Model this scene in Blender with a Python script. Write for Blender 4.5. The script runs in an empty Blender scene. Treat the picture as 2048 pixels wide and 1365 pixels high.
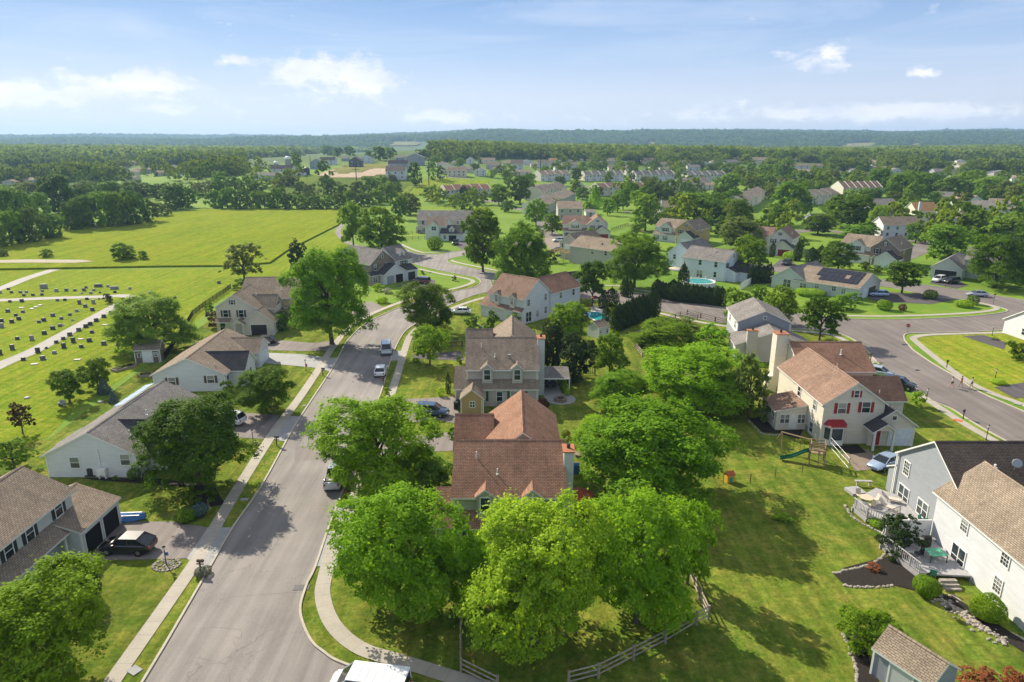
import bpy, bmesh, math, random
import numpy as np
from mathutils import Vector, Matrix, noise
from mathutils.geometry import tessellate_polygon
random.seed(7)
SC = bpy.context.scene
COL = SC.collection
R = math.radians
# ------------------------------------------------------------------ survey of the site
F, PITCH, CAMZ, CX, CY = 1365.33, R(16.2), 36.0, 1024.0, 682.5
cp, sp = math.cos(PITCH), math.sin(PITCH)
def sm(a, b, v):
    t = min(1.0, max(0.0, (v - a) / (b - a)))
    return t * t * (3 - 2 * t)
def terr(x, y):
    """height of the land: level in the estate, a knoll behind, wooded ridges far off"""
    if y < 400: return 0.0
    z = sm(400, 600, y) * (4.5 + 9.5 * math.exp(-((x + 130) / 170.0) ** 2)) + 9 * sm(640, 1050, y)
    z += 3.0 * sm(700, 1000, y) * math.sin(x / 190.0 + 1.0)
    if y > 1600:
        z -= 6 * sm(1600, 2200, y)
        n = noise.noise(Vector((x / 900.0, y / 1400.0, 1.7)))
        n2 = noise.noise(Vector((x / 260.0, y / 420.0, 4.1)))
        right = sm(-2400, 300, x)
        z += (26 + 48 * right + 22 * n + 9 * n2) * sm(2500 + 500 * n, 3900, y) * 1.0
        z += (36 - 12 * right + 14 * noise.noise(Vector((x / 1100.0, 3.3, y / 3000.0))) + 5 * math.sin(x / 700.0)) * sm(4300, 6000, y)
    return z
def ray(px, py):
    u = (px - CX) / F; v = (CY - py) / F
    return Vector((u, cp + v * sp, -sp + v * cp))
def G(px, py, z=0.0):
    d = ray(px, py); t = (z - CAMZ) / d.z
    return (d.x * t, d.y * t)
def GT(px, py):
    d = ray(px, py); t = 20.0
    while t < 9000:
        x, y, z = d.x * t, d.y * t, CAMZ + d.z * t
        if z <= terr(x, y): return (x, y, terr(x, y))
        t += max(0.5, t * 0.004)
    return (x, y, terr(x, y))
def ZAT(py, Y):
    v = (CY - py) / F
    t = Y / (cp + v * sp); return CAMZ + t * (-sp + v * cp)
def SCL(x, y, z=0): return F / (y * cp - (z - CAMZ) * sp)
# ------------------------------------------------------------------ materials
MATS = {}
def newmat(name):
    m = bpy.data.materials.new(name); m.use_nodes = True
    MATS[name] = m
    nt = m.node_tree; b = nt.nodes['Principled BSDF']
    return m, nt, b
def N(nt, t, **k):
    n = nt.nodes.new(t)
    for a, v in k.items():
        if a in n.inputs.keys(): n.inputs[a].default_value = v
        else: setattr(n, a, v)
    return n
def ramp(nt, fac, stops):
    r = nt.nodes.new('ShaderNodeValToRGB'); e = r.color_ramp.elements
    while len(e) < len(stops): e.new(0.5)
    for i, (p, c) in enumerate(stops):
        e[i].position = p; e[i].color = (*c, 1)
    nt.links.new(fac, r.inputs[0]); return r
def mix(nt, fac, a, b, mode='MIX'):
    n = nt.nodes.new('ShaderNodeMix'); n.data_type = 'RGBA'; n.blend_type = mode
    for k, v in ((0, fac), (6, a), (7, b)):
        if isinstance(v, (int, float)): n.inputs[k].default_value = v
        elif isinstance(v, tuple): n.inputs[k].default_value = (*v, 1)
        else: nt.links.new(v, n.inputs[k])
    return n.outputs[2]
def noi(nt, co, scale, detail=3, rough=.55, dist=0.0):
    n = N(nt, 'ShaderNodeTexNoise'); n.inputs['Scale'].default_value = scale
    n.inputs['Detail'].default_value = detail; n.inputs['Roughness'].default_value = rough
    n.inputs['Distortion'].default_value = dist
    nt.links.new(co, n.inputs['Vector']); return n.outputs['Fac']
def mapn(nt, co, sc=(1, 1, 1), rot=(0, 0, 0)):
    n = N(nt, 'ShaderNodeMapping'); n.inputs['Scale'].default_value = sc; n.inputs['Rotation'].default_value = rot
    nt.links.new(co, n.inputs['Vector']); return n.outputs[0]
def bump(nt, b, h, s, d=.05):
    n = N(nt, 'ShaderNodeBump'); n.inputs['Strength'].default_value = s; n.inputs['Distance'].default_value = d
    nt.links.new(h, n.inputs['Height']); nt.links.new(n.outputs[0], b.inputs['Normal'])
def plain(name, c, rough=.7, metal=0., var=.12, scale=2.0, spec=.3):
    m, nt, b = newmat(name)
    co = N(nt, 'ShaderNodeTexCoord').outputs['Object']
    f = noi(nt, co, scale, 4)
    c2 = tuple(x * (1 - var) for x in c); c1 = tuple(min(1, x * (1 + var)) for x in c)
    r = ramp(nt, f, [(.3, c2), (.7, c1)])
    nt.links.new(r.outputs[0], b.inputs['Base Color'])
    b.inputs['Roughness'].default_value = rough; b.inputs['Metallic'].default_value = metal
    b.inputs['Specular IOR Level'].default_value = spec
    return m
def siding(name, c, pitch=.2):
    m, nt, b = newmat(name)
    co = N(nt, 'ShaderNodeTexCoord').outputs['Object']
    sx = N(nt, 'ShaderNodeSeparateXYZ'); nt.links.new(co, sx.inputs[0])
    mu = N(nt, 'ShaderNodeMath', operation='DIVIDE'); nt.links.new(sx.outputs[2], mu.inputs[0]); mu.inputs[1].default_value = pitch
    fr = N(nt, 'ShaderNodeMath', operation='FRACT'); nt.links.new(mu.outputs[0], fr.inputs[0])
    f = noi(nt, mapn(nt, co, (.6, .6, 2.5)), 1.2, 4)
    r = ramp(nt, f, [(.3, tuple(x * .93 for x in c)), (.7, tuple(min(1, x * 1.05) for x in c))])
    ln = ramp(nt, fr.outputs[0], [(0, (.62,) * 3), (.12, (1,) * 3), (1, (1,) * 3)])
    nt.links.new(mix(nt, .8, r.outputs[0], ln.outputs[0], 'MULTIPLY'), b.inputs['Base Color'])
    bump(nt, b, fr.outputs[0], .6, .03)
    b.inputs['Roughness'].default_value = .6; b.inputs['Specular IOR Level'].default_value = .3
    return m
def shingle(name, c, c2=None):
    m, nt, b = newmat(name)
    c2 = tuple(.55 * x + .45 * y for x, y in zip(c, c2 or c))
    tc = N(nt, 'ShaderNodeTexCoord'); uv = tc.outputs['UV']; co = tc.outputs['Object']
    br = N(nt, 'ShaderNodeTexBrick'); nt.links.new(uv, br.inputs['Vector'])
    br.inputs['Scale'].default_value = 1; br.inputs['Brick Width'].default_value = .34; br.inputs['Row Height'].default_value = .16
    br.inputs['Mortar Size'].default_value = .02; br.inputs['Mortar Smooth'].default_value = .5; br.inputs['Bias'].default_value = .1
    br.inputs['Color1'].default_value = (*[x * 1.1 for x in c], 1); br.inputs['Color2'].default_value = (*c2, 1)
    br.inputs['Mortar'].default_value = (*[x * .22 for x in c], 1)
    n1 = noi(nt, co, .45, 4, .6); n2 = noi(nt, co, 5.0, 4, .7); n3 = noi(nt, mapn(nt, uv, (1.6, .12, 1)), 1.4, 3)
    a = ramp(nt, n1, [(.3, (.82,) * 3), (.7, (1.16,) * 3)])
    d = ramp(nt, n2, [(.3, (.8,) * 3), (.7, (1.2,) * 3)])
    e = ramp(nt, n3, [(.3, (.9,) * 3), (.7, (1.08,) * 3)])
    x = mix(nt, 1., br.outputs[0], a.outputs[0], 'MULTIPLY'); x = mix(nt, 1., x, d.outputs[0], 'MULTIPLY')
    x = mix(nt, 1., x, e.outputs[0], 'MULTIPLY')
    nt.links.new(x, b.inputs['Base Color'])
    bump(nt, b, br.outputs['Fac'], -.5, .03)
    b.inputs['Roughness'].default_value = .95; b.inputs['Specular IOR Level'].default_value = .06
    return m
def grass(name, ca, cb, cc, stripe=.25, ang=20, dry=.0, sc=1.0):
    """cb and ca in large patches, cc the dry or worn tint, faint mower lines"""
    m, nt, b = newmat(name)
    g = N(nt, 'ShaderNodeNewGeometry').outputs['Position']
    big = noi(nt, g, .06 * sc, 6, .68, .5); mid = noi(nt, g, .45 * sc, 7, .72); fine = noi(nt, g, 2.6, 6, .8)
    x = mix(nt, ramp(nt, big, [(.36, (0,) * 3), (.64, (1,) * 3)]).outputs[0], ca, cb)
    x = mix(nt, ramp(nt, mid, [(.5 - dry * .2, (0,) * 3), (.78 - dry * .2, (.85,) * 3)]).outputs[0], x, cc)
    st = noi(nt, mapn(nt, g, (.9, .035, 1), (0, 0, R(ang))), 1.0, 2)
    s = ramp(nt, st, [(.38, (1 - stripe,) * 3), (.62, (1 + stripe * .6,) * 3)])
    x = mix(nt, 1., x, s.outputs[0], 'MULTIPLY')
    f = ramp(nt, fine, [(.3, (.60,) * 3), (.7, (1.36,) * 3)])
    x = mix(nt, 1., x, f.outputs[0], 'MULTIPLY')
    pat = noi(nt, g, .9, 4, .7)
    x = mix(nt, 1., x, ramp(nt, pat, [(.3, (.80, .84, .8)), (.7, (1.2, 1.14, 1.1))]).outputs[0], 'MULTIPLY')
    nt.links.new(x, b.inputs['Base Color'])
    bump(nt, b, fine, .9, .16)
    b.inputs['Roughness'].default_value = 1.; b.inputs['Specular IOR Level'].default_value = .02
    return m
def asphalt(name, c, crack=True, ang=0):
    m, nt, b = newmat(name)
    g = N(nt, 'ShaderNodeNewGeometry').outputs['Position']
    a = noi(nt, mapn(nt, g, (1.1, .05, 1), (0, 0, R(ang))), .9, 4, .6); d = noi(nt, g, .12, 5, .6); f = noi(nt, g, 12, 3, .8)
    x = ramp(nt, a, [(.32, tuple(k * .80 for k in c)), (.68, tuple(k * 1.18 for k in c))]).outputs[0]
    x = mix(nt, 1., x, ramp(nt, d, [(.3, (.8, .78, .8)), (.7, (1.14, 1.12, 1.08))]).outputs[0], 'MULTIPLY')
    x = mix(nt, 1., x, ramp(nt, f, [(.25, (.82,) * 3), (.75, (1.2,) * 3)]).outputs[0], 'MULTIPLY')
    if crack:
        v = N(nt, 'ShaderNodeTexVoronoi', feature='DISTANCE_TO_EDGE'); v.inputs['Scale'].default_value = .16
        wob = noi(nt, g, .5, 5, .7)
        vm = N(nt, 'ShaderNodeVectorMath', operation='MULTIPLY_ADD')
        nt.links.new(wob, vm.inputs[0]); vm.inputs[1].default_value = (5, 5, 0); nt.links.new(g, vm.inputs[2])
        nt.links.new(vm.outputs[0], v.inputs['Vector'])
        msk = noi(nt, g, .07, 2)
        k = ramp(nt, v.outputs['Distance'], [(0, (.45,) * 3), (.007, (1,) * 3)])
        x2 = mix(nt, .6, x, k.outputs[0], 'MULTIPLY')
        x = mix(nt, ramp(nt, msk, [(.42, (0,) * 3), (.56, (1,) * 3)]).outputs[0], x, x2)
    nt.links.new(x, b.inputs['Base Color']); bump(nt, b, f, .4, .02)
    b.inputs['Roughness'].default_value = .85; b.inputs['Specular IOR Level'].default_value = .3
    return m
def concrete(name, c):
    m, nt, b = newmat(name)
    tc = N(nt, 'ShaderNodeTexCoord')
    g = N(nt, 'ShaderNodeNewGeometry').outputs['Position']
    d = noi(nt, g, .5, 5, .65); f = noi(nt, g, 9, 3, .8)
    x = ramp(nt, d, [(.3, tuple(k * .86 for k in c)), (.7, tuple(k * 1.1 for k in c))]).outputs[0]
    x = mix(nt, 1., x, ramp(nt, f, [(.25, (.86,) * 3), (.75, (1.12,) * 3)]).outputs[0], 'MULTIPLY')
    sx = N(nt, 'ShaderNodeSeparateXYZ'); nt.links.new(tc.outputs['UV'], sx.inputs[0])
    mu = N(nt, 'ShaderNodeMath', operation='DIVIDE'); nt.links.new(sx.outputs[0], mu.inputs[0]); mu.inputs[1].default_value = 1.5
    fr = N(nt, 'ShaderNodeMath', operation='FRACT'); nt.links.new(mu.outputs[0], fr.inputs[0])
    ln = ramp(nt, fr.outputs[0], [(0, (.5,) * 3), (.04, (1,) * 3), (1, (1,) * 3)])
    x = mix(nt, .8, x, ln.outputs[0], 'MULTIPLY')
    nt.links.new(x, b.inputs['Base Color']); b.inputs['Roughness'].default_value = .85
    return m
def brickm(name, c1, c2, mortar, w=.6, h=.3):
    m, nt, b = newmat(name)
    co = N(nt, 'ShaderNodeTexCoord').outputs['Object']
    sx = N(nt, 'ShaderNodeSeparateXYZ'); nt.links.new(co, sx.inputs[0])
    ad = N(nt, 'ShaderNodeMath', operation='ADD'); nt.links.new(sx.outputs[0], ad.inputs[0]); nt.links.new(sx.outputs[1], ad.inputs[1])
    cm = N(nt, 'ShaderNodeCombineXYZ'); nt.links.new(ad.outputs[0], cm.inputs[0]); nt.links.new(sx.outputs[2], cm.inputs[1])
    br = N(nt, 'ShaderNodeTexBrick'); nt.links.new(cm.outputs[0], br.inputs['Vector']); br.inputs['Scale'].default_value = 1
    br.inputs['Brick Width'].default_value = w; br.inputs['Row Height'].default_value = h; br.inputs['Mortar Size'].default_value = .02
    br.inputs['Color1'].default_value = (*c1, 1); br.inputs['Color2'].default_value = (*c2, 1); br.inputs['Mortar'].default_value = (*mortar, 1)
    nt.links.new(br.outputs[0], b.inputs['Base Color']); b.inputs['Roughness'].default_value = .9
    return m
def leaf(name, ca, cb, trans=.38, rough=.7):
    m, nt, b = newmat(name)
    at = N(nt, 'ShaderNodeAttribute', attribute_name='tint')
    oi = N(nt, 'ShaderNodeObjectInfo')
    x = mix(nt, at.outputs['Fac'], ca, cb)
    r = ramp(nt, oi.outputs['Random'], [(0, (.72, .82, .8)), (.3, (1.1, 1.02, 1)), (.5, (.88, .95, 1)), (.75, (1.2, 1.12, 1)), (1, (1.0, 1.1, 1.1))])
    x = mix(nt, 1., x, r.outputs[0], 'MULTIPLY')
    nt.links.new(x, b.inputs['Base Color']); b.inputs['Roughness'].default_value = rough
    b.inputs['Specular IOR Level'].default_value = .06 if rough < .9 else 0.
    t = N(nt, 'ShaderNodeBsdfTranslucent')
    tcol = mix(nt, 1., x, (1.5, 1.45, .55), 'MULTIPLY'); nt.links.new(tcol, t.inputs['Color'])
    ms = N(nt, 'ShaderNodeMixShader'); ms.inputs[0].default_value = trans
    nt.links.new(b.outputs[0], ms.inputs[1]); nt.links.new(t.outputs[0], ms.inputs[2])
    nt.links.new(ms.outputs[0], nt.nodes['Material Output'].inputs['Surface'])
    return m
def gloss(name, c, rough=.25, metal=0., coat=0.):
    m, nt, b = newmat(name)
    b.inputs['Base Color'].default_value = (*c, 1); b.inputs['Roughness'].default_value = rough
    b.inputs['Metallic'].default_value = metal; b.inputs['Coat Weight'].default_value = coat
    return m
M = MATS
grass('lawn', (.088, .155, .020), (.155, .212, .028), (.27, .24, .055), .20, 35, .3)
grass('lawn_bright', (.142, .232, .014), (.195, .268, .018), (.29, .27, .04), .14, -55, .35)
grass('lawn_corner', (.16, .25, .018), (.22, .28, .024), (.33, .29, .05), .18, 30, .45)
grass('tall_grass', (.14, .22, .010), (.185, .245, .012), (.27, .26, .024), .12, 78, .4, .6)
grass('scrub', (.07, .13, .02), (.13, .19, .03), (.19, .20, .05), .1, 10, .3, .5)
grass('hay', (.15, .17, .05), (.2, .2, .065), (.25, .23, .09), .2, 80, .3, .3)
grass('wood_floor', (.030, .060, .012), (.045, .082, .018), (.06, .10, .025), .1, 10, .2, .2)
asphalt('asphalt', (.225, .208, .198), True, -4)
asphalt('asphalt_far', (.175, .155, .145), True, 40)
asphalt('asphalt_dark', (.085, .075, .082), False)
asphalt('asphalt_drive', (.20, .175, .165), False, 60)
concrete('concrete', (.36, .325, .275)); concrete('lane', (.29, .27, .25)); concrete('concrete_grey', (.50, .50, .50)); concrete('paver', (.36, .28, .21))
plain('kerb', (.42, .38, .31), .85); plain('mulch', (.022, .017, .014), .95, var=.5, scale=9)
plain('gravel', (.33, .28, .21), .9, var=.35, scale=6); plain('dirt', (.36, .27, .18), .95, var=.25, scale=.3)
plain('stone', (.30, .27, .23), .9, var=.35, scale=3)
C_SID = dict(white=(.65, .665, .70), white_blue=(.66, .72, .82), beige=(.60, .53, .42), cream=(.68, .63, .54), tan=(.46, .33, .16),
    grey=(.31, .33, .37), taupe=(.48, .45, .42), sage=(.40, .42, .30), blue_grey=(.30, .36, .44), pale_grey=(.56, .58, .58), brown=(.20, .15, .11), green_grey=(.42, .45, .40), dark=(.10, .11, .12), tan_light=(.56, .45, .30))
for k, c in C_SID.items(): siding('siding_' + k, c)
C_SH = dict(dark_brown=((.11, .088, .075), (.07, .058, .05)), brown=((.30, .22, .17), (.18, .135, .11)), red_brown=((.33, .19, .13), (.22, .125, .09)), grey=((.26, .24, .225), (.17, .155, .145)), dark=((.085, .082, .088), (.055, .053, .06)),
    tan=((.31, .25, .19), (.21, .17, .13)), rust=((.30, .20, .15), (.21, .14, .108)), grey_brown=((.30, .24, .185), (.20, .16, .13)), orange=((.45, .27, .12), (.3, .18, .09)))
for k, (a, b_) in C_SH.items(): shingle('roof_' + k, a, b_)
plain('trim', (.72, .72, .70), .5, var=.03); plain('trim_cream', (.7, .66, .56), .5, var=.04)
plain('shutter_brown', (.10, .07, .06), .6); plain('shutter_red', (.30, .02, .025), .5); plain('shutter_green', (.02, .09, .07), .5)
plain('shutter_black', (.025, .03, .035), .5); plain('door_red', (.33, .03, .03), .5); plain('garage_white', (.62, .68, .76), .5); plain('garage_black', (.03, .03, .035), .4)
plain('garage_red', (.22, .03, .03), .5); plain('dark_inside', (.012, .012, .014), .9, var=.5, scale=1.2); plain('door_white', (.75, .75, .74), .5)  # dark_inside: near-black colour standing in for shade in garages; also fire-pit ash
plain('metal_grey', (.35, .36, .37), .4, .6); plain('metal_dark', (.06, .06, .065), .45, .5); plain('black', (.018, .018, .02), .5)
plain('copper', (.42, .17, .08), .5, .3); brickm('stone_wall', (.26, .20, .15), (.15, .12, .10), (.32, .29, .25)); brickm('brick_tan', (.34, .26, .19), (.26, .19, .13), (.4, .36, .3), .4, .15)
plain('wood_fence', (.30, .25, .20), .85, var=.3, scale=4); plain('wood_dark', (.10, .07, .05), .85, var=.3); plain('wood_new', (.52, .36, .17), .8, var=.15)
plain('deck_grey', (.34, .33, .34), .8, var=.15, scale=4); plain('wood_play', (.27, .20, .12), .8, var=.2)
plain('bark', (.11, .085, .065), .95, var=.35, scale=5); plain('granite', (.13, .13, .14), .5, var=.25, scale=14); plain('granite_dark', (.07, .07, .075), .35, var=.3, scale=14); plain('granite_light', (.27, .265, .26), .6, var=.2, scale=14)
plain('plastic_green', (.015, .13, .085), .35); plain('plastic_yellow', (.65, .40, .05), .4); plain('plastic_orange', (.55, .12, .03), .4); plain('plastic_teal', (.05, .35, .27), .4)
plain('canvas_red', (.36, .075, .045), .8); plain('canvas_tan', (.55, .45, .34), .8); plain('canvas_blue', (.06, .17, .42), .6); plain('cushion', (.55, .48, .40), .8); plain('chair_green', (.08, .38, .24), .5)
plain('sign_red', (.45, .03, .02), .4); plain('flag_red', (.5, .06, .08), .7); plain('blue_bin', (.03, .08, .30), .5)
def glassm():
    m, nt, b = newmat('glass'); oi = N(nt, 'ShaderNodeObjectInfo')
    co = N(nt, 'ShaderNodeTexCoord').outputs['Object']; sx = N(nt, 'ShaderNodeSeparateXYZ'); nt.links.new(co, sx.inputs[0])
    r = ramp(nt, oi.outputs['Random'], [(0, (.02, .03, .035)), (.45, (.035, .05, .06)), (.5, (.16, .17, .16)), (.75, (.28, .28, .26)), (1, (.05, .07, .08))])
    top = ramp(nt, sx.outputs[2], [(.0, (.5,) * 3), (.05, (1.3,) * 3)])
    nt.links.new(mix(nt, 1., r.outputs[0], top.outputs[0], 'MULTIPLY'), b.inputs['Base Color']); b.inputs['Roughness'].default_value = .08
glassm()
gloss('car_glass', (.012, .016, .02), .06); gloss('water_pool', (.03, .30, .30), .08); gloss('solar', (.012, .012, .02), .18)
for k, c, mt in (('white', (.75, .76, .78), 0), ('silver', (.48, .52, .57), .4), ('black', (.010, .009, .012), 0), ('blue', (.045, .08, .16), .3), ('maroon', (.12, .02, .035), .2), ('green', (.02, .045, .035), .2), ('light_blue', (.35, .45, .62), .3)):
    gloss('paint_' + k, c, .25, mt, .8)
gloss('tyre', (.012, .012, .012), .8); gloss('rim', (.45, .46, .48), .3, .9); gloss('lamp_clear', (.8, .8, .78), .1); gloss('lamp_red', (.35, .01, .01), .2)
leaf('leaf_green', (.095, .19, .010), (.20, .32, .020), .35); leaf('leaf_bright', (.12, .25, .012), (.27, .44, .028), .40)
leaf('leaf_lime', (.18, .32, .018), (.37, .53, .045), .42); leaf('leaf_dark', (.062, .13, .008), (.14, .225, .016), .32)
leaf('leaf_conifer', (.022, .046, .012), (.055, .085, .02), .15); leaf('leaf_blue', (.055, .095, .10), (.11, .17, .18), .15)
leaf('leaf_maroon', (.07, .035, .025), (.15, .075, .04), .3); leaf('leaf_red', (.25, .075, .035), (.38, .15, .06), .35); leaf('leaf_olive', (.10, .15, .03), (.19, .23, .05), .35)
leaf('leaf_willow', (.14, .26, .03), (.25, .38, .055), .42); leaf('leaf_far', (.075, .14, .020), (.25, .31, .045), .35, 1.); leaf('leaf_hill', (.04, .09, .024), (.12, .18, .04), .3, 1.)
leaf('leaf_flower', (.30, .28, .22), (.55, .5, .42), .3); leaf('leaf_lavender', (.2, .16, .24), (.2, .24, .1), .3)
plain('skin', (.45, .26, .18), .6)
# ------------------------------------------------------------------ object plumbing
def tag(o, label=None, cat=None, group=None, kind=None):
    if label: o['label'] = label
    if cat: o['category'] = cat
    if group: o['group'] = group
    if kind: o['kind'] = kind
    return o
def link(o, parent=None):
    COL.objects.link(o)
    if parent is not None: o.parent = parent
    return o
def empty(name, loc, rz=0., label=None, cat=None, group=None, sc=None):
    o = bpy.data.objects.new(name, None); o.empty_display_size = .3
    o.location = loc if len(loc) == 3 else (*loc, 0.); o.rotation_euler = (0, 0, rz)
    if sc: o.scale = sc
    link(o); return tag(o, label, cat, group)
class MB:
    def __init__(s): s.v = []; s.f = []; s.m = []; s.uv = {}
    def poly(s, pts, m=0, uv=None):
        i = len(s.v); s.v += [tuple(p) for p in pts]; s.f.append(tuple(range(i, i + len(pts)))); s.m.append(m)
        if uv: s.uv[len(s.f) - 1] = uv
        return s
    def box(s, x0, y0, z0, x1, y1, z1, m=0):
        i = len(s.v)
        s.v += [(x0, y0, z0), (x1, y0, z0), (x1, y1, z0), (x0, y1, z0), (x0, y0, z1), (x1, y0, z1), (x1, y1, z1), (x0, y1, z1)]
        for q in ((3, 2, 1, 0), (4, 5, 6, 7), (0, 1, 5, 4), (1, 2, 6, 5), (2, 3, 7, 6), (3, 0, 4, 7)):
            s.f.append(tuple(i + k for k in q)); s.m.append(m)
        return s
    def prism(s, pts, z0, z1, m=0):
        n = len(pts); i = len(s.v)
        s.v += [(*p[:2], z0) for p in pts] + [(*p[:2], z1) for p in pts]
        a = sum(pts[k][0] * pts[(k + 1) % n][1] - pts[(k + 1) % n][0] * pts[k][1] for k in range(n))
        o = range(n) if a > 0 else range(n - 1, -1, -1)
        o = list(o)
        s.f.append(tuple(i + n + k for k in o)); s.m.append(m); s.f.append(tuple(i + k for k in reversed(o))); s.m.append(m)
        for k in range(n):
            a_, b_ = o[k], o[(k + 1) % n]
            s.f.append((i + a_, i + b_, i + n + b_, i + n + a_)); s.m.append(m)
        return s
    def tube(s, path, rad, n=8, m=0, cap=True):
        """path of points, one radius per point"""
        if isinstance(rad, (int, float)): rad = [rad] * len(path)
        P = [Vector(p) for p in path]; i0 = len(s.v)
        for k, p in enumerate(P):
            d = (P[min(k + 1, len(P) - 1)] - P[max(k - 1, 0)]).normalized()
            a = Vector((0, 0, 1)) if abs(d.z) < .9 else Vector((1, 0, 0))
            u = d.cross(a).normalized(); w = d.cross(u)
            for j in range(n):
                t = 2 * math.pi * j / n
                s.v.append(tuple(p + (u * math.cos(t) + w * math.sin(t)) * rad[k]))
        for k in range(len(P) - 1):
            for j in range(n):
                a, b = i0 + k * n + j, i0 + k * n + (j + 1) % n
                s.f.append((a, b, b + n, a + n)); s.m.append(m)
        if cap:
            s.f.append(tuple(i0 + j for j in range(n))); s.m.append(m)
            s.f.append(tuple(i0 + (len(P) - 1) * n + j for j in reversed(range(n)))); s.m.append(m)
        return s
    def cyl(s, x, y, z0, z1, r, n=12, m=0, r2=None): return s.tube([(x, y, z0), (x, y, z1)], [r, r if r2 is None else r2], n, m)
    def ball(s, c, r, m=0, n=8, sq=1.0):
        pts = []; k = max(4, n // 2 + 1)
        path = [(c[0], c[1], c[2] - r * sq * math.cos(math.pi * (j + .02) / (k + .04))) for j in range(k + 1)]
        rad = [max(.001, r * math.sin(math.pi * (j + .02) / (k + .04))) for j in range(k + 1)]
        return s.tube(path, rad, n, m)
    def mesh(s, name, mats, smooth=False, fixn=True):
        me = bpy.data.meshes.new(name); me.from_pydata(s.v, [], s.f)
        for m in (mats if isinstance(mats, (list, tuple)) else [mats]): me.materials.append(M[m] if isinstance(m, str) else m)
        me.polygons.foreach_set('material_index', s.m)
        if s.uv:
            ul = me.uv_layers.new(name='UVMap')
            for fi, u in s.uv.items():
                for k, li in enumerate(me.polygons[fi].loop_indices): ul.data[li].uv = u[k]
        if fixn:
            bm = bmesh.new(); bm.from_mesh(me); bmesh.ops.recalc_face_normals(bm, faces=bm.faces); bm.to_mesh(me); bm.free()
        if smooth: me.polygons.foreach_set('use_smooth', [True] * len(me.polygons))
        me.update(); return me
    def build(s, name, mats, parent=None, loc=(0, 0, 0), rz=0., smooth=False, fixn=True):
        o = bpy.data.objects.new(name, s.mesh(name, mats, smooth, fixn))
        o.location = loc; o.rotation_euler = (0, 0, rz)
        return link(o, parent)
def copy_tree(o, parent=None):
    c = o.copy(); COL.objects.link(c)
    if parent is not None: c.parent = parent
    for ch in o.children: copy_tree(ch, c)
    return c
def objm(name, me, parent=None, loc=(0, 0, 0), rz=0., sc=None, mat=None):
    o = bpy.data.objects.new(name, me); o.location = loc if len(loc) == 3 else (*loc, 0.); o.rotation_euler = (0, 0, rz)
    if sc: o.scale = sc
    link(o, parent)
    if mat:
        o.material_slots[0].link = 'OBJECT'; o.material_slots[0].material = M[mat]
    return o
# ------------------------------------------------------------------ flat sheets and strips on the level ground
def cr(P, n=6, closed=False):
    """smooth curve through the points"""
    out = []; L = len(P)
    for i in range(L if closed else L - 1):
        g = lambda k: P[k % L] if closed else P[min(max(k, 0), L - 1)]
        a, b, c, d = g(i - 1), g(i), g(i + 1), g(i + 2)
        for j in range(n):
            t = j / n
            out.append(tuple(.5 * (2 * b[q] + (c[q] - a[q]) * t + (2 * a[q] - 5 * b[q] + 4 * c[q] - d[q]) * t * t + (3 * b[q] - a[q] - 3 * c[q] + d[q]) * t ** 3) for q in (0, 1)))
    if not closed: out.append(tuple(P[-1][:2]))
    return out
def px(L): return [G(*p) for p in L]
def sheet(name, mat, polys, z, thick=0, **k):
    mb = MB()
    for P in polys:
        if thick: pass
        tri = tessellate_polygon([[Vector((*p, 0)) for p in P]])
        i = len(mb.v); mb.v += [(p[0], p[1], z) for p in P]
        for t in tri: mb.f.append(tuple(i + q for q in t)); mb.m.append(0)
        if thick:
            j = len(mb.v); mb.v += [(p[0], p[1], z - thick) for p in P]
            for q in range(len(P)):
                r_ = (q + 1) % len(P); mb.f.append((i + q, i + r_, j + r_, j + q)); mb.m.append(0)
    o = mb.build(name, mat, fixn=False)
    me = o.data; bm = bmesh.new(); bm.from_mesh(me)
    for f in bm.faces:
        f.normal_update()
        if abs(f.normal.z) > .5 and f.normal.z < 0: f.normal_flip()
    bm.to_mesh(me); bm.free()
    k.setdefault('kind', 'structure')
    return tag(o, **k)
def strip_mb(mb, P, w, z, h=0, off=0.):
    """ribbon of width w following P; h > 0 gives it sides"""
    L = 0; prev = None; n = len(P)
    for i, p in enumerate(P):
        a = P[max(i - 1, 0)]; b = P[min(i + 1, n - 1)]
        d = Vector((b[0] - a[0], b[1] - a[1])).normalized(); nn = Vector((-d.y, d.x))
        l = Vector(p[:2]) + nn * (w / 2 + off); r = Vector(p[:2]) - nn * (w / 2 - off)
        if prev:
            L2 = L + (Vector(p[:2]) - prev[2]).length
            mb.poly([(*prev[1], z), (*r, z), (*l, z), (*prev[0], z)], 0, [(L, 0), (L2, 0), (L2, 1), (L, 1)])
            if h:
                mb.poly([(*prev[0], z), (*l, z), (*l, z - h), (*prev[0], z - h)], 0, [(L, 0), (L2, 0), (L2, .1), (L, .1)])
                mb.poly([(*r, z), (*prev[1], z), (*prev[1], z - h), (*r, z - h)], 0, [(L, 0), (L2, 0), (L2, .1), (L, .1)])
            L = L2
        prev = (l, r, Vector(p[:2]))
def strip(name, mat, paths, w, z, h=0, off=0., **k):
    mb = MB()
    for P in paths: strip_mb(mb, P, w, z, h, off)
    o = mb.build(name, mat, fixn=False); k.setdefault('kind', 'structure'); return tag(o, **k)
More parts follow.
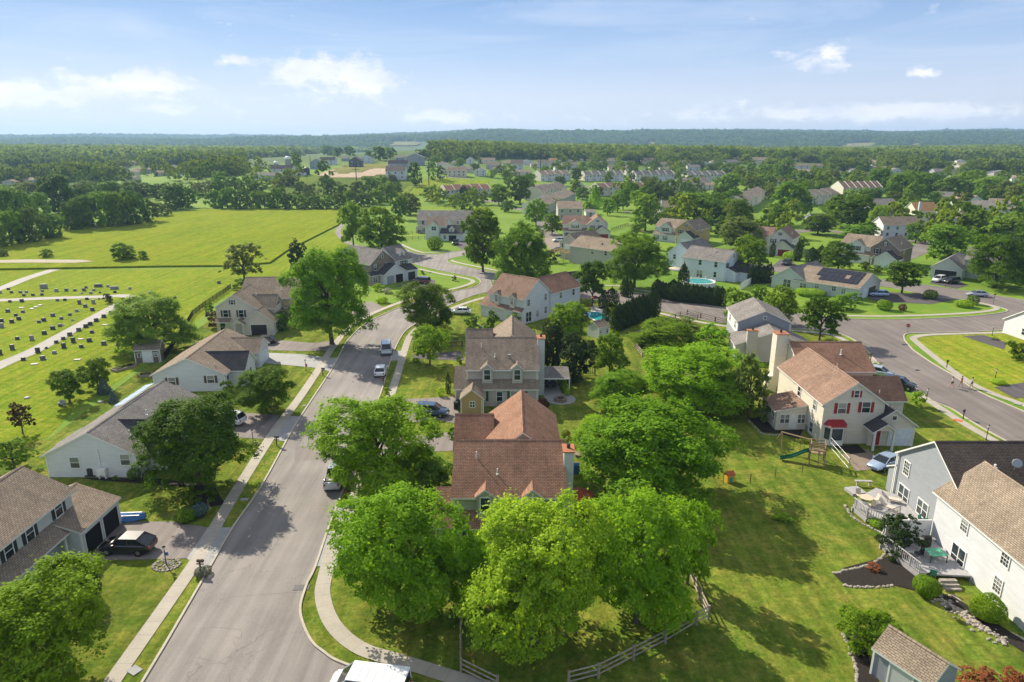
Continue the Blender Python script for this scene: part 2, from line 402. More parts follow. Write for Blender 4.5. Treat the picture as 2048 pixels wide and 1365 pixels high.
# ------------------------------------------------------------------ foliage
RNG = np.random.default_rng(11)
ZA = 2.2      # crowns are about this much taller than their radius
def leaf_mesh(name, P, Nrm, size, tint, za=ZA):
    """one small rhombic leaf spray per point, facing its normal"""
    n = len(P); P = P * np.array([1, 1, za])
    r = RNG.normal(size=(n, 3)); u = np.cross(Nrm, r); u /= np.linalg.norm(u, axis=1)[:, None] + 1e-9
    w = np.cross(Nrm, u); s = (size * RNG.uniform(.45, 1.5, n))[:, None]
    asp = RNG.uniform(.55, 1.0, n)[:, None]
    fold = Nrm * s * .22
    V = np.empty((n, 4, 3)); V[:, 0] = P - u * s; V[:, 1] = P - w * s * asp - fold; V[:, 2] = P + u * s; V[:, 3] = P + w * s * asp - fold * .5
    V[:, :, 2] /= za
    me = bpy.data.meshes.new(name)
    me.vertices.add(n * 4); me.vertices.foreach_set('co', V.reshape(-1))
    me.loops.add(n * 4); me.loops.foreach_set('vertex_index', np.arange(n * 4, dtype=np.int32))
    me.polygons.add(n); me.polygons.foreach_set('loop_start', np.arange(0, n * 4, 4, dtype=np.int32)); me.polygons.foreach_set('loop_total', np.full(n, 4, dtype=np.int32))
    at = me.attributes.new('tint', 'FLOAT', 'POINT'); at.data.foreach_set('value', np.repeat(tint, 4).astype(np.float32))
    me.update(calc_edges=True); return me
def unit(v): return v / (np.linalg.norm(v, axis=1)[:, None] + 1e-9)
def crown_pts(kind, n, rng, lobes=18, per=34):
    """points and normals of a crown in the unit box: x, y in -1..1, z 0..1"""
    def prof(t):
        if kind == 'cone': return np.clip(1.02 - t, 0, 1) ** .85 * np.clip(t * 9 + .25, 0, 1)
        if kind == 'column': return np.sqrt(np.clip(1 - np.abs(2 * t - .9) ** 3.2, 0, 1)) * np.clip((1.04 - t) * 2.6, 0, 1) ** .7
        if kind == 'oval': return np.sqrt(np.clip(1 - np.abs((t - .44) / .56) ** 2.3, 0, 1))
        if kind == 'spread': return np.sqrt(np.clip(1 - np.abs((t - .38) / .62) ** 2.1, 0, 1))
        return np.where(t < .4, np.sqrt(np.clip(1 - np.abs((t - .4) / .52) ** 2.4, 0, 1)), np.sqrt(np.clip(1 - np.abs((t - .4) / .62) ** 2.0, 0, 1)))
    if kind in ('cone', 'column'):
        t = rng.uniform(0, 1, n) ** (1.25 if kind == 'cone' else 1.0); a = rng.uniform(0, 2 * np.pi, n)
        r = prof(t); ph = rng.uniform(0, 6.28, 4)
        nb = 9 if kind == 'column' else 13
        wob = 1 + .13 * np.sin(a * 5 + t * 7 + ph[0]) * np.sin(t * 11 + a * 2 + ph[1]) + .10 * np.sin(t * nb * 6.28 + 2 * np.sin(a * 3 + ph[2]))
        rr = r * wob * (1 - .22 * rng.uniform(0, 1, n) ** 2)
        P = np.stack([rr * np.cos(a), rr * np.sin(a), t + rng.normal(0, .012, n)], 1)
        Nn = np.stack([np.cos(a), np.sin(a), np.full(n, .45)], 1)
        Nn = unit(Nn + rng.normal(0, .38, (n, 3)))
        tint = np.clip(.5 + .35 * np.sin(a * 4 + t * 16 + ph[3]) + rng.normal(0, .2, n), 0, 1)
        return P, Nn, tint
    if kind == 'ball':
        d = unit(rng.normal(size=(n, 3))); ph = rng.uniform(0, 6.28, 3); q = 1 + .05 * np.sin(5 * d[:, 0] + ph[0]) + .05 * np.sin(6 * d[:, 1] + ph[1]) - .12 * rng.uniform(0, 1, n) ** 2
        P = d * q[:, None]; P[:, 2] = np.clip(P[:, 2] * .5 + .47, .01, 1.1)
        return P, unit(d + rng.normal(0, .35, (n, 3))), np.clip(.5 + rng.normal(0, .28, n), 0, 1)
    # big limbs' lobes, each carrying leaf clumps
    lc = []; lr = []
    for i in range(lobes):
        t = .07 + .79 * ((i + rng.uniform(0, .8)) / lobes); a = i * 2.399 + rng.uniform(-.5, .5)
        rad = float(prof(np.array([t]))[0]) * rng.uniform(.4, .84)
        lc.append((rad * math.cos(a), rad * math.sin(a), t)); lr.append(rng.uniform(.2, .42))
    lc.append((rng.uniform(-.15, .15), rng.uniform(-.15, .15), .80)); lr.append(.34)
    lc.append((0, 0, .5)); lr.append(.5)
    lc = np.array(lc); lr = np.array(lr); L = len(lc)
    K = L * per
    li = np.repeat(np.arange(L), per); d = unit(rng.normal(size=(K, 3))); d[:, 2] = np.abs(d[:, 2]) * .9 + d[:, 2] * .35 ; d = unit(d)
    q = lr[li] * rng.uniform(.72, 1.06, K)
    cc = lc[li] + d * q[:, None] * np.array([1, 1, .55])
    # keep clumps outside neighbours' inner volume
    keep = np.ones(K, bool)
    for j in range(L):
        dd = (cc - lc[j]) / np.array([1, 1, .55]); keep &= (np.linalg.norm(dd, axis=1) > lr[j] * .68) | (li == j)
    keep &= (cc[:, 2] > .0) & (rng.uniform(0, 1, K) < .8)
    cc = cc[keep]; d = d[keep]; K = len(cc)
    ct = .6 * rng.uniform(0, 1, K) + .4 * rng.uniform(0, 1, L)[li[keep]]; cs = rng.uniform(.045, .12, K)
    ci = rng.integers(0, K, n)
    off = unit(rng.normal(size=(n, 3))) * (rng.uniform(0, 1, n) ** .5)[:, None]
    P = cc[ci] + off * cs[ci][:, None] * np.array([1.15, 1.15, .5])
    stray = rng.uniform(0, 1, n) < .05; P[stray] += d[ci][stray] * np.array([.09, .09, .05])
    ctr = np.array([0, 0, .38]); out = unit((P - ctr) * np.array([1, 1, 1.7]))
    Nn = unit(d[ci] * .45 + out * .3 + off * .65 + np.array([0, 0, .42]) + rng.normal(0, .45, (n, 3)))
    an = np.arctan2(P[:, 1], P[:, 0]); ph = rng.uniform(0, 6.28, 3)
    wob = 1 + .10 * np.sin(2 * an + 5 * P[:, 2] + ph[0]) + .07 * np.sin(3 * an - 7 * P[:, 2] + ph[1]); P[:, 0] *= wob; P[:, 1] *= wob; P[:, 2] += .05 * np.sin(an + ph[2]) * np.hypot(P[:, 0], P[:, 1])
    tint = np.clip(ct[ci] * .75 + rng.uniform(-.1, .35, n), 0, 1)
    return P, Nn, tint
CROWN = {}
def crown(kind, lod, var=0):
    k = (kind, lod, var)
    if k not in CROWN:
        rng = np.random.default_rng(abs(hash((['round', 'oval', 'spread', 'cone', 'column', 'bush', 'airy', 'ball'].index(kind), lod, var))) % 99999)
        n, sz, lb, per = {0: (60000, .0195, 34, 84), 1: (15000, .037, 24, 46), 2: (3600, .068, 16, 26), 3: (800, .13, 11, 14)}[lod]
        kk = kind
        if kind in ('cone', 'column'): n = int(n * .7); sz *= .95
        if kind == 'airy': kk = 'round'; lb = int(lb * .8); per = int(per * .42); n = int(n * .5); sz *= 1.1
        if kind == 'ball': n = int(n * .4); sz *= 1.3
        if kind == 'bush': kk = 'round'; lb = max(8, lb // 2); n = int(n * .35); sz *= 1.5
        P, Nn, t = crown_pts(kk, n, rng, lb, per)
        if kind == 'bush': P[:, 2] = np.clip(P[:, 2] * 1.08 - .06, 0.01, 2)
        CROWN[k] = leaf_mesh('crown_' + kind, P, Nn, np.full(n, sz), t)
        CROWN[k].materials.append(M['leaf_green'])
    return CROWN[k]
TRUNK = {}
def trunk(kind, var=0):
    k = (kind, var)
    if k not in TRUNK:
        rr = random.Random(5 + var * 7 + len(kind)); mb = MB()
        if kind in ('cone', 'column'):
            mb.tube([(0, 0, 0), (0, 0, .5), (0, 0, .93)], [.055, .035, .006], 8)
        else:
            b = [(0, 0, -.01), (.0, .0, .02), (.01, .01, .16), (.02, -.02, .34), (0, .01, .6), (.02, 0, .86)]
            mb.tube(b, [.085, .055, .045, .034, .02, .006], 9)
            for i in range(7):
                a = i * 2.4 + rr.random(); z0 = .2 + i * .065; e = .55 - .03 * i
                m_ = (math.cos(a) * e * .45, math.sin(a) * e * .45, z0 + .12)
                e_ = (math.cos(a + .2) * e, math.sin(a + .2) * e, z0 + .27)
                mb.tube([(0, 0, z0 - .02), m_, e_], [.026, .017, .004], 6)
                for s_ in (-.5, .5):
                    mb.tube([m_, (m_[0] + math.cos(a + s_) * .22, m_[1] + math.sin(a + s_) * .22, m_[2] + .16)], [.012, .003], 5)
        TRUNK[k] = mb.mesh('trunk_' + kind, 'bark', True)
    return TRUNK[k]
TREES = []
def plant(name, x, y, z, h, r, kind, mat, label, cat='tree', group=None, low=.16, lod=None, rz=None, trunk_=True):
    d = math.hypot(x, y)
    if lod is None:
        s = SCL(x, max(y, 20), z) * r
        lod = 0 if s > 52 else 1 if s > 22 else 2 if s > 8 else 3
    rz = random.uniform(0, 6.28) if rz is None else rz
    var = random.randrange({0: 3, 1: 4, 2: 6, 3: 5}[lod])
    TREES.append((x, y, r))
    me = crown(kind, lod, var)
    if not trunk_:
        o = objm(name, me, None, (x, y, z), rz, (r, r, h), mat); return tag(o, label, cat, group)
    t = empty(name, (x, y, z), rz, label, cat, group, (r, r, h))
    objm('crown', me, t, (0, 0, low), 0, (1, 1, 1 - low), mat)
    if lod < 3 or kind not in ('cone', 'column'):
        k = 1.0 if r > 2.5 else 1.2
        tr = objm('trunk', trunk('cone' if kind in ('cone', 'column') else 'leafy', var % 2), t, (0, 0, 0), 0, (k, k, 1))
    return t
def tree(bx, by, topy, w, kind, mat, label, group=None, low=.16, name='leafy_tree', lod=None, cat='tree', h=None, ground=None, trunk_=True):
    """base pixel, crown-top row and crown width on the photograph turn into a place, a height and a spread"""
    x, y, z = GT(bx, by)
    hh = h or max(1.0, ZAT(topy, y) - z)
    r = w / 2 / SCL(x, y, z + hh * .5) * .95
    if not h and trunk_: hh = max(1.0, ZAT(topy, y + .5 * r) - z) * .965
    return plant(name, x, y, z, hh, r, kind, mat, label, cat, group, low, lod, trunk_=trunk_)
def shrub(bx, by, w, hpx, mat, label, kind='bush', group=None, name='shrub', cat='shrub'):
    x, y = G(bx, by); s = SCL(x, y); return plant(name, x, y, 0, hpx / s / .96, w / 2 / s, kind, mat, label, cat, group, trunk_=False)
# ------------------------------------------------------------------ windows and doors (shared meshes)
WIN = {}
def window_mesh(w, h, style):
    k = (round(w, 2), round(h, 2), style)
    if k not in WIN:
        f = MB(); t = .09; a, b = w / 2, h / 2
        f.box(-a - t, -.06, b, a + t, .02, b + t); f.box(-a - t, -.08, -b - t, a + t, .02, -b)
        f.box(-a - t, -.06, -b, -a, .02, b); f.box(a, -.06, -b, a + t, .02, b)
        if style != 'plain': f.box(-a, -.05, -.03, a, .0, .03)
        if style == 'double': f.box(-.05, -.055, -b, .05, .01, b)
        if style == 'slider': f.box(-.05, -.055, -b, .05, .01, b)
        if style == 'grid':
            for q in (-a / 3, a / 3): f.box(q - .018, -.045, -b, q + .018, 0, b)
            for q in (-b / 2, b / 2): f.box(-a, -.044, q - .018, a, 0, q + .018)
        p = MB(); p.box(-a, -.03, -b, a, .012, b)
        s = MB(); sw = min(.38, w * .45)
        s.box(-a - t - sw, -.05, -b, -a - t, -.004, b); s2 = MB().box(a + t, -.05, -b, a + t + sw, -.004, b)
        WIN[k] = (f.mesh('window_frame', 'trim'), p.mesh('window_pane', 'glass'), s.mesh('shutter_board', 'shutter_brown'), s2.mesh('shutter_board', 'shutter_brown'),
                  None)
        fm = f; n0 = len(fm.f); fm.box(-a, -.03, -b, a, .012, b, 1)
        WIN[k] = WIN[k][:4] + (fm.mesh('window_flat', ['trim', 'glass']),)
    return WIN[k]
ROT = dict(f=0, r=math.pi / 2, b=math.pi, l=-math.pi / 2)
class House:
    def __init__(s, name, label, x, y, ang, wall, roof, lod=0, cat='house', group=None, z=0., trim='trim', absolute=False):
        s.O = (x, y) if absolute else (0, 0); s.ang = R(ang); s.org = (x, y)
        s.root = empty(name, (x, y, z), R(ang), label, cat, group)
        s.wall = 'siding_' + wall if wall in C_SID else wall; s.roof = 'roof_' + roof; s.trim = trim; s.lod = lod
        s.wm = {}; s.r = MB(); s.rm = [s.roof, trim]; s.bm = s.root
    def _w(s, wall):
        k = wall or s.wall
        if k in C_SID: k = 'siding_' + k
        return s.wm.setdefault(k, MB())
    def rmat(s, roof):
        if not roof: return 0
        k = 'roof_' + roof if roof in C_SH else roof
        if k not in s.rm: s.rm.append(k)
        return s.rm.index(k)
    def slab(s, a, b, c, d, t=.16, roof=None):
        """a-b is the eave, d-c the upper edge above it; white edge boards round a shingled face"""
        a, b, c, d = map(Vector, (a, b, c, d)); m = s.rmat(roof); q = s.r
        L = (b - a).length; H1 = (d - a).length; dv = (b - a).normalized()
        U = lambda p: ((p - a).dot(dv), ((p - a) - dv * (p - a).dot(dv)).length)
        q.poly([a, b, c, d], m, [U(p) for p in (a, b, c, d)])
        dn = Vector((0, 0, -t)); q.poly([d + dn, c + dn, b + dn, a + dn], 1)
        for p1, p2 in ((a, b), (b, c), (c, d), (d, a)): q.poly([p1, p1 + dn, p2 + dn, p2], 1)
    def gable(s, x0, y0, x1, y1, ze, zr, ax, z0=0., oh=.35, rk=.28, wall=None, roof=None, rp=.5, ze2=None, walls=True, sides='fblr', cap=True):
        """box with a gable roof; ax is the direction of the ridge, ze the eave height on the low-coordinate side"""
        ze2 = ze if ze2 is None else ze2; w = s._w(wall); T = .16
        if ax == 'y': tr = lambda x, y, z: (y, x, z); u0, u1, v0, v1 = y0, y1, x0, x1
        else: tr = lambda x, y, z: (x, y, z); u0, u1, v0, v1 = x0, x1, y0, y1
        vr = v0 + (v1 - v0) * rp
        if walls:
            for u in (u0, u1): w.poly([tr(u, v0, z0), tr(u, v1, z0), tr(u, v1, ze2), tr(u, vr, zr), tr(u, v0, ze)])
            w.poly([tr(u0, v0, z0), tr(u1, v0, z0), tr(u1, v0, ze), tr(u0, v0, ze)]); w.poly([tr(u0, v1, z0), tr(u1, v1, z0), tr(u1, v1, ze2), tr(u0, v1, ze2)])
        s1 = (zr - ze) / (vr - v0); s2 = (zr - ze2) / (v1 - vr); a, b = u0 - rk, u1 + rk
        z = T * .9
        s.slab(tr(a, v0 - oh, ze - oh * s1 + z), tr(b, v0 - oh, ze - oh * s1 + z), tr(b, vr, zr + z), tr(a, vr, zr + z), T, roof)
        s.slab(tr(b, v1 + oh, ze2 - oh * s2 + z), tr(a, v1 + oh, ze2 - oh * s2 + z), tr(a, vr, zr + z), tr(b, vr, zr + z), T, roof)
        if cap and s.lod == 0:
            m = s.rmat(roof)
            for sg, sl in ((-1, s1), (1, s2)):
                s.r.poly([tr(a, vr, zr + z + .05), tr(b, vr, zr + z + .05), tr(b, vr + sg * .16, zr + z + .035 - .16 * sl), tr(a, vr + sg * .16, zr + z + .035 - .16 * sl)], m, [(a, 0), (b, 0), (b, .17), (a, .17)])
        return s
    def hip(s, x0, y0, x1, y1, ze, zr, z0=0., oh=.35, wall=None, roof=None, walls=True):
        w = s._w(wall)
        if walls: w.prism([(x0, y0), (x1, y0), (x1, y1), (x0, y1)], z0, ze)
        X0, Y0, X1, Y1 = x0 - oh, y0 - oh, x1 + oh, y1 + oh; q = min(X1 - X0, Y1 - Y0) / 2; e = ze - .05
        if X1 - X0 >= Y1 - Y0: A = (X0 + q, (Y0 + Y1) / 2, zr); B = (X1 - q, (Y0 + Y1) / 2, zr)
        else: A = ((X0 + X1) / 2, Y0 + q, zr); B = ((X0 + X1) / 2, Y1 - q, zr)
        c = [(X0, Y0, e), (X1, Y0, e), (X1, Y1, e), (X0, Y1, e)]
        if X1 - X0 >= Y1 - Y0: F_ = [(c[0], c[1], B, A), (c[2], c[3], A, B), (c[1], c[2], B, B), (c[3], c[0], A, A)]
        else: F_ = [(c[1], c[2], B, A), (c[3], c[0], A, B), (c[0], c[1], A, A), (c[2], c[3], B, B)]
        for f in F_: s.slab(*f, .14, roof)
        return s
    def shed(s, x0, y0, x1, y1, zl, zh, d, z0=0., walls=True, wall=None, roof=None, oh=.25, t=.14, rk=.15):
        """lean-to: low side faces d"""
        w = s._w(wall); P = {'f': [(x0, y0), (x1, y0), (x1, y1), (x0, y1)], 'r': [(x1, y0), (x1, y1), (x0, y1), (x0, y0)],
                             'b': [(x1, y1), (x0, y1), (x0, y0), (x1, y0)], 'l': [(x0, y1), (x0, y0), (x1, y0), (x1, y1)]}[d]
        a, b, c, e = [Vector(p) for p in P]
        if walls:
            w.poly([(*a, z0), (*b, z0), (*b, zl), (*a, zl)]); w.poly([(*b, z0), (*c, z0), (*c, zh), (*b, zl)]); w.poly([(*e, z0), (*a, z0), (*a, zl), (*e, zh)])
        dv = (b - a).normalized(); up = (e - a); n = up.normalized(); sl = (zh - zl) / up.length; z = t * .9
        a2 = a - n * oh - dv * rk; b2 = b - n * oh + dv * rk; c2 = c + dv * rk; e2 = e - dv * rk
        s.slab((*a2, zl - oh * sl + z), (*b2, zl - oh * sl + z), (*c2, zh + z), (*e2, zh + z), t, roof); return s
    def win(s, x, y, z, w=.95, h=1.35, f='f', sh=None, style='sash', n='window'):
        fr, pa, s1, s2, flat = window_mesh(w, h, style)
        dx, dy = {'f': (0, -1), 'b': (0, 1), 'l': (-1, 0), 'r': (1, 0)}[f]
        loc = (x + dx * .01 - s.O[0], y + dy * .01 - s.O[1], z)
        if s.lod >= 2 and not sh: return objm(n, flat, s.root, loc, ROT[f])
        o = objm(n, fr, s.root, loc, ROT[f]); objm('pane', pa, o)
        if sh:
            for q in (s1, s2): objm('shutter', q, o, mat='shutter_' + sh)
        return s
    def panel(s, x, y, z, w, h, f, mat, name, t=.05, frame=True, glass=False):
        """door or garage door"""
        dx, dy = {'f': (0, -1), 'b': (0, 1), 'l': (-1, 0), 'r': (1, 0)}[f]
        mb = MB(); a = w / 2
        mb.box(-a, -t, 0, a, .01, h, 0)
        if name == 'garage_door':
            for k in range(1, 4): mb.box(-a + .05, -t - .015, h * k / 4 - .02, a - .05, -t + .001, h * k / 4 + .01, 0)
        o = mb.build(name, mat, s.root, (x + dx * .012 - s.O[0], y + dy * .012 - s.O[1], z), ROT[f])
        if frame:
            fb = MB(); g = .11
            fb.box(-a - g, -t - .03, 0, -a, .0, h + g); fb.box(a, -t - .03, 0, a + g, 0, h + g); fb.box(-a, -t - .03, h, a, 0, h + g)
            fb.build('door_frame', s.trim, o)
        if name == 'door': MB().ball((a - .1, -t - .05, h * .48), .05).build('handle', 'metal_grey', o)
        return o
    def chimney(s, x0, y0, x1, y1, zt, mat, zb=0., capm='copper', wide=0):
        mb = MB(); mb.box(x0, y0, zb, x1, y1, zt)
        if wide: mb.box(x0 - wide, y0 + .02, zb, x1 - .03, y1 - .02, 2.6)
        c = mb.build('chimney', mat if mat not in C_SID else 'siding_' + mat, s.root, (-s.O[0], -s.O[1], 0))
        q = MB(); q.box(x0 - .12, y0 - .12, zt, x1 + .12, y1 + .12, zt + .12); q.build('chimney_cap', capm, c)
        MB().cyl((x0 + x1) / 2, (y0 + y1) / 2, zt + .12, zt + .55, .17).build('flue', 'metal_dark', c); return s
    def pipe(s, x, y, z, h=.55, r=.055, m='trim'):
        mb = MB(); mb.cyl(x, y, z - .3, z + h, r, 8); mb.cyl(x, y, z - .02, z + .06, r * 2.4, 8); mb.build('vent_pipe', m, s.root, (-s.O[0], -s.O[1], 0)); return s
    def vent(s, x, y, z):
        MB().cyl(x, y, z - .1, z + .22, .16, 10).cyl(x, y, z + .22, z + .34, .26, 10).build('roof_vent', 'metal_grey', s.root, (-s.O[0], -s.O[1], 0)); return s
    def post(s, x, y, z0, z1, r=.09, m=None, name='porch_post'):
        MB().box(x - r, y - r, z0, x + r, y + r, z1).build(name, m or s.trim, s.root, (-s.O[0], -s.O[1], 0)); return s
    def found(s, x0, y0, x1, y1, z=.25):
        MB().box(x0 - .03, y0 - .03, 0, x1 + .03, y1 + .03, z).build('foundation', 'stone', s.root, (-s.O[0], -s.O[1], 0)); return s
    def slabbox(s, x0, y0, z0, x1, y1, z1, m, name): MB().box(x0, y0, z0, x1, y1, z1).build(name, m, s.root, (-s.O[0], -s.O[1], 0)); return s
    def corner(s, pts, z1, z0=0.):
        for x, y in pts: MB().box(x - .07, y - .07, z0, x + .07, y + .07, z1).build('corner_board', s.trim, s.root, (-s.O[0], -s.O[1], 0))
        if s.lod == 0 and len(pts) > 1:
            x, y = pts[-1]; MB().box(x - .26, y - .12, z0, x - .17, y - .02, z1).box(x - .26, y - .4, z0, x - .17, y - .12, z0 + .08).build('downspout', s.trim, s.root, (-s.O[0], -s.O[1], 0))
        return s
    def done(s):
        for k, w in s.wm.items():
            if w.f: w.build('wall', k, s.root, (-s.O[0], -s.O[1], 0))
        if s.r.f: s.r.build('roof', s.rm, s.root, (-s.O[0], -s.O[1], 0), fixn=False)
        return s.root
    def hit(s, p, f, c):
        d = ray(*p); k, q = math.cos(s.ang), math.sin(s.ang); ox, oy = (0., 0.) if s.O[0] or s.O[1] else s.org
        if s.O[0] or s.O[1]: k, q = 1., 0.
        dl = (d[0] * k + d[1] * q, -d[0] * q + d[1] * k); ol = (-ox * k - oy * q, ox * q - oy * k); i = 0 if f in 'lr' else 1
        t = (c - ol[i]) / dl[i]; return (ol[0] + dl[0] * t, ol[1] + dl[1] * t, CAMZ + d[2] * t)
    def wp(s, p, f, c, w=.95, h=1.35, sh=None, style='sash'):
        x, y, z = s.hit(p, f, c)
        return s.win(x, y, z, w, h, f, sh, style)
# ------------------------------------------------------------------ vehicles
def car(label, x, y, ang, kind, paint, z=.04, group=None, plates=True):
    """nose towards local +x"""
    S = dict(sedan=(4.7, .92, .72, .98, 1.45, [(-2.0, 0), (-1.35, 1), (.25, 1), (1.15, 0)]), suv=(4.75, .96, .95, 1.08, 1.72, [(-2.25, 0), (-1.9, 1), (.45, 1), (1.2, 0)]),
             wagon=(4.6, .9, .8, 1.0, 1.55, [(-2.2, 0), (-1.75, 1), (.3, 1), (1.15, 0)]), crossover=(4.75, .95, .92, 1.05, 1.62, [(-2.25, 0), (-1.25, .93), (.3, 1), (1.25, 0)]),
             minivan=(5.0, .98, .9, 1.05, 1.75, [(-2.4, 0), (-2.15, 1), (.7, 1), (1.85, 0)]), pickup=(5.7, .98, 1.05, 1.15, 1.85, [(-.75, 0), (-.6, 1), (.75, 1), (1.45, 0)]), jeep=(4.2, .92, 1.1, 1.15, 1.85, [(-1.95, 0), (-1.9, 1), (.4, 1), (.75, 0)]),
             van=(5.5, 1.0, 1.1, 1.25, 2.1, [(-2.72, 0), (-2.66, 1), (1.15, 1), (2.1, 0)]))[kind]
    L, W, hood, belt, top, gh = S; h = L / 2
    nm = {'sedan': 'car', 'wagon': 'car', 'van': 'van', 'pickup': 'pickup_truck', 'suv': 'car', 'crossover': 'car', 'jeep': 'car', 'minivan': 'car'}[kind]
    root = empty('parked_' + nm, (x, y, z), R(ang), label, nm.replace('_truck', ' truck'), group)
    rx0, rx1 = -h + .95, h - .9
    # lower body lofted from rounded sections, arches cut by dark tyres set proud
    st = [(-h, .84, .45, .78 * belt + .1), (-h + .12, .93, .33, belt - .04), (-h + .6, .99, .25, belt), (-.6, 1, .22, belt), (gh[-1][0] - .15, 1, .22, belt - .01), (gh[-1][0] + .35, .99, .24, hood + .06), (h - .45, .95, .27, hood - .02), (h - .1, .86, .34, hood - .14), (h, .74, .42, hood - .28)]
    if kind == 'van': st[-3:] = [(h - .3, .96, .27, 1.12), (h - .08, .9, .34, 1.0), (h, .82, .42, .85)]
    b = MB(); n = 10; ring = []
    for (sx, w, zb, zt) in st:
        w *= W; i = len(b.v)
        P = [(-w * .86, zb), (-w, zb + .18), (-w, (zb + zt) / 2), (-w * .985, zt - .12), (-w * .90, zt), (w * .90, zt), (w * .985, zt - .12), (w, (zb + zt) / 2), (w, zb + .18), (w * .86, zb)]
        b.v += [(sx, p[0], p[1]) for p in P]; ring.append(i)
    for a, c in zip(ring, ring[1:]):
        for k in range(n):
            k2 = (k + 1) % n; b.f.append((a + k, a + k2, c + k2, c + k)); b.m.append(0)
    b.f.append(tuple(range(ring[0], ring[0] + n))); b.m.append(0); b.f.append(tuple(range(ring[-1], ring[-1] + n))); b.m.append(0)
    if kind == 'pickup':
        b.box(-h + .15, -W * .8, belt + .004, -.85, W * .8, belt + .01, 1)
        for sy in (-1, 1): b.box(-h + .05, sy * W * .86 - .05, belt - .02, -.8, sy * W * .86 + .05, belt + .06)
        b.box(-h + .03, -W * .86, belt - .02, -h + .12, W * .86, belt + .06)
    body = b.build('body', ['paint_' + paint, 'black'], root); 
    for p in body.data.polygons: p.use_smooth = len(p.vertices) == 4
    # glasshouse and painted roof
    g = MB(); rg = []
    z_ = lambda f: belt - .02 + (top - .05 - belt + .02) * f
    full = kind in ('van',)
    for gx, f in gh:
        wb = W * .9; wt = W * (.74 if kind not in ('van', 'jeep') else .88); w = wb + (wt - wb) * f; i = len(g.v); rg.append(i)
        g.v += [(gx, -wb, belt - .03), (gx, -w, z_(f)), (gx, w, z_(f)), (gx, wb, belt - .03)]
    for a, c in zip(rg, rg[1:]):
        for k in range(4): g.f.append((a + k, a + (k + 1) % 4, c + (k + 1) % 4, c + k)); g.m.append(0)
    for e in (rg[0], rg[-1]): g.f.append(tuple(range(e, e + 4))); g.m.append(0)
    g.build('windows', 'car_glass', root)
    r = MB(); wt = W * (.74 if kind not in ('van', 'jeep') else .88); a, c = gh[1][0], gh[2][0]
    r.box(a - .06, -wt - .01, top - .075, c + .06, wt + .01, top)
    for sy in (-1, 1):
        for (gx, f), (gx2, f2) in ((gh[0], gh[1]), (gh[3], gh[2])):
            r.tube([(gx, sy * W * .89, belt - .02), (gx2, sy * (wt + .0), top - .05)], .045, 5)
        xm = (a + c) / 2; r.tube([(xm, sy * W * .905, belt - .03), (xm, sy * (wt + .01), top - .05)], .05, 5)
        if full: r.poly([(gh[0][0] - .01, sy * W * .915, belt - .1), (.55, sy * W * .915, belt - .1), (.45, sy * (wt + .02), top - .03), (gh[1][0] - .02, sy * (wt + .02), top - .03)])
    if kind in ('sedan',) : pass
    r.build('roof', 'paint_' + paint, root)
    if kind == 'van':
        rb = MB()
        for k in range(6): rb.box(-2.3 + k * .55, -wt * .9, top, -2.2 + k * .55, wt * .9, top + .02)
        rb.build('roof_rib', 'paint_' + paint, root)
    wm = MB(); wm.tube([(0, -.11, 0), (0, .11, 0)], .34 if kind in ('sedan', 'wagon') else .38, 16)
    me = wm.mesh('tyre', 'tyre'); rm = MB().tube([(0, -.125, 0), (0, .125, 0)], .2, 12).mesh('rim', 'rim')
    rr = .34 if kind in ('sedan', 'wagon') else .38
    for wx in (rx0, rx1):
        for sy in (-1, 1):
            o = objm('wheel', me, root, (wx, sy * (W - .09), rr)); objm('rim', rm, o)
    for sy in (-1, 1):
        MB().box(h - .2, sy * W * .62 - .16, hood - .34, h - .02, sy * W * .62 + .16, hood - .18).build('headlight', 'lamp_clear', root)
        MB().box(-h - .01, sy * W * .72 - .1, belt - .35, -h + .2, sy * W * .72 + .1, belt - .12).build('taillight', 'lamp_red', root)
        MB().box(gh[3][0] - .55, sy * (W + .08) - .09, belt - .02, gh[3][0] - .4, sy * (W + .08) + .09, belt + .13).build('mirror', 'paint_' + paint, root)
    return root
HAZE = 0.00012; SKYS = .071; SUNE = 5.0; EXPO = .79
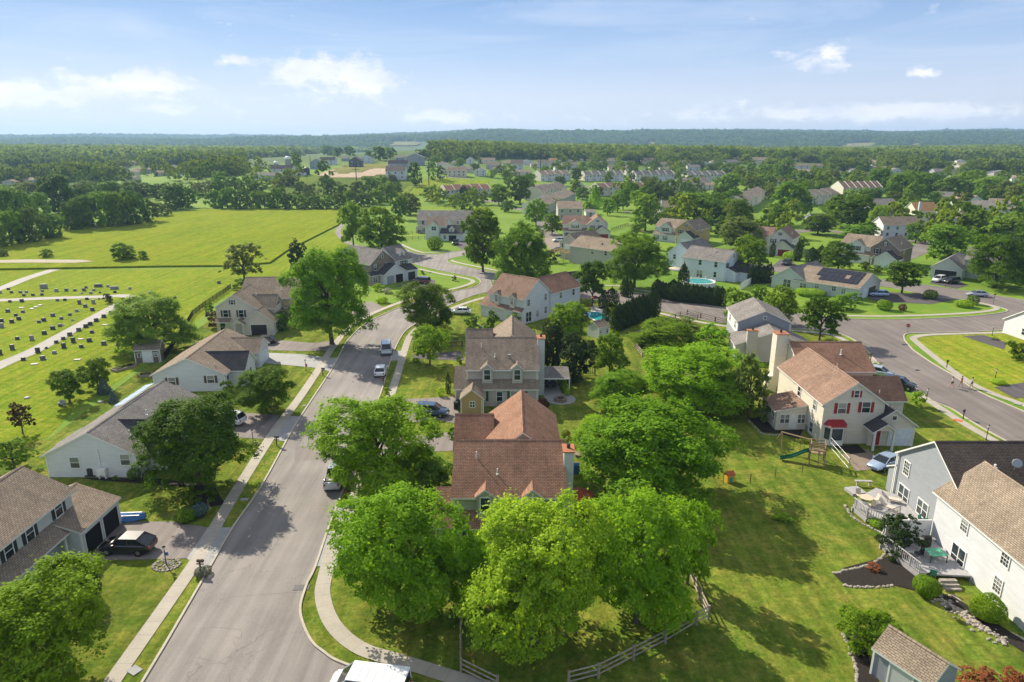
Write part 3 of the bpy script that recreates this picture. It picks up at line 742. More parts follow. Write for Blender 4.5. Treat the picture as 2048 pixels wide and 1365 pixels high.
# ------------------------------------------------------------------ land, water-free valley and wooded ridges
def build_ground():
    ys = [-70, -20, 30, 100, 200, 300, 398, 400, 430]
    while ys[-1] < 9000: ys.append(ys[-1] * 1.026)
    nx = 190; V = []; Fc = []
    for y in ys:
        hw = max(260, y * 1.15)
        for i in range(nx):
            x = (i / (nx - 1) * 2 - 1) * hw; V.append((x, y, terr(x, y)))
    for j in range(len(ys) - 1):
        for i in range(nx - 1):
            a = j * nx + i; Fc.append((a, a + 1, a + nx + 1, a + nx))
    m, nt, b = newmat('land')
    g = N(nt, 'ShaderNodeNewGeometry').outputs['Position']
    big = noi(nt, g, .035, 5, .62, .4); mid = noi(nt, g, .35, 5, .65); fine = noi(nt, g, 3.2, 4, .75)
    x = mix(nt, ramp(nt, big, [(.36, (0,) * 3), (.64, (1,) * 3)]).outputs[0], (.10, .20, .018), (.16, .25, .025))
    x = mix(nt, ramp(nt, mid, [(.5, (0,) * 3), (.78, (.8,) * 3)]).outputs[0], x, (.25, .26, .05))
    far = mix(nt, noi(nt, g, .02, 4), (.045, .085, .014), (.09, .14, .03))
    sx = N(nt, 'ShaderNodeSeparateXYZ'); nt.links.new(g, sx.inputs[0])
    mr = N(nt, 'ShaderNodeMapRange'); nt.links.new(sx.outputs[1], mr.inputs[0]); mr.inputs[1].default_value = 560; mr.inputs[2].default_value = 900
    x = mix(nt, mr.outputs[0], x, far)
    x = mix(nt, 1., x, ramp(nt, fine, [(.25, (.7,) * 3), (.75, (1.3,) * 3)]).outputs[0], 'MULTIPLY')
    nt.links.new(x, b.inputs['Base Color']); b.inputs['Roughness'].default_value = .95; b.inputs['Specular IOR Level'].default_value = .1
    me = bpy.data.meshes.new('ground'); me.from_pydata(V, [], Fc); me.materials.append(m)
    me.polygons.foreach_set('use_smooth', [True] * len(me.polygons))
    tag(link(bpy.data.objects.new('ground', me)), kind='structure')
build_ground()
def drape(name, mat, P, lift=.25, step=14, **k):
    """a field laid over sloping land, gridded so that it follows it"""
    xs = [p[0] for p in P]; ys = [p[1] for p in P]
    def inside(x, y):
        c = False; j = len(P) - 1
        for i in range(len(P)):
            if (P[i][1] > y) != (P[j][1] > y) and x < (P[j][0] - P[i][0]) * (y - P[i][1]) / (P[j][1] - P[i][1]) + P[i][0]: c = not c
            j = i
        return c
    mb = MB(); x0, y0 = min(xs), min(ys); nx = int((max(xs) - x0) / step) + 1; ny = int((max(ys) - y0) / step) + 1
    for i in range(nx):
        for j in range(ny):
            a, b = x0 + i * step, y0 + j * step
            if inside(a + step / 2, b + step / 2):
                mb.poly([(q[0], q[1], terr(*q) + lift) for q in ((a, b), (a + step, b), (a + step, b + step), (a, b + step))])
    if not mb.f: return
    k.setdefault('kind', 'structure')
    return tag(mb.build(name, mat, fixn=False), **k)
gt = lambda L: [GT(*p)[:2] for p in L]
# lawns and the meadow
sheet('lawn', 'lawn', [px([(-420, 1420), (-420, 1010), (20, 880), (95, 880), (330, 705), (420, 640), (600, 640), (820, 600), (985, 560), (1180, 600), (1330, 625), (1460, 655), (1660, 665), (1750, 760), (2060, 905), (2330, 1010), (2330, 1420)])], .010)
sheet('cemetery_lawn', 'lawn_bright', [px([(-300, 1000), (-250, 700), (-200, 520), (120, 541), (465, 537), (540, 530), (578, 503), (668, 460), (700, 474), (700, 500), (560, 560), (440, 600), (395, 640), (330, 700), (150, 820), (95, 875), (20, 900)])], .016)
sheet('corner_lawn', 'lawn_corner', [px([(1834, 676), (1888, 671), (2020, 667), (2200, 665), (2200, 830), (2048, 808), (1983, 785), (1930, 757), (1877, 719), (1838, 690)])], .018)
f = tag(sheet('meadow', 'tall_grass', [px([(-330, 541), (-330, 508), (0, 492), (60, 476), (130, 458), (190, 452), (300, 441), (330, 430), (400, 420), (480, 418.5), (690, 418.5), (700, 424), (676, 452), (575, 503), (540, 528), (465, 534), (330, 535), (112, 539), (0, 541)])], .55, .55), label=None)
sheet('hillside_field', 'lawn_bright', [px([(806, 398), (850, 372), (990, 352)]) + [] or []] if 0 else [px([(700, 400), (770, 393), (1000, 395), (1000, 418), (700, 418)])], .02)
drape('hillside_field', 'lawn_bright', gt([(800, 392), (838, 366), (862, 358), (980, 362), (985, 372), (1010, 378), (1010, 392)]), .2, 8)
drape('scrub_field', 'scrub', gt([(610, 352), (800, 352), (838, 364), (800, 390), (560, 392), (540, 365)]), .2, 10)
drape('dirt_clearing', 'dirt', gt([(640, 350), (700, 338), (770, 334), (800, 342), (780, 349), (720, 356), (660, 357)]), .45, 9)
drape('dirt_clearing', 'hay', gt([(655, 347), (700, 330), (790, 329), (800, 333), (740, 341), (700, 349)]), .6, 9)
for P in ([(1655, 296), (1700, 289), (1755, 288), (1740, 297)], [(1790, 290), (1842, 288), (1838, 293)], [(765, 293), (790, 286), (830, 286), (845, 290), (825, 293)], [(1268, 288), (1310, 284), (1312, 290)]):
    drape('far_field', 'hay', gt(P), 4.0, 30)
drape('far_field', 'hay', gt([(1840, 332), (1842, 325), (1960, 326), (2048, 330), (2048, 338), (1960, 336)]), .8, 10)
# roads
main_L = [(100, 1600), (200, 1478), (285, 1365), (400, 1170), (466, 1056), (520, 978), (572, 884), (601, 834), (662, 742), (681, 707), (695, 682), (730, 648), (768, 629), (811, 611), (860, 597), (905, 584)]
corner_a = cr([(905, 584), (940, 577), (955, 572), (961, 564), (953, 557), (940, 553.5)], 5)
far_low = [(940, 553.5), (880, 542), (850, 535), (820, 526), (795, 517), (770, 505)]
far_up = [(770, 494), (790, 492), (807, 498), (826, 506), (851, 509.5), (880, 509), (896, 506), (926, 501), (1000, 487), (1110, 478)]
spur = [(1110, 486), (1030, 494), (960, 505), (915, 514), (900, 517.5), (894, 522), (901, 527), (940, 536.5), (985, 545), (1040, 557), (1100, 570), (1160, 577), (1236, 583), (1319, 592), (1437, 615), (1584, 627), (1680, 637), (1772, 640), (1877, 637), (1957, 632)]
isl = cr([(1957, 632), (2004, 626), (2014, 621), (1991, 613), (1954, 605), (1904, 599)], 4)
third_n = [(1904, 599), (1851, 591), (1788, 577), (1735, 570), (1640, 556), (1560, 545), (1490, 540), (1440, 538)]
third_f = [(1440, 528), (1490, 529), (1541, 531), (1640, 543), (1740, 556.7), (1851, 571), (1930, 582), (2048, 601), (2300, 640)]
right_e = [(2300, 672), (2028, 660), (1951, 664), (1890, 666), (1819, 667.5)]
corner_b = cr([(1819, 667.5), (1809, 670), (1808, 677), (1813, 686), (1825, 700)], 4)
rs_r = [(1864, 727), (1904, 750), (1959, 785), (2048, 824), (2300, 935)]
rs_l = [(2300, 1040), (1970, 860), (1904, 819), (1864, 803), (1835, 780), (1780, 745), (1753, 724), (1727, 694)]
corner_c = cr([(1727, 694), (1701, 677), (1675, 667), (1655, 663)], 4)
near_low = [(1655, 663), (1577, 657), (1452, 648), (1376, 635), (1319, 622), (1230, 606), (1160, 596), (1060, 583), (1000, 580), (945, 592), (880, 620), (821, 655), (804, 672), (788, 703), (776, 738), (761, 789), (725, 875), (684, 987), (656, 1060), (631, 1134), (615, 1166)]
corner_d = cr([(615, 1166), (601, 1212), (606, 1248), (624, 1285), (647, 1305), (677, 1324), (760, 1352), (880, 1382), (1050, 1425)], 5)
tail = [(1150, 1560), (700, 1640)]
pa = lambda P: px(P)
sheet('road', 'asphalt', [pa(main_L) + pa(corner_a)[1:] + pa(far_low)[1:] + pa(far_up) + pa(spur[:11]) + pa([(1160, 596), (1060, 583), (1000, 580), (945, 592), (880, 620), (821, 655), (804, 672), (788, 703), (776, 738), (761, 789), (725, 875), (684, 987), (656, 1060), (631, 1134), (615, 1166)]) + pa(corner_d)[1:] + pa(tail)], .022)
sheet('cross_road', 'asphalt_far', [pa(spur[11:]) + pa(isl)[1:] + pa(third_n)[1:] + pa(third_f) + pa(right_e) + pa(corner_b)[1:] + pa(rs_r) + pa(rs_l) + pa(corner_c)[1:] + pa(near_low[1:7])], .020)
K = [cr(pa(main_L[1:]), 3), pa(corner_a), pa(far_low), pa(far_up[1:8]), cr(pa(spur[4:]), 3), pa(isl), cr(pa(third_n[:6]), 3), cr(pa(third_f), 3), pa(right_e), pa(corner_b), cr(pa([corner_b[-1]] + rs_r), 3), cr(pa(rs_l), 3), pa(corner_c), cr(pa(near_low), 3), pa(corner_d)]
strip('kerb', 'kerb', K, .19, .12, .12)
# pavements
S1 = cr(pa([(180, 1430), (248, 1331), (321, 1227), (398, 1115), (427, 1062), (487, 960), (551, 861), (600, 795), (637, 740), (661, 702), (690, 665), (722, 640), (758, 622), (816, 600), (870, 586), (912, 577), (938, 569), (946, 563), (930, 557), (880, 548), (835, 538)]), 4)
S2 = cr(pa([(1100, 1412), (960, 1372), (900, 1354), (850, 1338), (794, 1321), (728, 1301), (684, 1271), (657, 1234), (645, 1189), (651, 1150), (668, 1090), (693, 1035), (716, 978), (755, 870), (795, 750), (808, 705), (824, 667), (860, 640), (900, 619), (954, 600), (1000, 592), (1080, 597), (1160, 604)]), 4)
S3 = cr(pa([(1680, 632), (1772, 633), (1877, 630), (1957, 625), (1993, 618.5), (1978, 611), (1951, 605.5)]), 4)
S4 = cr(pa([(2130, 850), (2048, 811), (1983, 787), (1930, 760), (1877, 721), (1833, 685), (1828, 676), (1850, 671), (1888, 669), (1957, 667), (2022, 666), (2120, 666)]), 4)
S5 = cr(pa([(1735, 715), (1764, 737), (1804, 766), (1843, 793), (1891, 824), (1938, 854), (2048, 915)]), 4)
S6 = cr(pa([(1319, 627), (1376, 640), (1452, 653), (1577, 661), (1640, 667), (1669, 672), (1692, 683)]), 4)
S7 = cr(pa([(800, 488), (815, 495), (835, 503), (855, 506), (900, 502.5)]), 3); S8 = cr(pa([(903, 521), (912, 525), (945, 532), (1000, 543)]), 3)
S9 = pa([(1430, 610), (1319, 588), (1236, 572), (1160, 571)])
strip('pavement', 'concrete', [S1, S2, S3, S4, S5, S6, S7, S8, S9], 1.25, .055)
def quad(name, mat, polys, z, **k): return sheet(name, mat, [pa(P) for P in polys], z, **k)
quad('driveway_apron', 'concrete_grey', [[(416, 1056), (466, 1056), (412, 1150), (374, 1118)], [(637, 737), (655, 717), (676, 716), (660, 744)], [(545, 880), (572, 884), (601, 834), (570, 832)], [(657, 1062), (700, 1072), (690, 1134), (633, 1134)], [(788, 703), (812, 702), (806, 722), (781, 722)], [(670, 1010), (720, 1010), (705, 1040), (672, 1040)]], .050)
quad('driveway', 'asphalt_drive', [[(241, 1045), (340, 1044), (416, 1056), (374, 1118), (227, 1121), (171, 1124)], [(425, 835), (460, 829), (500, 827), (558, 831), (545, 880), (482, 876), (440, 872)],
    [(505, 683), (557, 681), (628, 687), (664, 682), (656, 702), (600, 703), (509, 700)], [(700, 626), (722, 607), (745, 604), (768, 616), (748, 629), (720, 642)], [(790, 800), (866, 796), (912, 794), (920, 850), (872, 840), (765, 852)], [(680, 915), (770, 880), (880, 866), (915, 866), (915, 902), (850, 905), (680, 975)]], .040)
quad('driveway', 'asphalt_dark', [[(1730, 592), (1777, 585), (1851, 590), (1909, 600), (1860, 609), (1800, 606), (1745, 602)], [(1859, 567), (1866, 559), (1920, 563), (1935, 572), (1912, 578)], [(1925, 673), (1967, 671), (2014, 686), (2007, 700)], [(1988, 775), (2048, 766), (2130, 770), (2130, 815), (2048, 796), (2030, 798)],
    [(826, 710), (920, 703), (930, 722), (829, 718)], [(790, 573), (836, 556), (870, 561), (870, 572), (840, 580)], [(905, 488), (925, 482), (950, 497), (925, 500)], [(1545, 533), (1560, 520), (1580, 518), (1598, 536)]], .044)
quad('concrete_drive', 'concrete_grey', [[(509, 714), (524, 706), (600, 709), (657, 717), (637, 737), (530, 727)]], .046)
quad('concrete_drive', 'paver', [[(1685, 909), (1735, 900), (1775, 930), (1772, 938), (1711, 943)], [(1085, 478), (1120, 470), (1140, 500), (1105, 508)]], .046)
quad('patio', 'concrete_grey', [[(1079, 765), (1112, 758), (1124, 790), (1090, 800)], [(1182, 615), (1205, 612), (1214, 627), (1180, 640)]], .046)
strip('cemetery_lane', 'lane', [cr(pa([(-200, 606), (0, 601), (102, 597), (203, 594), (241, 592), (262, 595), (266, 601), (239, 609), (228, 615), (178, 642), (127, 670), (76, 698), (38, 715), (0, 731), (-120, 790)]), 4)], 3.0, .04)
strip('cemetery_lane', 'lane', [cr(pa([(-90, 600), (0, 578), (51, 558), (114, 538), (152, 527)]), 4)], 3.2, .045)
quad('gravel_lot', 'gravel', [[(-100, 531), (-100, 526), (0, 524.5), (60, 523), (165, 524), (190, 527), (150, 530), (60, 529.5)]], .62)
strip('footpath', 'asphalt_drive', [cr(pa([(790, 497), (745, 495), (712, 492), (690, 482), (678, 470), (676, 462), (684, 450)]), 4)], 2.2, .6 if 0 else .05)
strip('garden_path', 'gravel', [cr(pa([(2100, 1310), (2010, 1270), (1960, 1250), (1925, 1222), (1895, 1190)]), 4)], 1.3, .05)
# planting beds
BED = [[(1667, 1150), (1690, 1136), (1775, 1114), (1800, 1110), (1830, 1150), (1838, 1185), (1820, 1180), (1780, 1170), (1730, 1175), (1690, 1172)], [(1862, 1190), (1900, 1190), (2060, 1290), (2100, 1340), (1990, 1270), (1925, 1220)],
       [(1690, 1262), (1712, 1258), (1760, 1370), (1745, 1400), (1712, 1395), (1708, 1330)], [(1497, 838), (1524, 834), (1552, 862), (1606, 860), (1598, 880), (1560, 868), (1525, 866)], [(1668, 893), (1715, 890), (1733, 906), (1700, 910)],
       [(160, 957), (281, 957), (330, 960), (430, 975), (450, 1010), (390, 1020), (380, 975), (200, 962)], [(1075, 800), (1096, 800), (1100, 812), (1085, 822), (1074, 822)]]
quad('mulch_bed', 'mulch', BED, .052)
mb = MB(); c = G(1121, 799); mb.tube([(c[0], c[1], .0), (c[0], c[1], .06)], 2.2, 32); tag(mb.build('round_patio', 'concrete_grey'), kind='structure')

quad('road_patch', 'asphalt_drive', [[(592, 893), (655, 891), (660, 921), (588, 922)]], .026)
tar = [[(400, 1258), (430, 1256), (470, 1259), (484, 1262), (480, 1278), (466, 1274), (470, 1288), (474, 1302), (462, 1318), (450, 1330)], [(396, 1316), (425, 1322), (450, 1330), (458, 1348), (460, 1372)], [(455, 1196), (520, 1190), (585, 1186), (604, 1184)]]
strip('tar_seam', 'asphalt_drive', [cr([(a + random.uniform(-.05, .05), b) for a, b in px(P)], 3) for P in tar], .035, .028)
mb = MB()
for P, w_ in (([(1785, 522), (1826, 507), (1850, 492), (1876, 472), (1890, 452), (1884, 432), (1870, 425)], 7), ([(1334, 380), (1352, 393), (1350, 410), (1310, 422), (1250, 425)], 7), ([(985, 402), (1030, 418), (1075, 424), (1086, 450), (1104, 476)], 7), ([(1150, 376), (1260, 373), (1400, 375), (1470, 380)], 8),
              ([(1470, 508), (1560, 470), (1640, 462), (1745, 474), (1830, 482), (1880, 470)], 7), ([(905, 398), (940, 405), (985, 402)], 6), ([(1110, 368), (1060, 372), (1015, 366)], 6), ([(700, 350), (760, 343), (800, 334), (830, 333)], 9), ([(940, 358), (900, 356), (870, 352)], 5)):
    Q = cr(gt(P), 5); pr = None
    for i, p in enumerate(Q):
        a, b = Q[max(i - 1, 0)], Q[min(i + 1, len(Q) - 1)]; d = Vector((b[0] - a[0], b[1] - a[1])).normalized(); l = (p[0] - d.y * w_ / 2, p[1] + d.x * w_ / 2); r = (p[0] + d.y * w_ / 2, p[1] - d.x * w_ / 2)
        if pr: mb.poly([(*pr[1], terr(*pr[1]) + .06), (*r, terr(*r) + .06), (*l, terr(*l) + .06), (*pr[0], terr(*pr[0]) + .06)])
        pr = (l, r)
tag(mb.build('back_streets', 'asphalt_far', fixn=False), kind='structure')
# ------------------------------------------------------------------ near houses (world-aligned)
h = House('house', 'house at the lower left with brown shingle roof, wide dark shutters and open double garage', -44, 47, 0, 'pale_grey', 'grey_brown', absolute=True)
h.gable(-49.2, 33, -40.75, 56.6, 5.25, 7.45, 'y', wall='pale_grey', oh=.4)
h.gable(-46.2, 53.6, -38.5, 59.65, 2.7, 4.15, 'y', wall='pale_grey', oh=.3, rk=.2)
h.shed(-40.76, 33, -39.5, 53.4, 2.75, 3.6, 'r', walls=False, oh=.2)
for p in ((116, 1017), (59, 1066.7), (17, 1102)): h.wp(p, 'r', -40.75, .9, 1.45, 'black')
h.win(-40.75, 44.6, 4.35, .9, 1.45, 'r', 'black'); h.win(-40.75, 51.5, 1.5, 1.1, 1.5, 'r'); h.win(-40.75, 47, 1.5, 1.1, 1.5, 'r')
for y in (55.3, 58.1):
    h.panel(-38.5, y, 0, 2.35, 2.15, 'r', 'dark_inside', 'garage_shade_panel', t=.02)  # flat dark panel, no recess; the interior shade is painted
for y in (53.2, 48.5, 44, 39.5): h.post(-39.65, y, 0, 2.7)
h.corner([(-38.5, 53.65), (-38.5, 59.6)], 2.6); h.pipe(-43, 50, 6.8); h.done()

h = House('house', 'white single-storey house with grey roof and solar strip, behind the round maple on the left', -46.6, 77, 0, 'white', 'grey', absolute=True)
h.found(-51.8, 69.25, -41.5, 86, .35)
h.gable(-51.8, 69.2, -41.5, 86, 2.75, 5.35, 'y', oh=.45)
h.gable(-46.6, 71.0, -38.4, 76.4, 2.75, 4.95, 'x', oh=.4, roof='dark')
for p in ((149.8, 925.6), (250.5, 919.7)): h.wp(p, 'f', 69.2, 1.0, 1.25)
h.pipe(-44.0, 76.5, 4.5, .7); h.pipe(-43.6, 71.8, 3.9, .7); h.corner([(-51.75, 69.22), (-41.53, 69.22)], 2.7)
h.win(-38.4, 73.7, 1.5, 1.6, 1.3, 'r', style='double'); h.panel(-41.5, 81, 0, 4.6, 2.1, 'r', 'garage_white', 'garage_door')
mb = MB()
for k in range(5): mb.poly([(-47.2, 77.3 + k * 1.55, 5.58 - .02), (-48.4, 77.3 + k * 1.55, 5.27), (-48.4, 78.75 + k * 1.55, 5.27), (-47.2, 78.75 + k * 1.55, 5.56)])
mb.build('roof_tarp', 'canvas_blue', h.root, (46.6, -77, 0)); h.done()
for nm, lb, pxx, z, bld in (('air_conditioner', 'round dark air conditioner on a raised pad by the white gable wall', (184, 953), 0, 1), ('heat_pump', 'flat white heat pump box fixed low on the white gable wall', (220, 947), 0, 2)):
    x, y = G(*pxx); mb = MB()
    if bld == 1:
        mb.cyl(x, y, .25, 1.05, .42, 16).cyl(x, y, 1.05, 1.1, .3, 16); mb.box(x - .6, y - .35, .1, x + .6, y + .35, .25); mb.box(x - .6, y - .2, 0, x - .4, y + .2, .1); mb.box(x + .4, y - .2, 0, x + .6, y + .2, .1)
        tag(mb.build(nm, 'metal_dark'), lb, 'air conditioner')
    else:
        mb.box(x - .45, 68.6, .5, x + .45, 69.1, 1.25); mb.tube([(x - .1, 68.55, .87), (x - .1, 68.6, .87)], .28, 14); mb.box(x - .3, 69.1, 1.25, x - .24, 69.18, 3.4); mb.box(x - .4, 68.7, 0, x - .3, 69.1, .5); mb.box(x + .3, 68.7, 0, x + .4, 69.1, .5)
        tag(mb.build(nm, 'trim'), lb, 'heat pump')

h = House('house', 'white single-storey house with brown roof and brown-shuttered gable facing the camera', -48.8, 103, 3, 'white', 'grey_brown')
h.gable(-5.1, -6.4, 5.3, 10.4, 2.75, 5.2, 'y', oh=.4)
h.gable(0, -4.4, 7.6, 0.9, 2.75, 4.75, 'x', roof='dark', oh=.35)
h.gable(2, 4.5, 7.0, 10.2, 2.72, 4.4, 'x', oh=.3)
for p in ((344, 763), (421.5, 759)): h.wp(p, 'f', -6.4, 1.0, 1.15, 'brown')
h.win(7.6, -2.9, 1.4, .8, 1.5, 'r'); h.win(7.6, -1.6, 1.4, .8, 1.5, 'r'); h.win(5.3, -5.2, 1.4, .8, 1.4, 'r'); h.panel(7.0, 7.3, 0, 4.6, 2.2, 'r', 'garage_white', 'garage_door')
h.pipe(3, 3.2, 3.8); h.pipe(3.6, -5.2, 3.55); h.corner([(-5.1, -6.4), (5.3, -6.4), (7.6, -4.4)], 2.65); h.done()

def saltbox(nm, label, x0, yf, wall, roof, sh, tone, chim_side=1, dorm=2):
    h = House('house', label, x0 + 5, yf + 5, 0, wall, roof, absolute=True)
    x1 = x0 + 10.0
    h.gable(x0, yf + 1.1, x1, yf + 10.6, 5.35, 8.45, 'x', oh=.45, z0=0)
    h.shed(x0 - .02, yf, x1 + .02, yf + 1.12, 2.75, 3.62, 'f', oh=.3)
    h.gable(x0 - 1.6, yf + .02, x0 + .3, yf + 6.2, 2.75, 4.9, 'x', oh=.3, cap=False)
    h.gable(x0 + 2.6, yf + 8.5, x0 + 10.1, yf + 20.2, 5.3, 8.15, 'y', oh=.35)
    h.gable(x0 - .8, yf + 12.4, x0 + 3, yf + 19.4, 4.4, 7.0, 'x', oh=.3)
    for dx in ([2.85, 7.1] if dorm == 2 else [2.85, 7.1]):
        h.gable(x0 + dx - .75, yf + .55, x0 + dx + .75, yf + 3.1, 5.45, 6.05, 'y', z0=3.2, oh=.22, rk=.18, cap=False)
        h.win(x0 + dx, yf + .55, 4.55, .85, 1.45, 'f')
    h.win(x0 + 1.9, yf, 1.55, 1.3, 1.45, 'f', sh, 'double'); h.win(x0 + 7.1, yf, 1.55, 1.9, 1.45, 'f', sh, 'double'); h.win(x0 + 4.6, yf, 1.5, .8, 1.4, 'f')
    h.pipe(x0 + 1.9, yf + 4.2, 7.4, .7); h.pipe(x0 + 3.9, yf + 2.7, 6.5, .6); 
    h.corner([(x0, yf + 1.1), (x1, yf + 1.1)], 5.2, 2.9); h.corner([(x0 - 1.6, yf), (x1, yf)], 2.65)
    for z in (1.5, 4.4): h.win(x1, yf + 7.5, z, .9, 1.3, 'r'); h.win(x0 + 10.1, yf + 14, z, .9, 1.3, 'r')
    return h
h = saltbox('house', 'two-storey house with brown-grey roof, green shutters and two dormers, middle of the block', -6.35, 90.6, 'taupe', 'grey_brown', 'green', 0)
h.chimney(3.72, 95.0, 4.75, 96.7, 8.7, 'pale_grey'); h.vent(-.4, 93.2, 6.6); h.done()
h = saltbox('house', 'large house with red-brown shingle roof half hidden by the pale lime tree', -5.25, 54.55, 'green_grey', 'red_brown', 'green', 0)
h.chimney(4.85, 57.9, 5.75, 59.5, 8.4, 'pale_grey'); h.done()

h = House('house', 'two-storey beige house with rust roof, red shutters, bay window and glazed sunroom', 44, 88, 0, 'cream', 'rust', absolute=True)
h.gable(40.6, 90.6, 50.6, 100.3, 5.35, 8.05, 'x', roof='red_brown')
h.gable(38.25, 78.1, 45.7, 92.5, 5.35, 8.0, 'y')
h.gable(43.95, 77.5, 49.45, 86.4, 2.75, 4.75, 'y', roof='dark')
h.gable(46.5, 86.3, 53, 91.3, 2.75, 5.05, 'x', roof='red_brown')
h.shed(34.35, 82.4, 38.24, 87.5, 2.55, 3.35, 'l', oh=.3)
h.gable(43.7, 75.9, 46.3, 78.2, 2.65, 3.5, 'y', walls=False, roof='dark', cap=False)
h._w('cream').poly([(43.7, 75.95, 2.65), (46.3, 75.95, 2.65), (45.0, 75.95, 3.5)])
for x in (43.85, 46.15): h.post(x, 76.05, 0, 2.65, .11)
for p, w_, z_ in (((1684, 817), .95, 1.35), ((1732, 815), .95, 1.35), ((1713.5, 788.5), .55, .85)): h.wp(p, 'f', 78.1, w_, z_, 'red')
h.wp((1599, 783), 'l', 38.25, .85, 1.3); h.wp((1630, 810), 'l', 38.25, .85, 1.3); h.wp((1623, 855), 'l', 38.25, .85, 1.3); h.wp((1565, 740), 'l', 40.6, .85, 1.3); h.wp((1566, 781), 'l', 40.6, .85, 1.3)
bx, by, bz = h.hit((1673, 872), 'f', 77.4)
mb = MB(); mb.prism([(bx - 1.3, 78.1), (bx - .8, 77.3), (bx + .8, 77.3), (bx + 1.3, 78.1)], .1, 2.6); bb = mb.build('bay_window', 'trim', h.root, (-44, -88, 0))
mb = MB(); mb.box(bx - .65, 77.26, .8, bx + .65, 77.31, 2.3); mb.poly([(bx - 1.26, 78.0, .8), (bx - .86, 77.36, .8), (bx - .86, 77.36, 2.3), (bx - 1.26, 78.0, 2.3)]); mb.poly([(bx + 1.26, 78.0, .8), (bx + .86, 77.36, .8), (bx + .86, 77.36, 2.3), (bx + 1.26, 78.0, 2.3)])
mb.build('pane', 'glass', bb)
mb = MB(); a = [(bx - 1.5, 78.09, 2.6), (bx - .95, 77.05, 2.6), (bx + .95, 77.05, 2.6), (bx + 1.5, 78.09, 2.6)]; t = [(bx - .95, 78.09, 3.25), (bx + .95, 78.09, 3.25)]
mb.poly([a[1], a[2], t[1], t[0]]); mb.poly([a[0], a[1], t[0]]); mb.poly([a[2], a[3], t[1]]); mb.poly(a[::-1]); mb.build('bay_roof', 'shutter_red', bb)
h.panel(47.75, 77.5, 0, 2.7, 2.2, 'f', 'garage_white', 'garage_door'); h.panel(44.85, 77.5, .12, .95, 2.0, 'f', 'door_red', 'door'); 
mb = MB().cyl(46.8, 77.45, 3.3, 3.35, .1); h.win(46.75, 77.5, 3.7, .5, .5, 'f', style='plain')
for y in (83.5, 85.5): h.win(34.35, y, 1.5, .9, 1.15, 'l', style='double')
h.win(35.45, 82.4, 1.55, 1.15, 1.15, 'f', style='double'); h.win(37.6, 82.4, 1.55, .9, 1.15, 'f', style='double'); h.panel(36.55, 82.4, .1, .85, 2.05, 'f', 'door_white', 'door')
h.chimney(38.85, 96.2, 40.55, 98.0, 9.0, 'cream', wide=.6); h.pipe(47, 93.2, 6.9, .8, .09); h.pipe(49.8, 86.9, 3.3); h.pipe(44.6, 89, 6.4); h.corner([(38.27, 78.12), (45.7, 78.1), (49.45, 77.52)], 2.6); h.done()

h = House('house', 'grey-sided house at the right edge with brown roof and a deck in front', 46, 61, 0, 'grey', 'dark', absolute=True)
h.gable(40.4, 54.7, 53, 65.1, 5.5, 8.65, 'x', rp=.47, ze2=4.95, roof='dark_brown'); h.shed(40.42, 65.09, 53, 66.5, 2.7, 3.5, 'b')
h.wp((1814, 937), 'l', 40.4, .9, 1.4, style='grid'); h.wp((1898, 995), 'l', 40.4, .9, 1.35, style='grid'); h.wp((1885, 1045), 'l', 40.4, .9, 1.3, style='grid')
h.wp((1807, 991), 'l', 40.4, 1.7, 1.9, style='double'); h.wp((1845, 1018), 'l', 40.4, 1.6, 1.5, style='double')
h.pipe(44.6, 57.3, 7.2, .3, .1); h.corner([(40.4, 54.8), (40.4, 65.1)], 5)
mb = MB(); mb.cyl(46.2, 57.0, 6.8, 7.9, .04).tube([(46.1, 56.7, 7.9), (46.05, 56.6, 7.95)], [.42, .38], 16); mb.build('satellite_dish', 'metal_grey', h.root, (-46, -61, 0)); h.done()
h = House('house', 'bright white house at the lower right with tan roof and a railed deck', 43, 50, 0, 'white', 'tan', absolute=True)
h.gable(39.2, 43.8, 47, 56.4, 5.2, 8.0, 'y', rk=.3); h.gable(40.5, 55.4, 46, 59.2, 5.2, 7.9, 'y', walls=False, rk=0, cap=False) if 0 else None
for p in ((1930, 1050), (2012, 1117)): h.wp(p, 'l', 39.2, .85, 1.3, style='grid')
h.wp((1996, 1171), 'l', 39.2, .85, 1.3, style='grid'); h.wp((1916, 1115), 'l', 39.2, 1.7, 2.0, style='slider'); h.corner([(39.22, 43.82)], 5.1); h.done()

# ------------------------------------------------------------------ houses turned to the streets
h = House('house', 'blue-grey and white house with two-part grey roof beside the street corner tree', 40.4, 118, -8, 'blue_grey', 'grey')
h.gable(0, 0, 9, 11, 5.35, 7.35, 'y', wall='grey'); h.gable(-1.3, -6.6, 11, .1, 2.9, 5.35, 'y', wall='taupe', rp=.5)
h._w('white').poly([(-.012, 0, 2.8), (-.012, 11, 2.8), (-.012, 11, 5.3), (-.012, 0, 5.3)]); h._w('white').poly([(-1.312, -6.6, 0), (-1.312, .1, 0), (-1.312, .1, 2.8), (-1.312, -6.6, 2.8)])
h.win(-.01, 2.5, 4.2, .9, 1.3, 'l'); h.win(-.01, 8, 4.2, .9, 1.3, 'l'); h.chimney(.3, -7.3, 2.0, -6.5, 5.6, 'taupe'); h.panel(5.6, -6.6, 0, 1.5, 2.1, 'f', 'glass', 'sliding_door')
h.win(4.5, 0, 6.2, .4, .4, 'f', style='plain'); h.pipe(2.2, 4, 6.1); h.pipe(3.6, 3.0, 6.8); h.pipe(3.6, -3.2, 5.0); h.corner([(0, 0), (9, 0)], 5.2, 3.0); h.corner([(-1.3, -6.6), (11, -6.6)], 2.8); h.done()

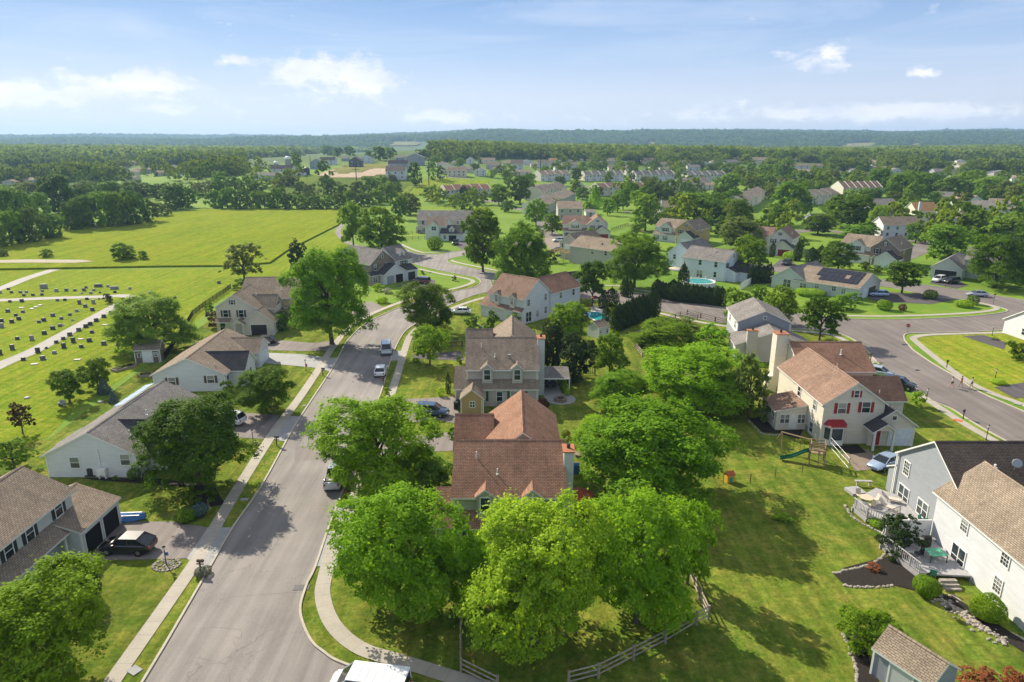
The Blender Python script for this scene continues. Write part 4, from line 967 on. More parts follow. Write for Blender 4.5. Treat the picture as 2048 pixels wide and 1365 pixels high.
h = House('house', 'white house with warm brown roof and two narrow dormers, at the curve of the street', 2.3, 136, -42, 'white', 'rust')
h.gable(-9.9, .3, 0, 9.0, 5.3, 8.75, 'x'); h.shed(-10.0, -.45, .02, .31, 2.7, 3.3, 'f'); h.gable(-11.8, -.4, -9.6, 6, 2.7, 4.8, 'x', cap=False)
h.gable(-8.1, 8.6, .3, 19, 5.3, 7.9, 'y', roof='red_brown'); h.gable(-12.4, 10, -7.8, 17, 4.4, 6.6, 'x')
for x in (-7.4, -3.0): h.gable(x - .65, -.1, x + .65, 2, 5.4, 6.0, 'y', z0=3.1, oh=.2, rk=.15, cap=False, wall='cream'); h.win(x, -.1, 4.5, .75, 1.35, 'f', style='grid')
for p in ((1057, 606), (1091, 594), (1091, 620), (1074.5, 627)): h.wp(p, 'r', 0.0, .8, 1.35, style='grid')
h.wp((1057, 634), 'r', 0, 1.7, 2.0, style='slider'); h.win(.3, 12, 4.3, .8, 1.3, 'r'); h.win(.3, 16.5, 4.3, .8, 1.3, 'r'); h.pipe(-6, 2.9, 7.2, .7); h.corner([(0, .3)], 5.2); h.done()

h = House('house', 'long single-storey sage house with a field of black solar panels on its roof', 71.5, 166.5, -47, 'pale_grey', 'tan')
h.gable(-2.5, 2.3, 13, 16, 2.75, 5.5, 'x'); h.gable(-8.6, 2.28, .3, 17.5, 2.75, 5.55, 'y', roof='grey')
for p, w_ in (((1606, 572), 1.6), ((1634, 572), .9), ((1668, 577), .9), ((1687, 583), .9)): h.wp(p, 'f', 2.3, w_, 1.2, style='double')
h.wp((1574, 567), 'f', 2.28, 1.9, 1.9, style='slider'); h.panel(13, 6.5, 0, 2.6, 2.2, 'r', 'garage_white', 'garage_door'); h.panel(13, 10.8, 0, 4.6, 2.2, 'r', 'metal_dark', 'garage_door')
sl = (5.5 - 2.75) / 6.85
for i in range(8):
    for j in range(3):
        if (i == 0 and j == 0) or (i == 5 and j == 0 and 0): continue
        x0, y0 = 1.4 + i * 1.32, 3.6 + j * 1.78; z0 = 2.75 + (y0 - 2.3) * sl + .30; z1 = z0 + 1.72 * sl
        if i == 5 and j == 1: continue
        mb = MB(); q = [(x0, y0, z0), (x0 + 1.27, y0, z0), (x0 + 1.27, y0 + 1.72, z1), (x0, y0 + 1.72, z1)]
        mb.poly(q); mb.poly([(a, b, c - .05) for a, b, c in reversed(q)])
        for k in range(4): a, b = q[k], q[(k + 1) % 4]; mb.poly([a, (a[0], a[1], a[2] - .05), (b[0], b[1], b[2] - .05), b])
        mb.build('solar_panel', 'solar', h.root)
h.done()

h = House('house', 'pale blue two-storey house with grey roof behind the round above-ground pool', 56.9, 181, -46, 'white_blue', 'grey')
h.gable(-13, 0, 0, 9, 5.35, 7.9, 'x'); h.gable(-20.8, 4.5, -12.8, 17, 5.2, 8.3, 'y'); h.shed(-.02, 1.5, 2.6, 8, 2.6, 3.6, 'r', roof='dark'); h.gable(-2, 3.5, 5.2, 8.2, 2.7, 4.6, 'x', roof='dark')
for p in ((1400.5, 525), (1432, 529.5), (1430, 549.5)): h.wp(p, 'f', 0, .85, 1.4)
h.wp((1399, 548), 'f', 0, 1.7, 2.0, style='slider'); h.win(-18.5, 4.5, 4.2, .85, 1.3, 'f'); h.win(-14.5, 4.5, 4.2, .85, 1.3, 'f'); h.win(0, 4.5, 6.6, .6, .8, 'r'); h.win(0, 1.5, 4.3, .8, 1.3, 'r', 'green'); h.win(0, 7, 4.3, .8, 1.3, 'r', 'green'); h.vent(-4.5, 3.2, 7.1)
h.panel(5.2, 5.8, 0, 2.6, 2.1, 'r', 'garage_white', 'garage_door'); h.done()

h = House('house', 'grey-beige house with unfinished white-wrapped wall and raw timber porch frame', 23, 206.5, -45, 'taupe', 'tan')
h.gable(-7.2, 0, 9.5, 11, 5.35, 7.9, 'x'); h.gable(-15.2, 4.5, -6.9, 17, 5.2, 8.2, 'y', roof='grey_brown')
for p in ((1185, 504), (1211.5, 507)): h.wp(p, 'f', 0, .95, 1.4)
h.win(-14, 4.5, 4.3, .8, 1.3, 'f'); h.win(-8, 4.5, 4.3, .8, 1.5, 'f'); h.win(3.8, 2.2, 6.75, .7, .7, 'f', style='plain')
mb = MB(); mb.box(-13.2, 4.44, 2.7, -8.7, 4.49, 4.9); mb.build('wall_wrap', 'trim', h.root)
mb = MB()
for x in (-16, -12.5, -9): mb.box(x, -1, 0, x + .15, -.85, 2.8); mb.box(x, 4.2, 0, x + .15, 4.35, 2.8); mb.box(x, -1.2, 2.8, x + .15, 4.4, 3.0)
for y in (-1, 1.6, 4.2): mb.box(-16.3, y, 3.0, -8.6, y + .15, 3.2)
mb.build('porch_frame', 'wood_new', h.root); h.done()

h = House('house', 'stone-gabled house with white double garage and blue-grey roof near the cul-de-sac', -31.4, 176.6, 50, 'white', 'grey')
h.gable(-3.2, 4.8, 5.3, 19, 5.35, 8.6, 'y', wall='stone_wall'); h.gable(5.0, 4.6, 11, 13.4, 5.35, 8.5, 'x', wall='white'); h.gable(-1.2, 1.8, 6.4, 6.5, 2.75, 5.0, 'y', roof='dark'); h.shed(6.2, 1.8, 10.5, 4.7, 2.75, 3.9, 'f', roof='dark')
h.gable(7.4, 5.6, 9.6, 9, 7.0, 8.0, 'y', z0=5.6, oh=.2, rk=.15, cap=False); h.win(8.5, 5.6, 6.5, .8, 1.1, 'f'); h.shed(-4.6, 3.4, -1.4, 4.81, 2.6, 3.3, 'f', roof='dark', wall='brick_tan')
h.win(1.0, 4.8, 7.1, .5, 1.0, 'f'); h.win(-1.6, 4.8, 4.3, .9, 1.4, 'f', 'green'); h.win(2.4, 4.8, 4.4, .9, 1.4, 'f', 'green'); h.win(8.2, 4.6, 4.4, 1.6, 1.3, 'f', 'green', 'double'); h.win(-3, 3.4, 1.4, 1.3, 1.3, 'f', style='double')
h.panel(3.9, 1.8, 0, 2.5, 2.2, 'f', 'dark_inside', 'garage_shade_panel'); h.panel(8.3, 1.8, 0, 2.6, 2.2, 'f', 'shutter_black', 'garage_door'); h.panel(.9, 1.8, 0, 2.4, 2.1, 'f', 'siding_grey', 'porch_screen', frame=False); h.done()  # dark panel at the left bay paints the shade inside the garage

h = House('house', 'tan two-storey house with brown roof, brown shutters and one black garage door', -47.5, 129.4, 3, 'cream', 'grey_brown')
h.gable(-10, 0, 1.1, 10.2, 5.35, 7.75, 'y', rp=.333, ze2=2.85); h.gable(-4.7, -1.3, 1.15, 4, 2.75, 4.85, 'y'); h.gable(-5, 2.5, .45, 7.8, 4.6, 6.6, 'x', roof='tan')
h.gable(-8, 7.8, 2.2, 20, 5.35, 8.5, 'x', wall='tan_light'); h.shed(1.0, 7.0, 4.2, 10, 2.7, 3.6, 'r', wall='tan_light'); h.gable(2.1, 10, 10, 17, 2.75, 5.2, 'x', wall='tan_light')
h.gable(-6.1, -2.4, -4.3, .2, 2.6, 3.3, 'y', walls=False, cap=False); h._w(None).poly([(-6.1, -2.35, 2.6), (-4.3, -2.35, 2.6), (-5.2, -2.35, 3.3)])
for x in (-6.0, -4.4): h.post(x, -2.25, 0, 2.6)
h.wp((451.5, 627.5), 'f', 0, .9, 1.35, 'brown'); h.wp((482.5, 627.5), 'f', 0, .9, 1.35, 'brown'); h.wp((464, 605), 'f', 0, .5, .85, 'brown'); h.win(.45, 5.2, 5.3, 1.7, 1.3, 'r', 'brown', 'double')
h.win(1.15, 1.2, 1.4, .8, 1.3, 'r', 'brown'); h.win(1.15, 5.4, 1.4, .8, 1.3, 'r', 'brown'); h.win(-9, 0, 1.4, 1.0, 1.5, 'f'); h.shed(-10, -.9, -7.3, .02, 2.6, 3.1, 'f', walls=False)
h.panel(-1.7, -1.3, 0, 3.0, 2.1, 'f', 'garage_black', 'garage_door'); h.panel(-4.85, 0, 0, .9, 2.0, 'f', 'door_red', 'door'); h.pipe(-3.6, 5, 6.6); h.pipe(0, 10, 6.6, .7); h.pipe(-2.6, 1.2, 4.4); h.corner([(-10, 0), (1.12, -1.3)], 2.6); h.done()

def lmodel(label, x, y, ang, wall, roof, sh='green', gw='garage_white', mir=False, wing=None, groof='dark', lod=1, z=0., garage=True, wide=18, group=None):
    """two-storey house of the estate: long ridge, cross gable, low garage, big front dormer"""
    h = House('house', label, x, y, ang, wall, roof, lod, group=group, z=z)
    W_ = wide; mx = (lambda a, b: (W_ - b, W_ - a)) if mir else (lambda a, b: (a, b)); m1 = lambda a: W_ - a if mir else a
    a, b = mx(0, 10.2); h.gable(a, 1.0, b, 11, 5.3, 8.0, 'x'); a, b = mx(9.4, 17.4); h.gable(a, -.4, b, 12, 5.3, 8.3, 'y', wall=wing)
    a, b = mx(0, 9.5); h.shed(a, -.2, b, 1.01, 2.75, 3.6, 'f'); a, b = mx(2.2, 7.4); h.gable(a, .3, b, 5, 5.3, 7.0, 'y', z0=3.0, oh=.25)
    if garage:
        a, b = mx(12, 18.2); h.gable(a, -4, b, 1, 2.75, 4.9, 'y', roof=groof); h.panel(m1(15.7), -4, 0, 3.6, 2.1, 'f', gw, 'garage_door')
        a, b = mx(10.6, 12.4); h.gable(a, -2.6, b, -.2, 2.5, 3.2, 'y', walls=False, cap=False); h.post(m1(10.7), -2.5, 0, 2.5)
    h.win(m1(4.8), .3, 4.5, 2.0, 1.3, 'f', sh, 'double')
    for q in (11.4, 14.6): h.win(m1(q), -.4, 4.3, .95, 1.35, 'f', sh)
    h.win(m1(13.4), -.4, 6.7, .55, .9, 'f', sh); h.win(m1(1.6), -.2, 1.4, .9, 1.4, 'f', sh); h.win(m1(5.2), -.2, 1.4, .9, 1.4, 'f', sh)
    for zz in (1.5, 4.3):
        h.win(m1(0), 5.5, zz, .85, 1.3, 'r' if mir else 'l'); h.win(m1(17.4), 4.5, zz, .85, 1.3, 'l' if mir else 'r')
    h.pipe(m1(6), 4.2, 7.0, .6); h.pipe(m1(16.2), 5, 6.4, .6)
    h.done(); return h
lmodel('white house with rust-red roof, red gable shutters and dark red garage door', 20.0, 269.8, -4, 'cream', 'rust', 'brown', 'garage_red', wide=19)
lmodel('tan stone house with brown roof and green shutters next to the dark yard trees', 54.0, 262, -40, 'pale_grey', 'tan', 'green', wing='tan', wide=18)
lmodel('cream house with orange-brown roof and red garage beside tall arborvitae', 78.5, 236.5, -32, 'cream', 'rust', 'black', 'garage_red', wide=17)
lmodel('grey stone-gabled house with bay window, seen right of the solar-roofed house', 103.5, 215.5, -46, 'white', 'tan', 'black', wing='stone_wall', wide=18)
h = House('house', 'small white house with brown roof and open black garage by the upper street', -33.4, 264.5, -5, 'white', 'grey_brown', 1)
h.gable(0, 0, 8.4, 9.5, 5.35, 8.3, 'x'); h.gable(1.6, -.7, 5.4, 3, 5.4, 7.0, 'y', cap=False); h.gable(6.4, -2.6, 15, 6, 2.75, 5.4, 'x', roof='dark'); h.gable(9.6, -1.9, 11.5, 1.5, 4.4, 5.3, 'y', z0=3, oh=.2, rk=.15, cap=False)
h.win(3.5, -.7, 4.4, 1.7, 1.4, 'f', style='double'); h.win(10.5, -1.9, 3.9, .8, 1.0, 'f'); h.win(0, 4.5, 4.3, .9, 1.3, 'l'); h.win(8.0, -2.6, 1.4, .9, 1.4, 'f'); h.panel(11, -2.6, 0, 2.9, 2.1, 'f', 'dark_inside', 'garage_shade_panel'); h.pipe(5, 3, 7.2); h.done()  # garage interior shade is a flat near-black panel
h = House('house', 'wide grey-roofed twin house with lattice porch behind the white one', -39.5, 287, -3, 'taupe', 'grey', 1)
h.gable(0, 0, 28, 12, 5.2, 8.4, 'x'); h.gable(0, -3, 4.5, .2, 2.6, 3.4, 'y', cap=False); h.chimney(4.6, -.7, 5.6, .3, 8.6, 'pale_grey')
for x in (2.4, 8, 12, 17, 22, 26): h.win(x, 0, 4.2, .95, 1.3, 'f')
for x in (1.4, 3.2): h.win(x, -3, 1.4, 1.1, 1.5, 'f', style='double')
for x in (9, 11.5, 16): h.pipe(x, 4, 7.3, .6)
h.done()
h = House('house', 'dark-roofed house with black double garage at the upper right street', 116.5, 188, -42, 'pale_grey', 'grey', 1)
h.gable(0, 0, 7.5, 16, 2.9, 5.6, 'y'); h.panel(3.7, 0, 0, 5.2, 2.3, 'f', 'garage_black', 'garage_door'); h.win(0, 6, 1.5, 1, 1.3, 'l'); h.gable(7, 5, 16, 15, 5.2, 8, 'x'); h.done()
h = House('house', 'low white-sided house with brown roof entering the frame at the right', 97.5, 121, 4, 'white', 'red_brown', 0)
h.gable(0, 0, 12, 9, 2.8, 5.4, 'x', rp=.5); h.win(2, 0, 1.5, 1.6, 1.3, 'f', 'red', 'double'); h.win(0, 4, 1.5, .9, 1.2, 'l'); h.done()
# sheds
def shed_b(label, x, y, ang, w, d, ze, zr, wall, roof, door='door_white', ax='x', win=True, name='garden_shed'):
    h = House(name, label, x, y, ang, wall, roof, 0, cat='shed')
    h.gable(0, 0, w, d, ze, zr, ax, oh=.18, rk=.15); 
    if door: h.panel(w / 2, 0, .05, min(1.5, w * .4), min(1.9, ze - .2), 'f', door, 'door')
    if win: h.win(w * .17, 0, ze * .62, .45, .6, 'f'); h.win(w * .83, 0, ze * .62, .45, .6, 'f')
    h.corner([(0, 0), (w, 0)], ze - .1); h.done(); return h
shed_b('dark brown shed with white double doors beside the big willow', -63.9, 110.4, 8, 4.0, 2.6, 2.3, 3.5, 'brown', 'grey_brown')
shed_b('small white pool shed with grey roof next to the arborvitae wall', 16.5, 125.2, 35, 2.6, 3.2, 2.2, 3.1, 'white', 'tan', None, ax='x')
shed_b('blue-grey shed with dark roof and green door behind the brown-roofed house', 13.2, 170.0, 30, 5.0, 4.2, 2.6, 4.0, 'pale_grey', 'dark', 'shutter_green')
h = House('garden_shed', 'tan little shed with one square window beside the driveway', -5.45, 89.6, 0, 'tan', 'tan', 0, cat='shed', absolute=True)
h.gable(-7.0, 87.6, -3.95, 90.1, 2.35, 3.6, 'y', oh=.2, rk=.25); h.win(-5.45, 87.6, 1.5, .6, .8, 'f', style='double'); h.corner([(-7, 87.6), (-3.95, 87.6)], 2.2); h.done()
h = House('garden_shed', 'grey vinyl shed with tan shingle roof at the bottom right', 25.3, 39.7, -61, 'grey', 'tan', 0, cat='shed')
h.gable(0, 0, 3.9, 3.0, 2.2, 3.3, 'x', oh=.2, rk=.15); h.corner([(0, 0), (4.2, 0)], 2.1); h.panel(2, 0, .05, 1.5, 1.85, 'f', 'siding_pale_grey', 'door'); h.done()
# ------------------------------------------------------------------ vehicles
def cpx(label, p, ang, kind, paint, group=None, z=.03):
    x, y = G(*p); return car(label, x, y, ang, kind, paint, z, group)
cpx('white cargo van with ribbed roof parked at the bottom corner of the street', (738, 1396), 171, 'van', 'white')
cpx('silver pickup truck parked at the kerb, half under the maple by the road', (673, 962), 94, 'pickup', 'silver')
cpx('silver-white minivan parked facing the camera on the curving street', (773, 705), -79, 'minivan', 'silver')
cpx('white sedan parked on the street behind the silver-white minivan', (762, 748), 95, 'sedan', 'white')
cpx('shiny black crossover parked outside the open double garage', (258, 1102), 178, 'crossover', 'black')
cpx('black sedan parked in front of the black garage door of the tan house', (527, 687), 182, 'sedan', 'black')
cpx('pale silver car poking out behind the round maple on the left drive', (456, 848), 168, 'suv', 'white')
cpx('dark blue car parked on the brown drive beside the tan shed', (864, 831), -10, 'suv', 'blue')
cpx('white sedan parked by the shrubs of the warm-brown-roofed house', (921, 628), 178, 'sedan', 'white')
cpx('light blue-silver car with its nose out on the pavers of the red-shuttered house', (1768, 934), 210, 'sedan', 'light_blue')
cpx('silver estate car parked on the dark drive of the solar-roofed house', (1756, 593), 170, 'wagon', 'light_blue')
cpx('silver sedan parked along the kerb of the upper right street', (1953, 593), 166, 'sedan', 'silver')
cpx('white car parked on the left half of the dark garage drive', (1877, 564), 215, 'suv', 'white')
cpx('black car parked on the right half of the dark garage drive', (1902, 567), 200, 'suv', 'black')
cpx('maroon car parked beside the stone-gabled house', (843, 567), 160, 'minivan', 'maroon')
cpx('black open-top off-roader outside the small white house garage', (911, 490), -100, 'jeep', 'black')
cpx('white car parked left of the red-shrub house, upper of two', (1117, 484), 200, 'suv', 'white')
cpx('dark green car parked by the timber porch frame', (1116, 503), 190, 'sedan', 'green')
cpx('silver car parked behind the large rust roof on the right street', (1757, 752), -42, 'wagon', 'silver')
cpx('black car parked behind the garage roof on the right street', (1797, 776), -42, 'suv', 'black')
cpx('dark car parked before the dark red garage beside the arborvitae', (1573, 530), 230, 'suv', 'black')
# tarp-covered boat
x, y = G(258, 1040); b = MB(); P = [(-1.7, .1), (-1.5, .62), (-.4, .72), (.7, .6), (1.7, .12)]
for i in range(len(P) - 1):
    (a, w0), (c, w1) = P[i], P[i + 1]
    b.poly([(a, -w0, .15), (c, -w1, .15), (c, -w1 * .5, .55), (a, -w0 * .5, .62)]); b.poly([(a, -w0 * .5, .62), (c, -w1 * .5, .55), (c, 0, .8 - .02 * i), (a, 0, .8)])
    b.poly([(a, w0, .15), (c, w1, .15), (c, w1 * .5, .55), (a, w0 * .5, .62)]); b.poly([(a, w0 * .5, .62), (c, w1 * .5, .55), (c, 0, .8 - .02 * i), (a, 0, .8)])
o = b.build('covered_boat', 'canvas_blue', None, (x, y, 0), R(4)); tag(o, 'small boat under a blue and white tarpaulin beside the open garage', 'boat')
q = MB()
for yy in (-.3, .32): q.box(-1.5, yy - .07, .615, 1.2, yy + .07, .645)
q.box(-1.2, -.1, 0, -1.0, .1, .2).box(.9, -.1, 0, 1.1, .1, .2); q.build('stripe', 'trim', o)
# ------------------------------------------------------------------ mail boxes, lamps, signs
def mailbox(p, ang, label, m='black', bush=None):
    x, y = G(*p); r = empty('mailbox', (x, y), R(ang), label, 'mailbox', 'mailboxes at the kerb')
    MB().box(-.05, -.05, 0, .05, .05, 1.1).box(-.05, -.35, .85, .05, .3, .93).build('post', 'wood_dark', r)
    b = MB(); n = 8; sec = [(-.11, 0), (.11, 0), (.11, .14), (.07, .22), (-.07, .22), (-.11, .14)]
    i = len(b.v); b.v += [(a, -.38, 1.1 + c) for a, c in sec] + [(a, .2, 1.1 + c) for a, c in sec]
    for k in range(6): b.f.append((k, (k + 1) % 6, 6 + (k + 1) % 6, 6 + k)); b.m.append(0)
    b.f.append(tuple(range(6))); b.m.append(0); b.f.append(tuple(range(6, 12))); b.m.append(0)
    b.build('box', m, r); MB().box(.115, -.3, 1.15, .13, -.1, 1.32).build('flag', 'sign_red', r)
mailbox((402, 1146), 86, 'brown mailbox in lavender at the open-garage drive', 'wood_dark'); mailbox((554, 892), 86, 'black mailbox by the drive of the grey-roofed white house'); mailbox((646, 752), 86, 'black mailbox with a small timber edging by the pale concrete drive')
mailbox((767, 772), -90, 'black mailbox at the right kerb below the white sedan'); mailbox((697, 1003), -90, 'black mailbox under the maple near the silver pickup'); mailbox((708, 662), 70, 'black mailbox in the shade of the tall maple by the tan house')
mailbox((1893, 736), 130, 'black mailbox on the verge of the big corner lawn'); mailbox((1926, 838), -50, 'dark mailbox on a slanted post above the orange marker'); mailbox((1741, 722), -50, 'mailbox in a clump of plants by the road shade patch', 'wood_dark')
mailbox((1891, 576), 150, 'mailbox at the end of the dark garage drive')
def lamp(p, h, label, ring=None):
    x, y = G(*p); r = empty('yard_lamp', (x, y), 0, label, 'lamp post', 'lamp posts in the front yards')
    MB().cyl(0, 0, 0, h - .3, .045, 8, 0).cyl(0, 0, 0, .12, .09, 8).build('post', 'black', r)
    MB().cyl(0, 0, h - .3, h - .05, .09, 6, 0, .14).build('lantern', 'lamp_clear', r); MB().cyl(0, 0, h - .05, h + .08, .17, 6, 0, .02).build('cap', 'black', r)
    if ring:
        for k in range(22):
            a = k / 22 * 6.283; rr = random.uniform(.10, .16); MB().ball((math.cos(a) * ring, math.sin(a) * ring * .8, .05), rr, 0, 6, .5).build('edging_stone', 'stone', r) if k % 2 == 0 or ring > 1 else 0
    return r
lamp((333, 1131), 1.9, 'black lamp post with small sign in an oval bed of river stones', 1.15); lamp((507, 889), 1.95, 'black lamp post in a round ring of pale stones', .7); lamp((612, 742), 1.9, 'black lamp post with a pink pennant beside the pale concrete drive')
lamp((1989, 763), 2.0, 'black lamp post among pale plants on the big corner lawn'); lamp((1853, 800), 1.7, 'short lamp post by the pavement of the red-shuttered house'); lamp((1972, 880), 2.0, 'black lamp post by the pavement at the right frame edge')
lamp((1984, 672), 2.0, 'slim black lamp post on the verge beside the low white house'); lamp((827, 700), 2.0, 'white-topped lamp post beside the second drive right of the street')
x, y = G(333, 1131); mb = MB()
for k in range(150):
    a, r_ = random.uniform(0, 6.28), math.sqrt(random.random()); mb.ball((x + math.cos(a) * r_ * 1.1, y + math.sin(a) * r_ * .9, .05), random.uniform(.05, .11), 0, 6, .6)
tag(mb.build('river_stones', 'stone'), 'bed of mixed river stones', 'stones', kind='stuff')
tag(MB().box(x + .02, y - .03, 1.0, x + .34, y - .01, 1.35).build('yard_sign', 'canvas_blue'), 'small blue banner hanging on the lamp post in river stones', 'sign')
x, y = G(612, 742); tag(MB().box(x + .03, y - .01, .7, x + .28, y + .01, 1.2).build('pennant', 'flag_red'), 'pink pennant on the lamp post by the pale drive', 'flag')
x, y = G(1813, 675); r = empty('stop_sign', (x, y), R(-35), 'red octagonal stop sign at the corner of the two streets', 'sign')
MB().box(-.03, -.03, 0, .03, .03, 2.5).build('post', 'metal_grey', r)
oc = [(math.cos(R(22.5 + 45 * k)) * .4, math.sin(R(22.5 + 45 * k)) * .4) for k in range(8)]
b = MB(); b.poly([(a, -.05, 2.35 + c) for a, c in oc]); b.poly([(a * .93, -.056, 2.35 + c * .93) for a, c in oc], 1); b.poly([(a, -.03, 2.35 + c) for a, c in reversed(oc)], 0); b.build('sign_plate', ['trim', 'sign_red'], r, fixn=False)
def textob(s, size, loc, rot, mat, parent, name='lettering'):
    cu = bpy.data.curves.new(name, 'FONT'); cu.body = s; cu.size = size; cu.align_x = 'CENTER'; cu.align_y = 'CENTER'; cu.extrude = .003; cu.materials.append(M[mat])
    t_ = bpy.data.objects.new('t', cu); COL.objects.link(t_); bpy.context.view_layer.update(); me = bpy.data.meshes.new_from_object(t_.evaluated_get(bpy.context.evaluated_depsgraph_get())); bpy.data.objects.remove(t_)
    o = bpy.data.objects.new(name, me); o.location = loc; o.rotation_euler = rot; return link(o, parent)
textob('STOP', .26, (0, -.064, 2.35), (math.pi / 2, 0, 0), 'trim', r)
def pole(p, h, label, m='metal_grey', name='street_pole', plate=None):
    x, y = G(*p); r = empty(name, (x, y), 0, label, 'pole'); MB().cyl(0, 0, 0, h, .04, 6).build('post', m, r)
    if plate: MB().box(-.3, -.02, h - .25, .3, .02, h).build('plate', plate, r)
pole((897, 518), 2.6, 'street name post at the upper street mouth', 'metal_grey', 'street_sign', 'metal_grey'); pole((1986, 610), 2.6, 'sign post on the tip of the rounded lawn', 'metal_dark', 'street_sign', 'metal_dark')
x, y = G(839, 541); r = empty('flagpole', (x, y), 0, 'short flagpole with red and white flag by the stone-gabled house', 'flagpole'); MB().cyl(0, 0, 0, 4.2, .04, 6).build('pole', 'trim', r); MB().box(.05, -.01, 2.9, .8, .01, 3.6).build('flag', 'flag_red', r); MB().box(.05, -.016, 3.05, .8, .016, 3.15).box(.05, -.016, 3.32, .8, .016, 3.42).build('flag_stripe', 'trim', r)
# small street ironware
def flat(name, label, cat, p, w, d, ang, m, z=.06):
    x, y = G(*p); o = MB().box(-w / 2, -d / 2, 0, w / 2, d / 2, z).build(name, m, None, (x, y, .02), R(ang)); return tag(o, label, cat)
flat('storm_drain', 'dark iron storm drain grate in the gutter', 'drain', (603, 1176), .7, 1.3, 92, 'metal_dark', .03); flat('utility_hatch', 'pale utility box lid in the verge at the bottom left', 'utility lid', (269, 1342), .7, .9, 60, 'concrete_grey', .05)
flat('utility_hatch', 'pale utility box lid in the verge under the maple shade', 'utility lid', (489, 1000), .5, .8, 90, 'concrete_grey', .05); flat('utility_hatch', 'small pale lid in the verge left of the long straight road', 'utility lid', (608, 812), .35, .5, 90, 'concrete_grey', .05); flat('manhole', 'round-looking dark manhole cover in the right street', 'manhole', (1835, 741), .8, .7, 10, 'metal_dark', .01)
flat('storm_drain', 'storm drain at the foot of the stop sign kerb', 'drain', (1811, 690), .7, 1.2, 80, 'metal_dark', .05); flat('welcome_mat', 'orange marker mat on the pavement below the slanted mailbox', 'mat', (1916, 842), 1.0, .8, -40, 'plastic_orange', .05); flat('utility_hatch', 'pale utility lid in the far right verge', 'utility lid', (2035, 809), .8, .9, 40, 'concrete_grey', .09)
x, y = G(721, 625); tag(MB().box(x - .45, y - .4, 0, x + .45, y + .4, .9).box(x - .4, y - .35, .9, x + .4, y + .35, .97).build('utility_cabinet', 'metal_grey'), 'grey utility cabinet on the small lawn between the curved drives', 'utility box')
# ------------------------------------------------------------------ fences
def fence(name, label, P, h, rails, mat, post=.07, gap=2.6, picket=None, closed=False, rail=.05):
    x0, y0 = P[0]; r = empty(name, (x0, y0), 0, label, 'fence'); rb = MB(); pm = MB().box(-post, -post, 0, post, post, h + .08).mesh('post', mat); pk = MB()
    for i in range(len(P) - 1):
        a = Vector(P[i]) - Vector((x0, y0)); b = Vector(P[i + 1]) - Vector((x0, y0)); L = (b - a).length; n = max(1, round(L / gap)); d = (b - a).normalized(); ang = math.atan2(d.y, d.x)
        for k in range(n + (i == len(P) - 2)):
            q = a + d * (L * k / n); objm('post', pm, r, (q.x, q.y, 0), ang)
        for zr in rails:
            rb.tube([(a.x, a.y, zr), (b.x, b.y, zr)], rail, 4)
        if picket:
            m = int(L / picket)
            for k in range(m):
                q = a + d * (L * (k + .5) / m); pk.box(q.x - .03, q.y - .03, .08, q.x + .03, q.y + .03, h)
    rb.build('rails', mat, r)
    if picket: pk.build('pickets', mat, r)
    return r
SR = (.35, .75, 1.15)
fence('split_rail_fence', 'grey split-rail fence round the near corner yard under the lime tree', px([(1137, 1372), (1196, 1357), (1266, 1321), (1330, 1288), (1392, 1251), (1416, 1239), (1398, 1200), (1378, 1150), (1362, 1095)]), 1.2, SR, 'wood_fence', .08, 2.7, rail=.07)
fence('split_rail_fence', 'grey split-rail fence running from the pavement up between the two near trees', px([(995, 1382), (922, 1345), (922, 1250), (924, 1165), (925, 1105)]), 1.2, SR, 'wood_fence', .08, 2.7, rail=.07)
fence('split_rail_fence', 'weathered rail fence curving behind the bright green trees', px([(1395, 640), (1360, 634), (1320, 654), (1285, 667), (1268, 684), (1272, 700), (1284, 715)]), 1.1, SR, 'wood_fence', .08, 2.7, rail=.07)
fence('split_rail_fence', 'dark rail fence along the cross street above the garden', px([(1374, 630), (1401, 637), (1430, 645), (1458, 652), (1462, 668)]), 1.1, SR, 'wood_dark', .08, 2.7)
fence('iron_fence', 'black fence along the edge of the cemetery lawn', px([(330, 720), (372, 656), (386, 632), (412, 612), (447, 589), (462, 578)]), 1.25, (.2, 1.15), 'black', .045, 2.4, .35, rail=.025)
fence('rail_fence', 'dark rail fence behind the small white house', px([(800, 470), (860, 466), (862, 478), (812, 480)]), 1.2, SR, 'wood_dark', .07, 2.6)
fence('rail_fence', 'brown rail fence in the yard of the red-roofed white house', px([(1222, 463), (1255, 452), (1290, 470)]), 1.3, (.4, .9, 1.25), 'wood_dark', .07, 2.6)
fence('chain_link_fence', 'metal chain-link fence beside the wooden playset', px([(1646, 880), (1664, 900), (1697, 938)]), 1.3, (.1, .7, 1.3), 'metal_grey', .035, 2.2, rail=.025)
fence('wire_fence', 'thin wire fence with slim posts across the back lawn', px([(1446, 968), (1500, 968), (1550, 955), (1604, 946), (1650, 940), (1697, 938)]), 1.1, (.6, 1.1), 'wood_dark', .03, 3.6, rail=.009)
fence('board_fence', 'dark board fence behind the patio and fire pit', px([(1084, 752), (1130, 752), (1190, 750)]), 1.5, (.3, 1.4), 'wood_dark', .07, 2.4, .28)
fence('vinyl_fence', 'white vinyl fence panel beside the long sage house', px([(1481, 580), (1502, 568)]), 1.7, (.2, 1.6), 'trim', .08, 2.0, .12)
fence('picket_fence', 'low dark fence crossing the lawn beside the street tree', px([(832, 700), (880, 697), (925, 694)]), 1.1, (.3, 1.0), 'wood_dark', .06, 2.4, .4)
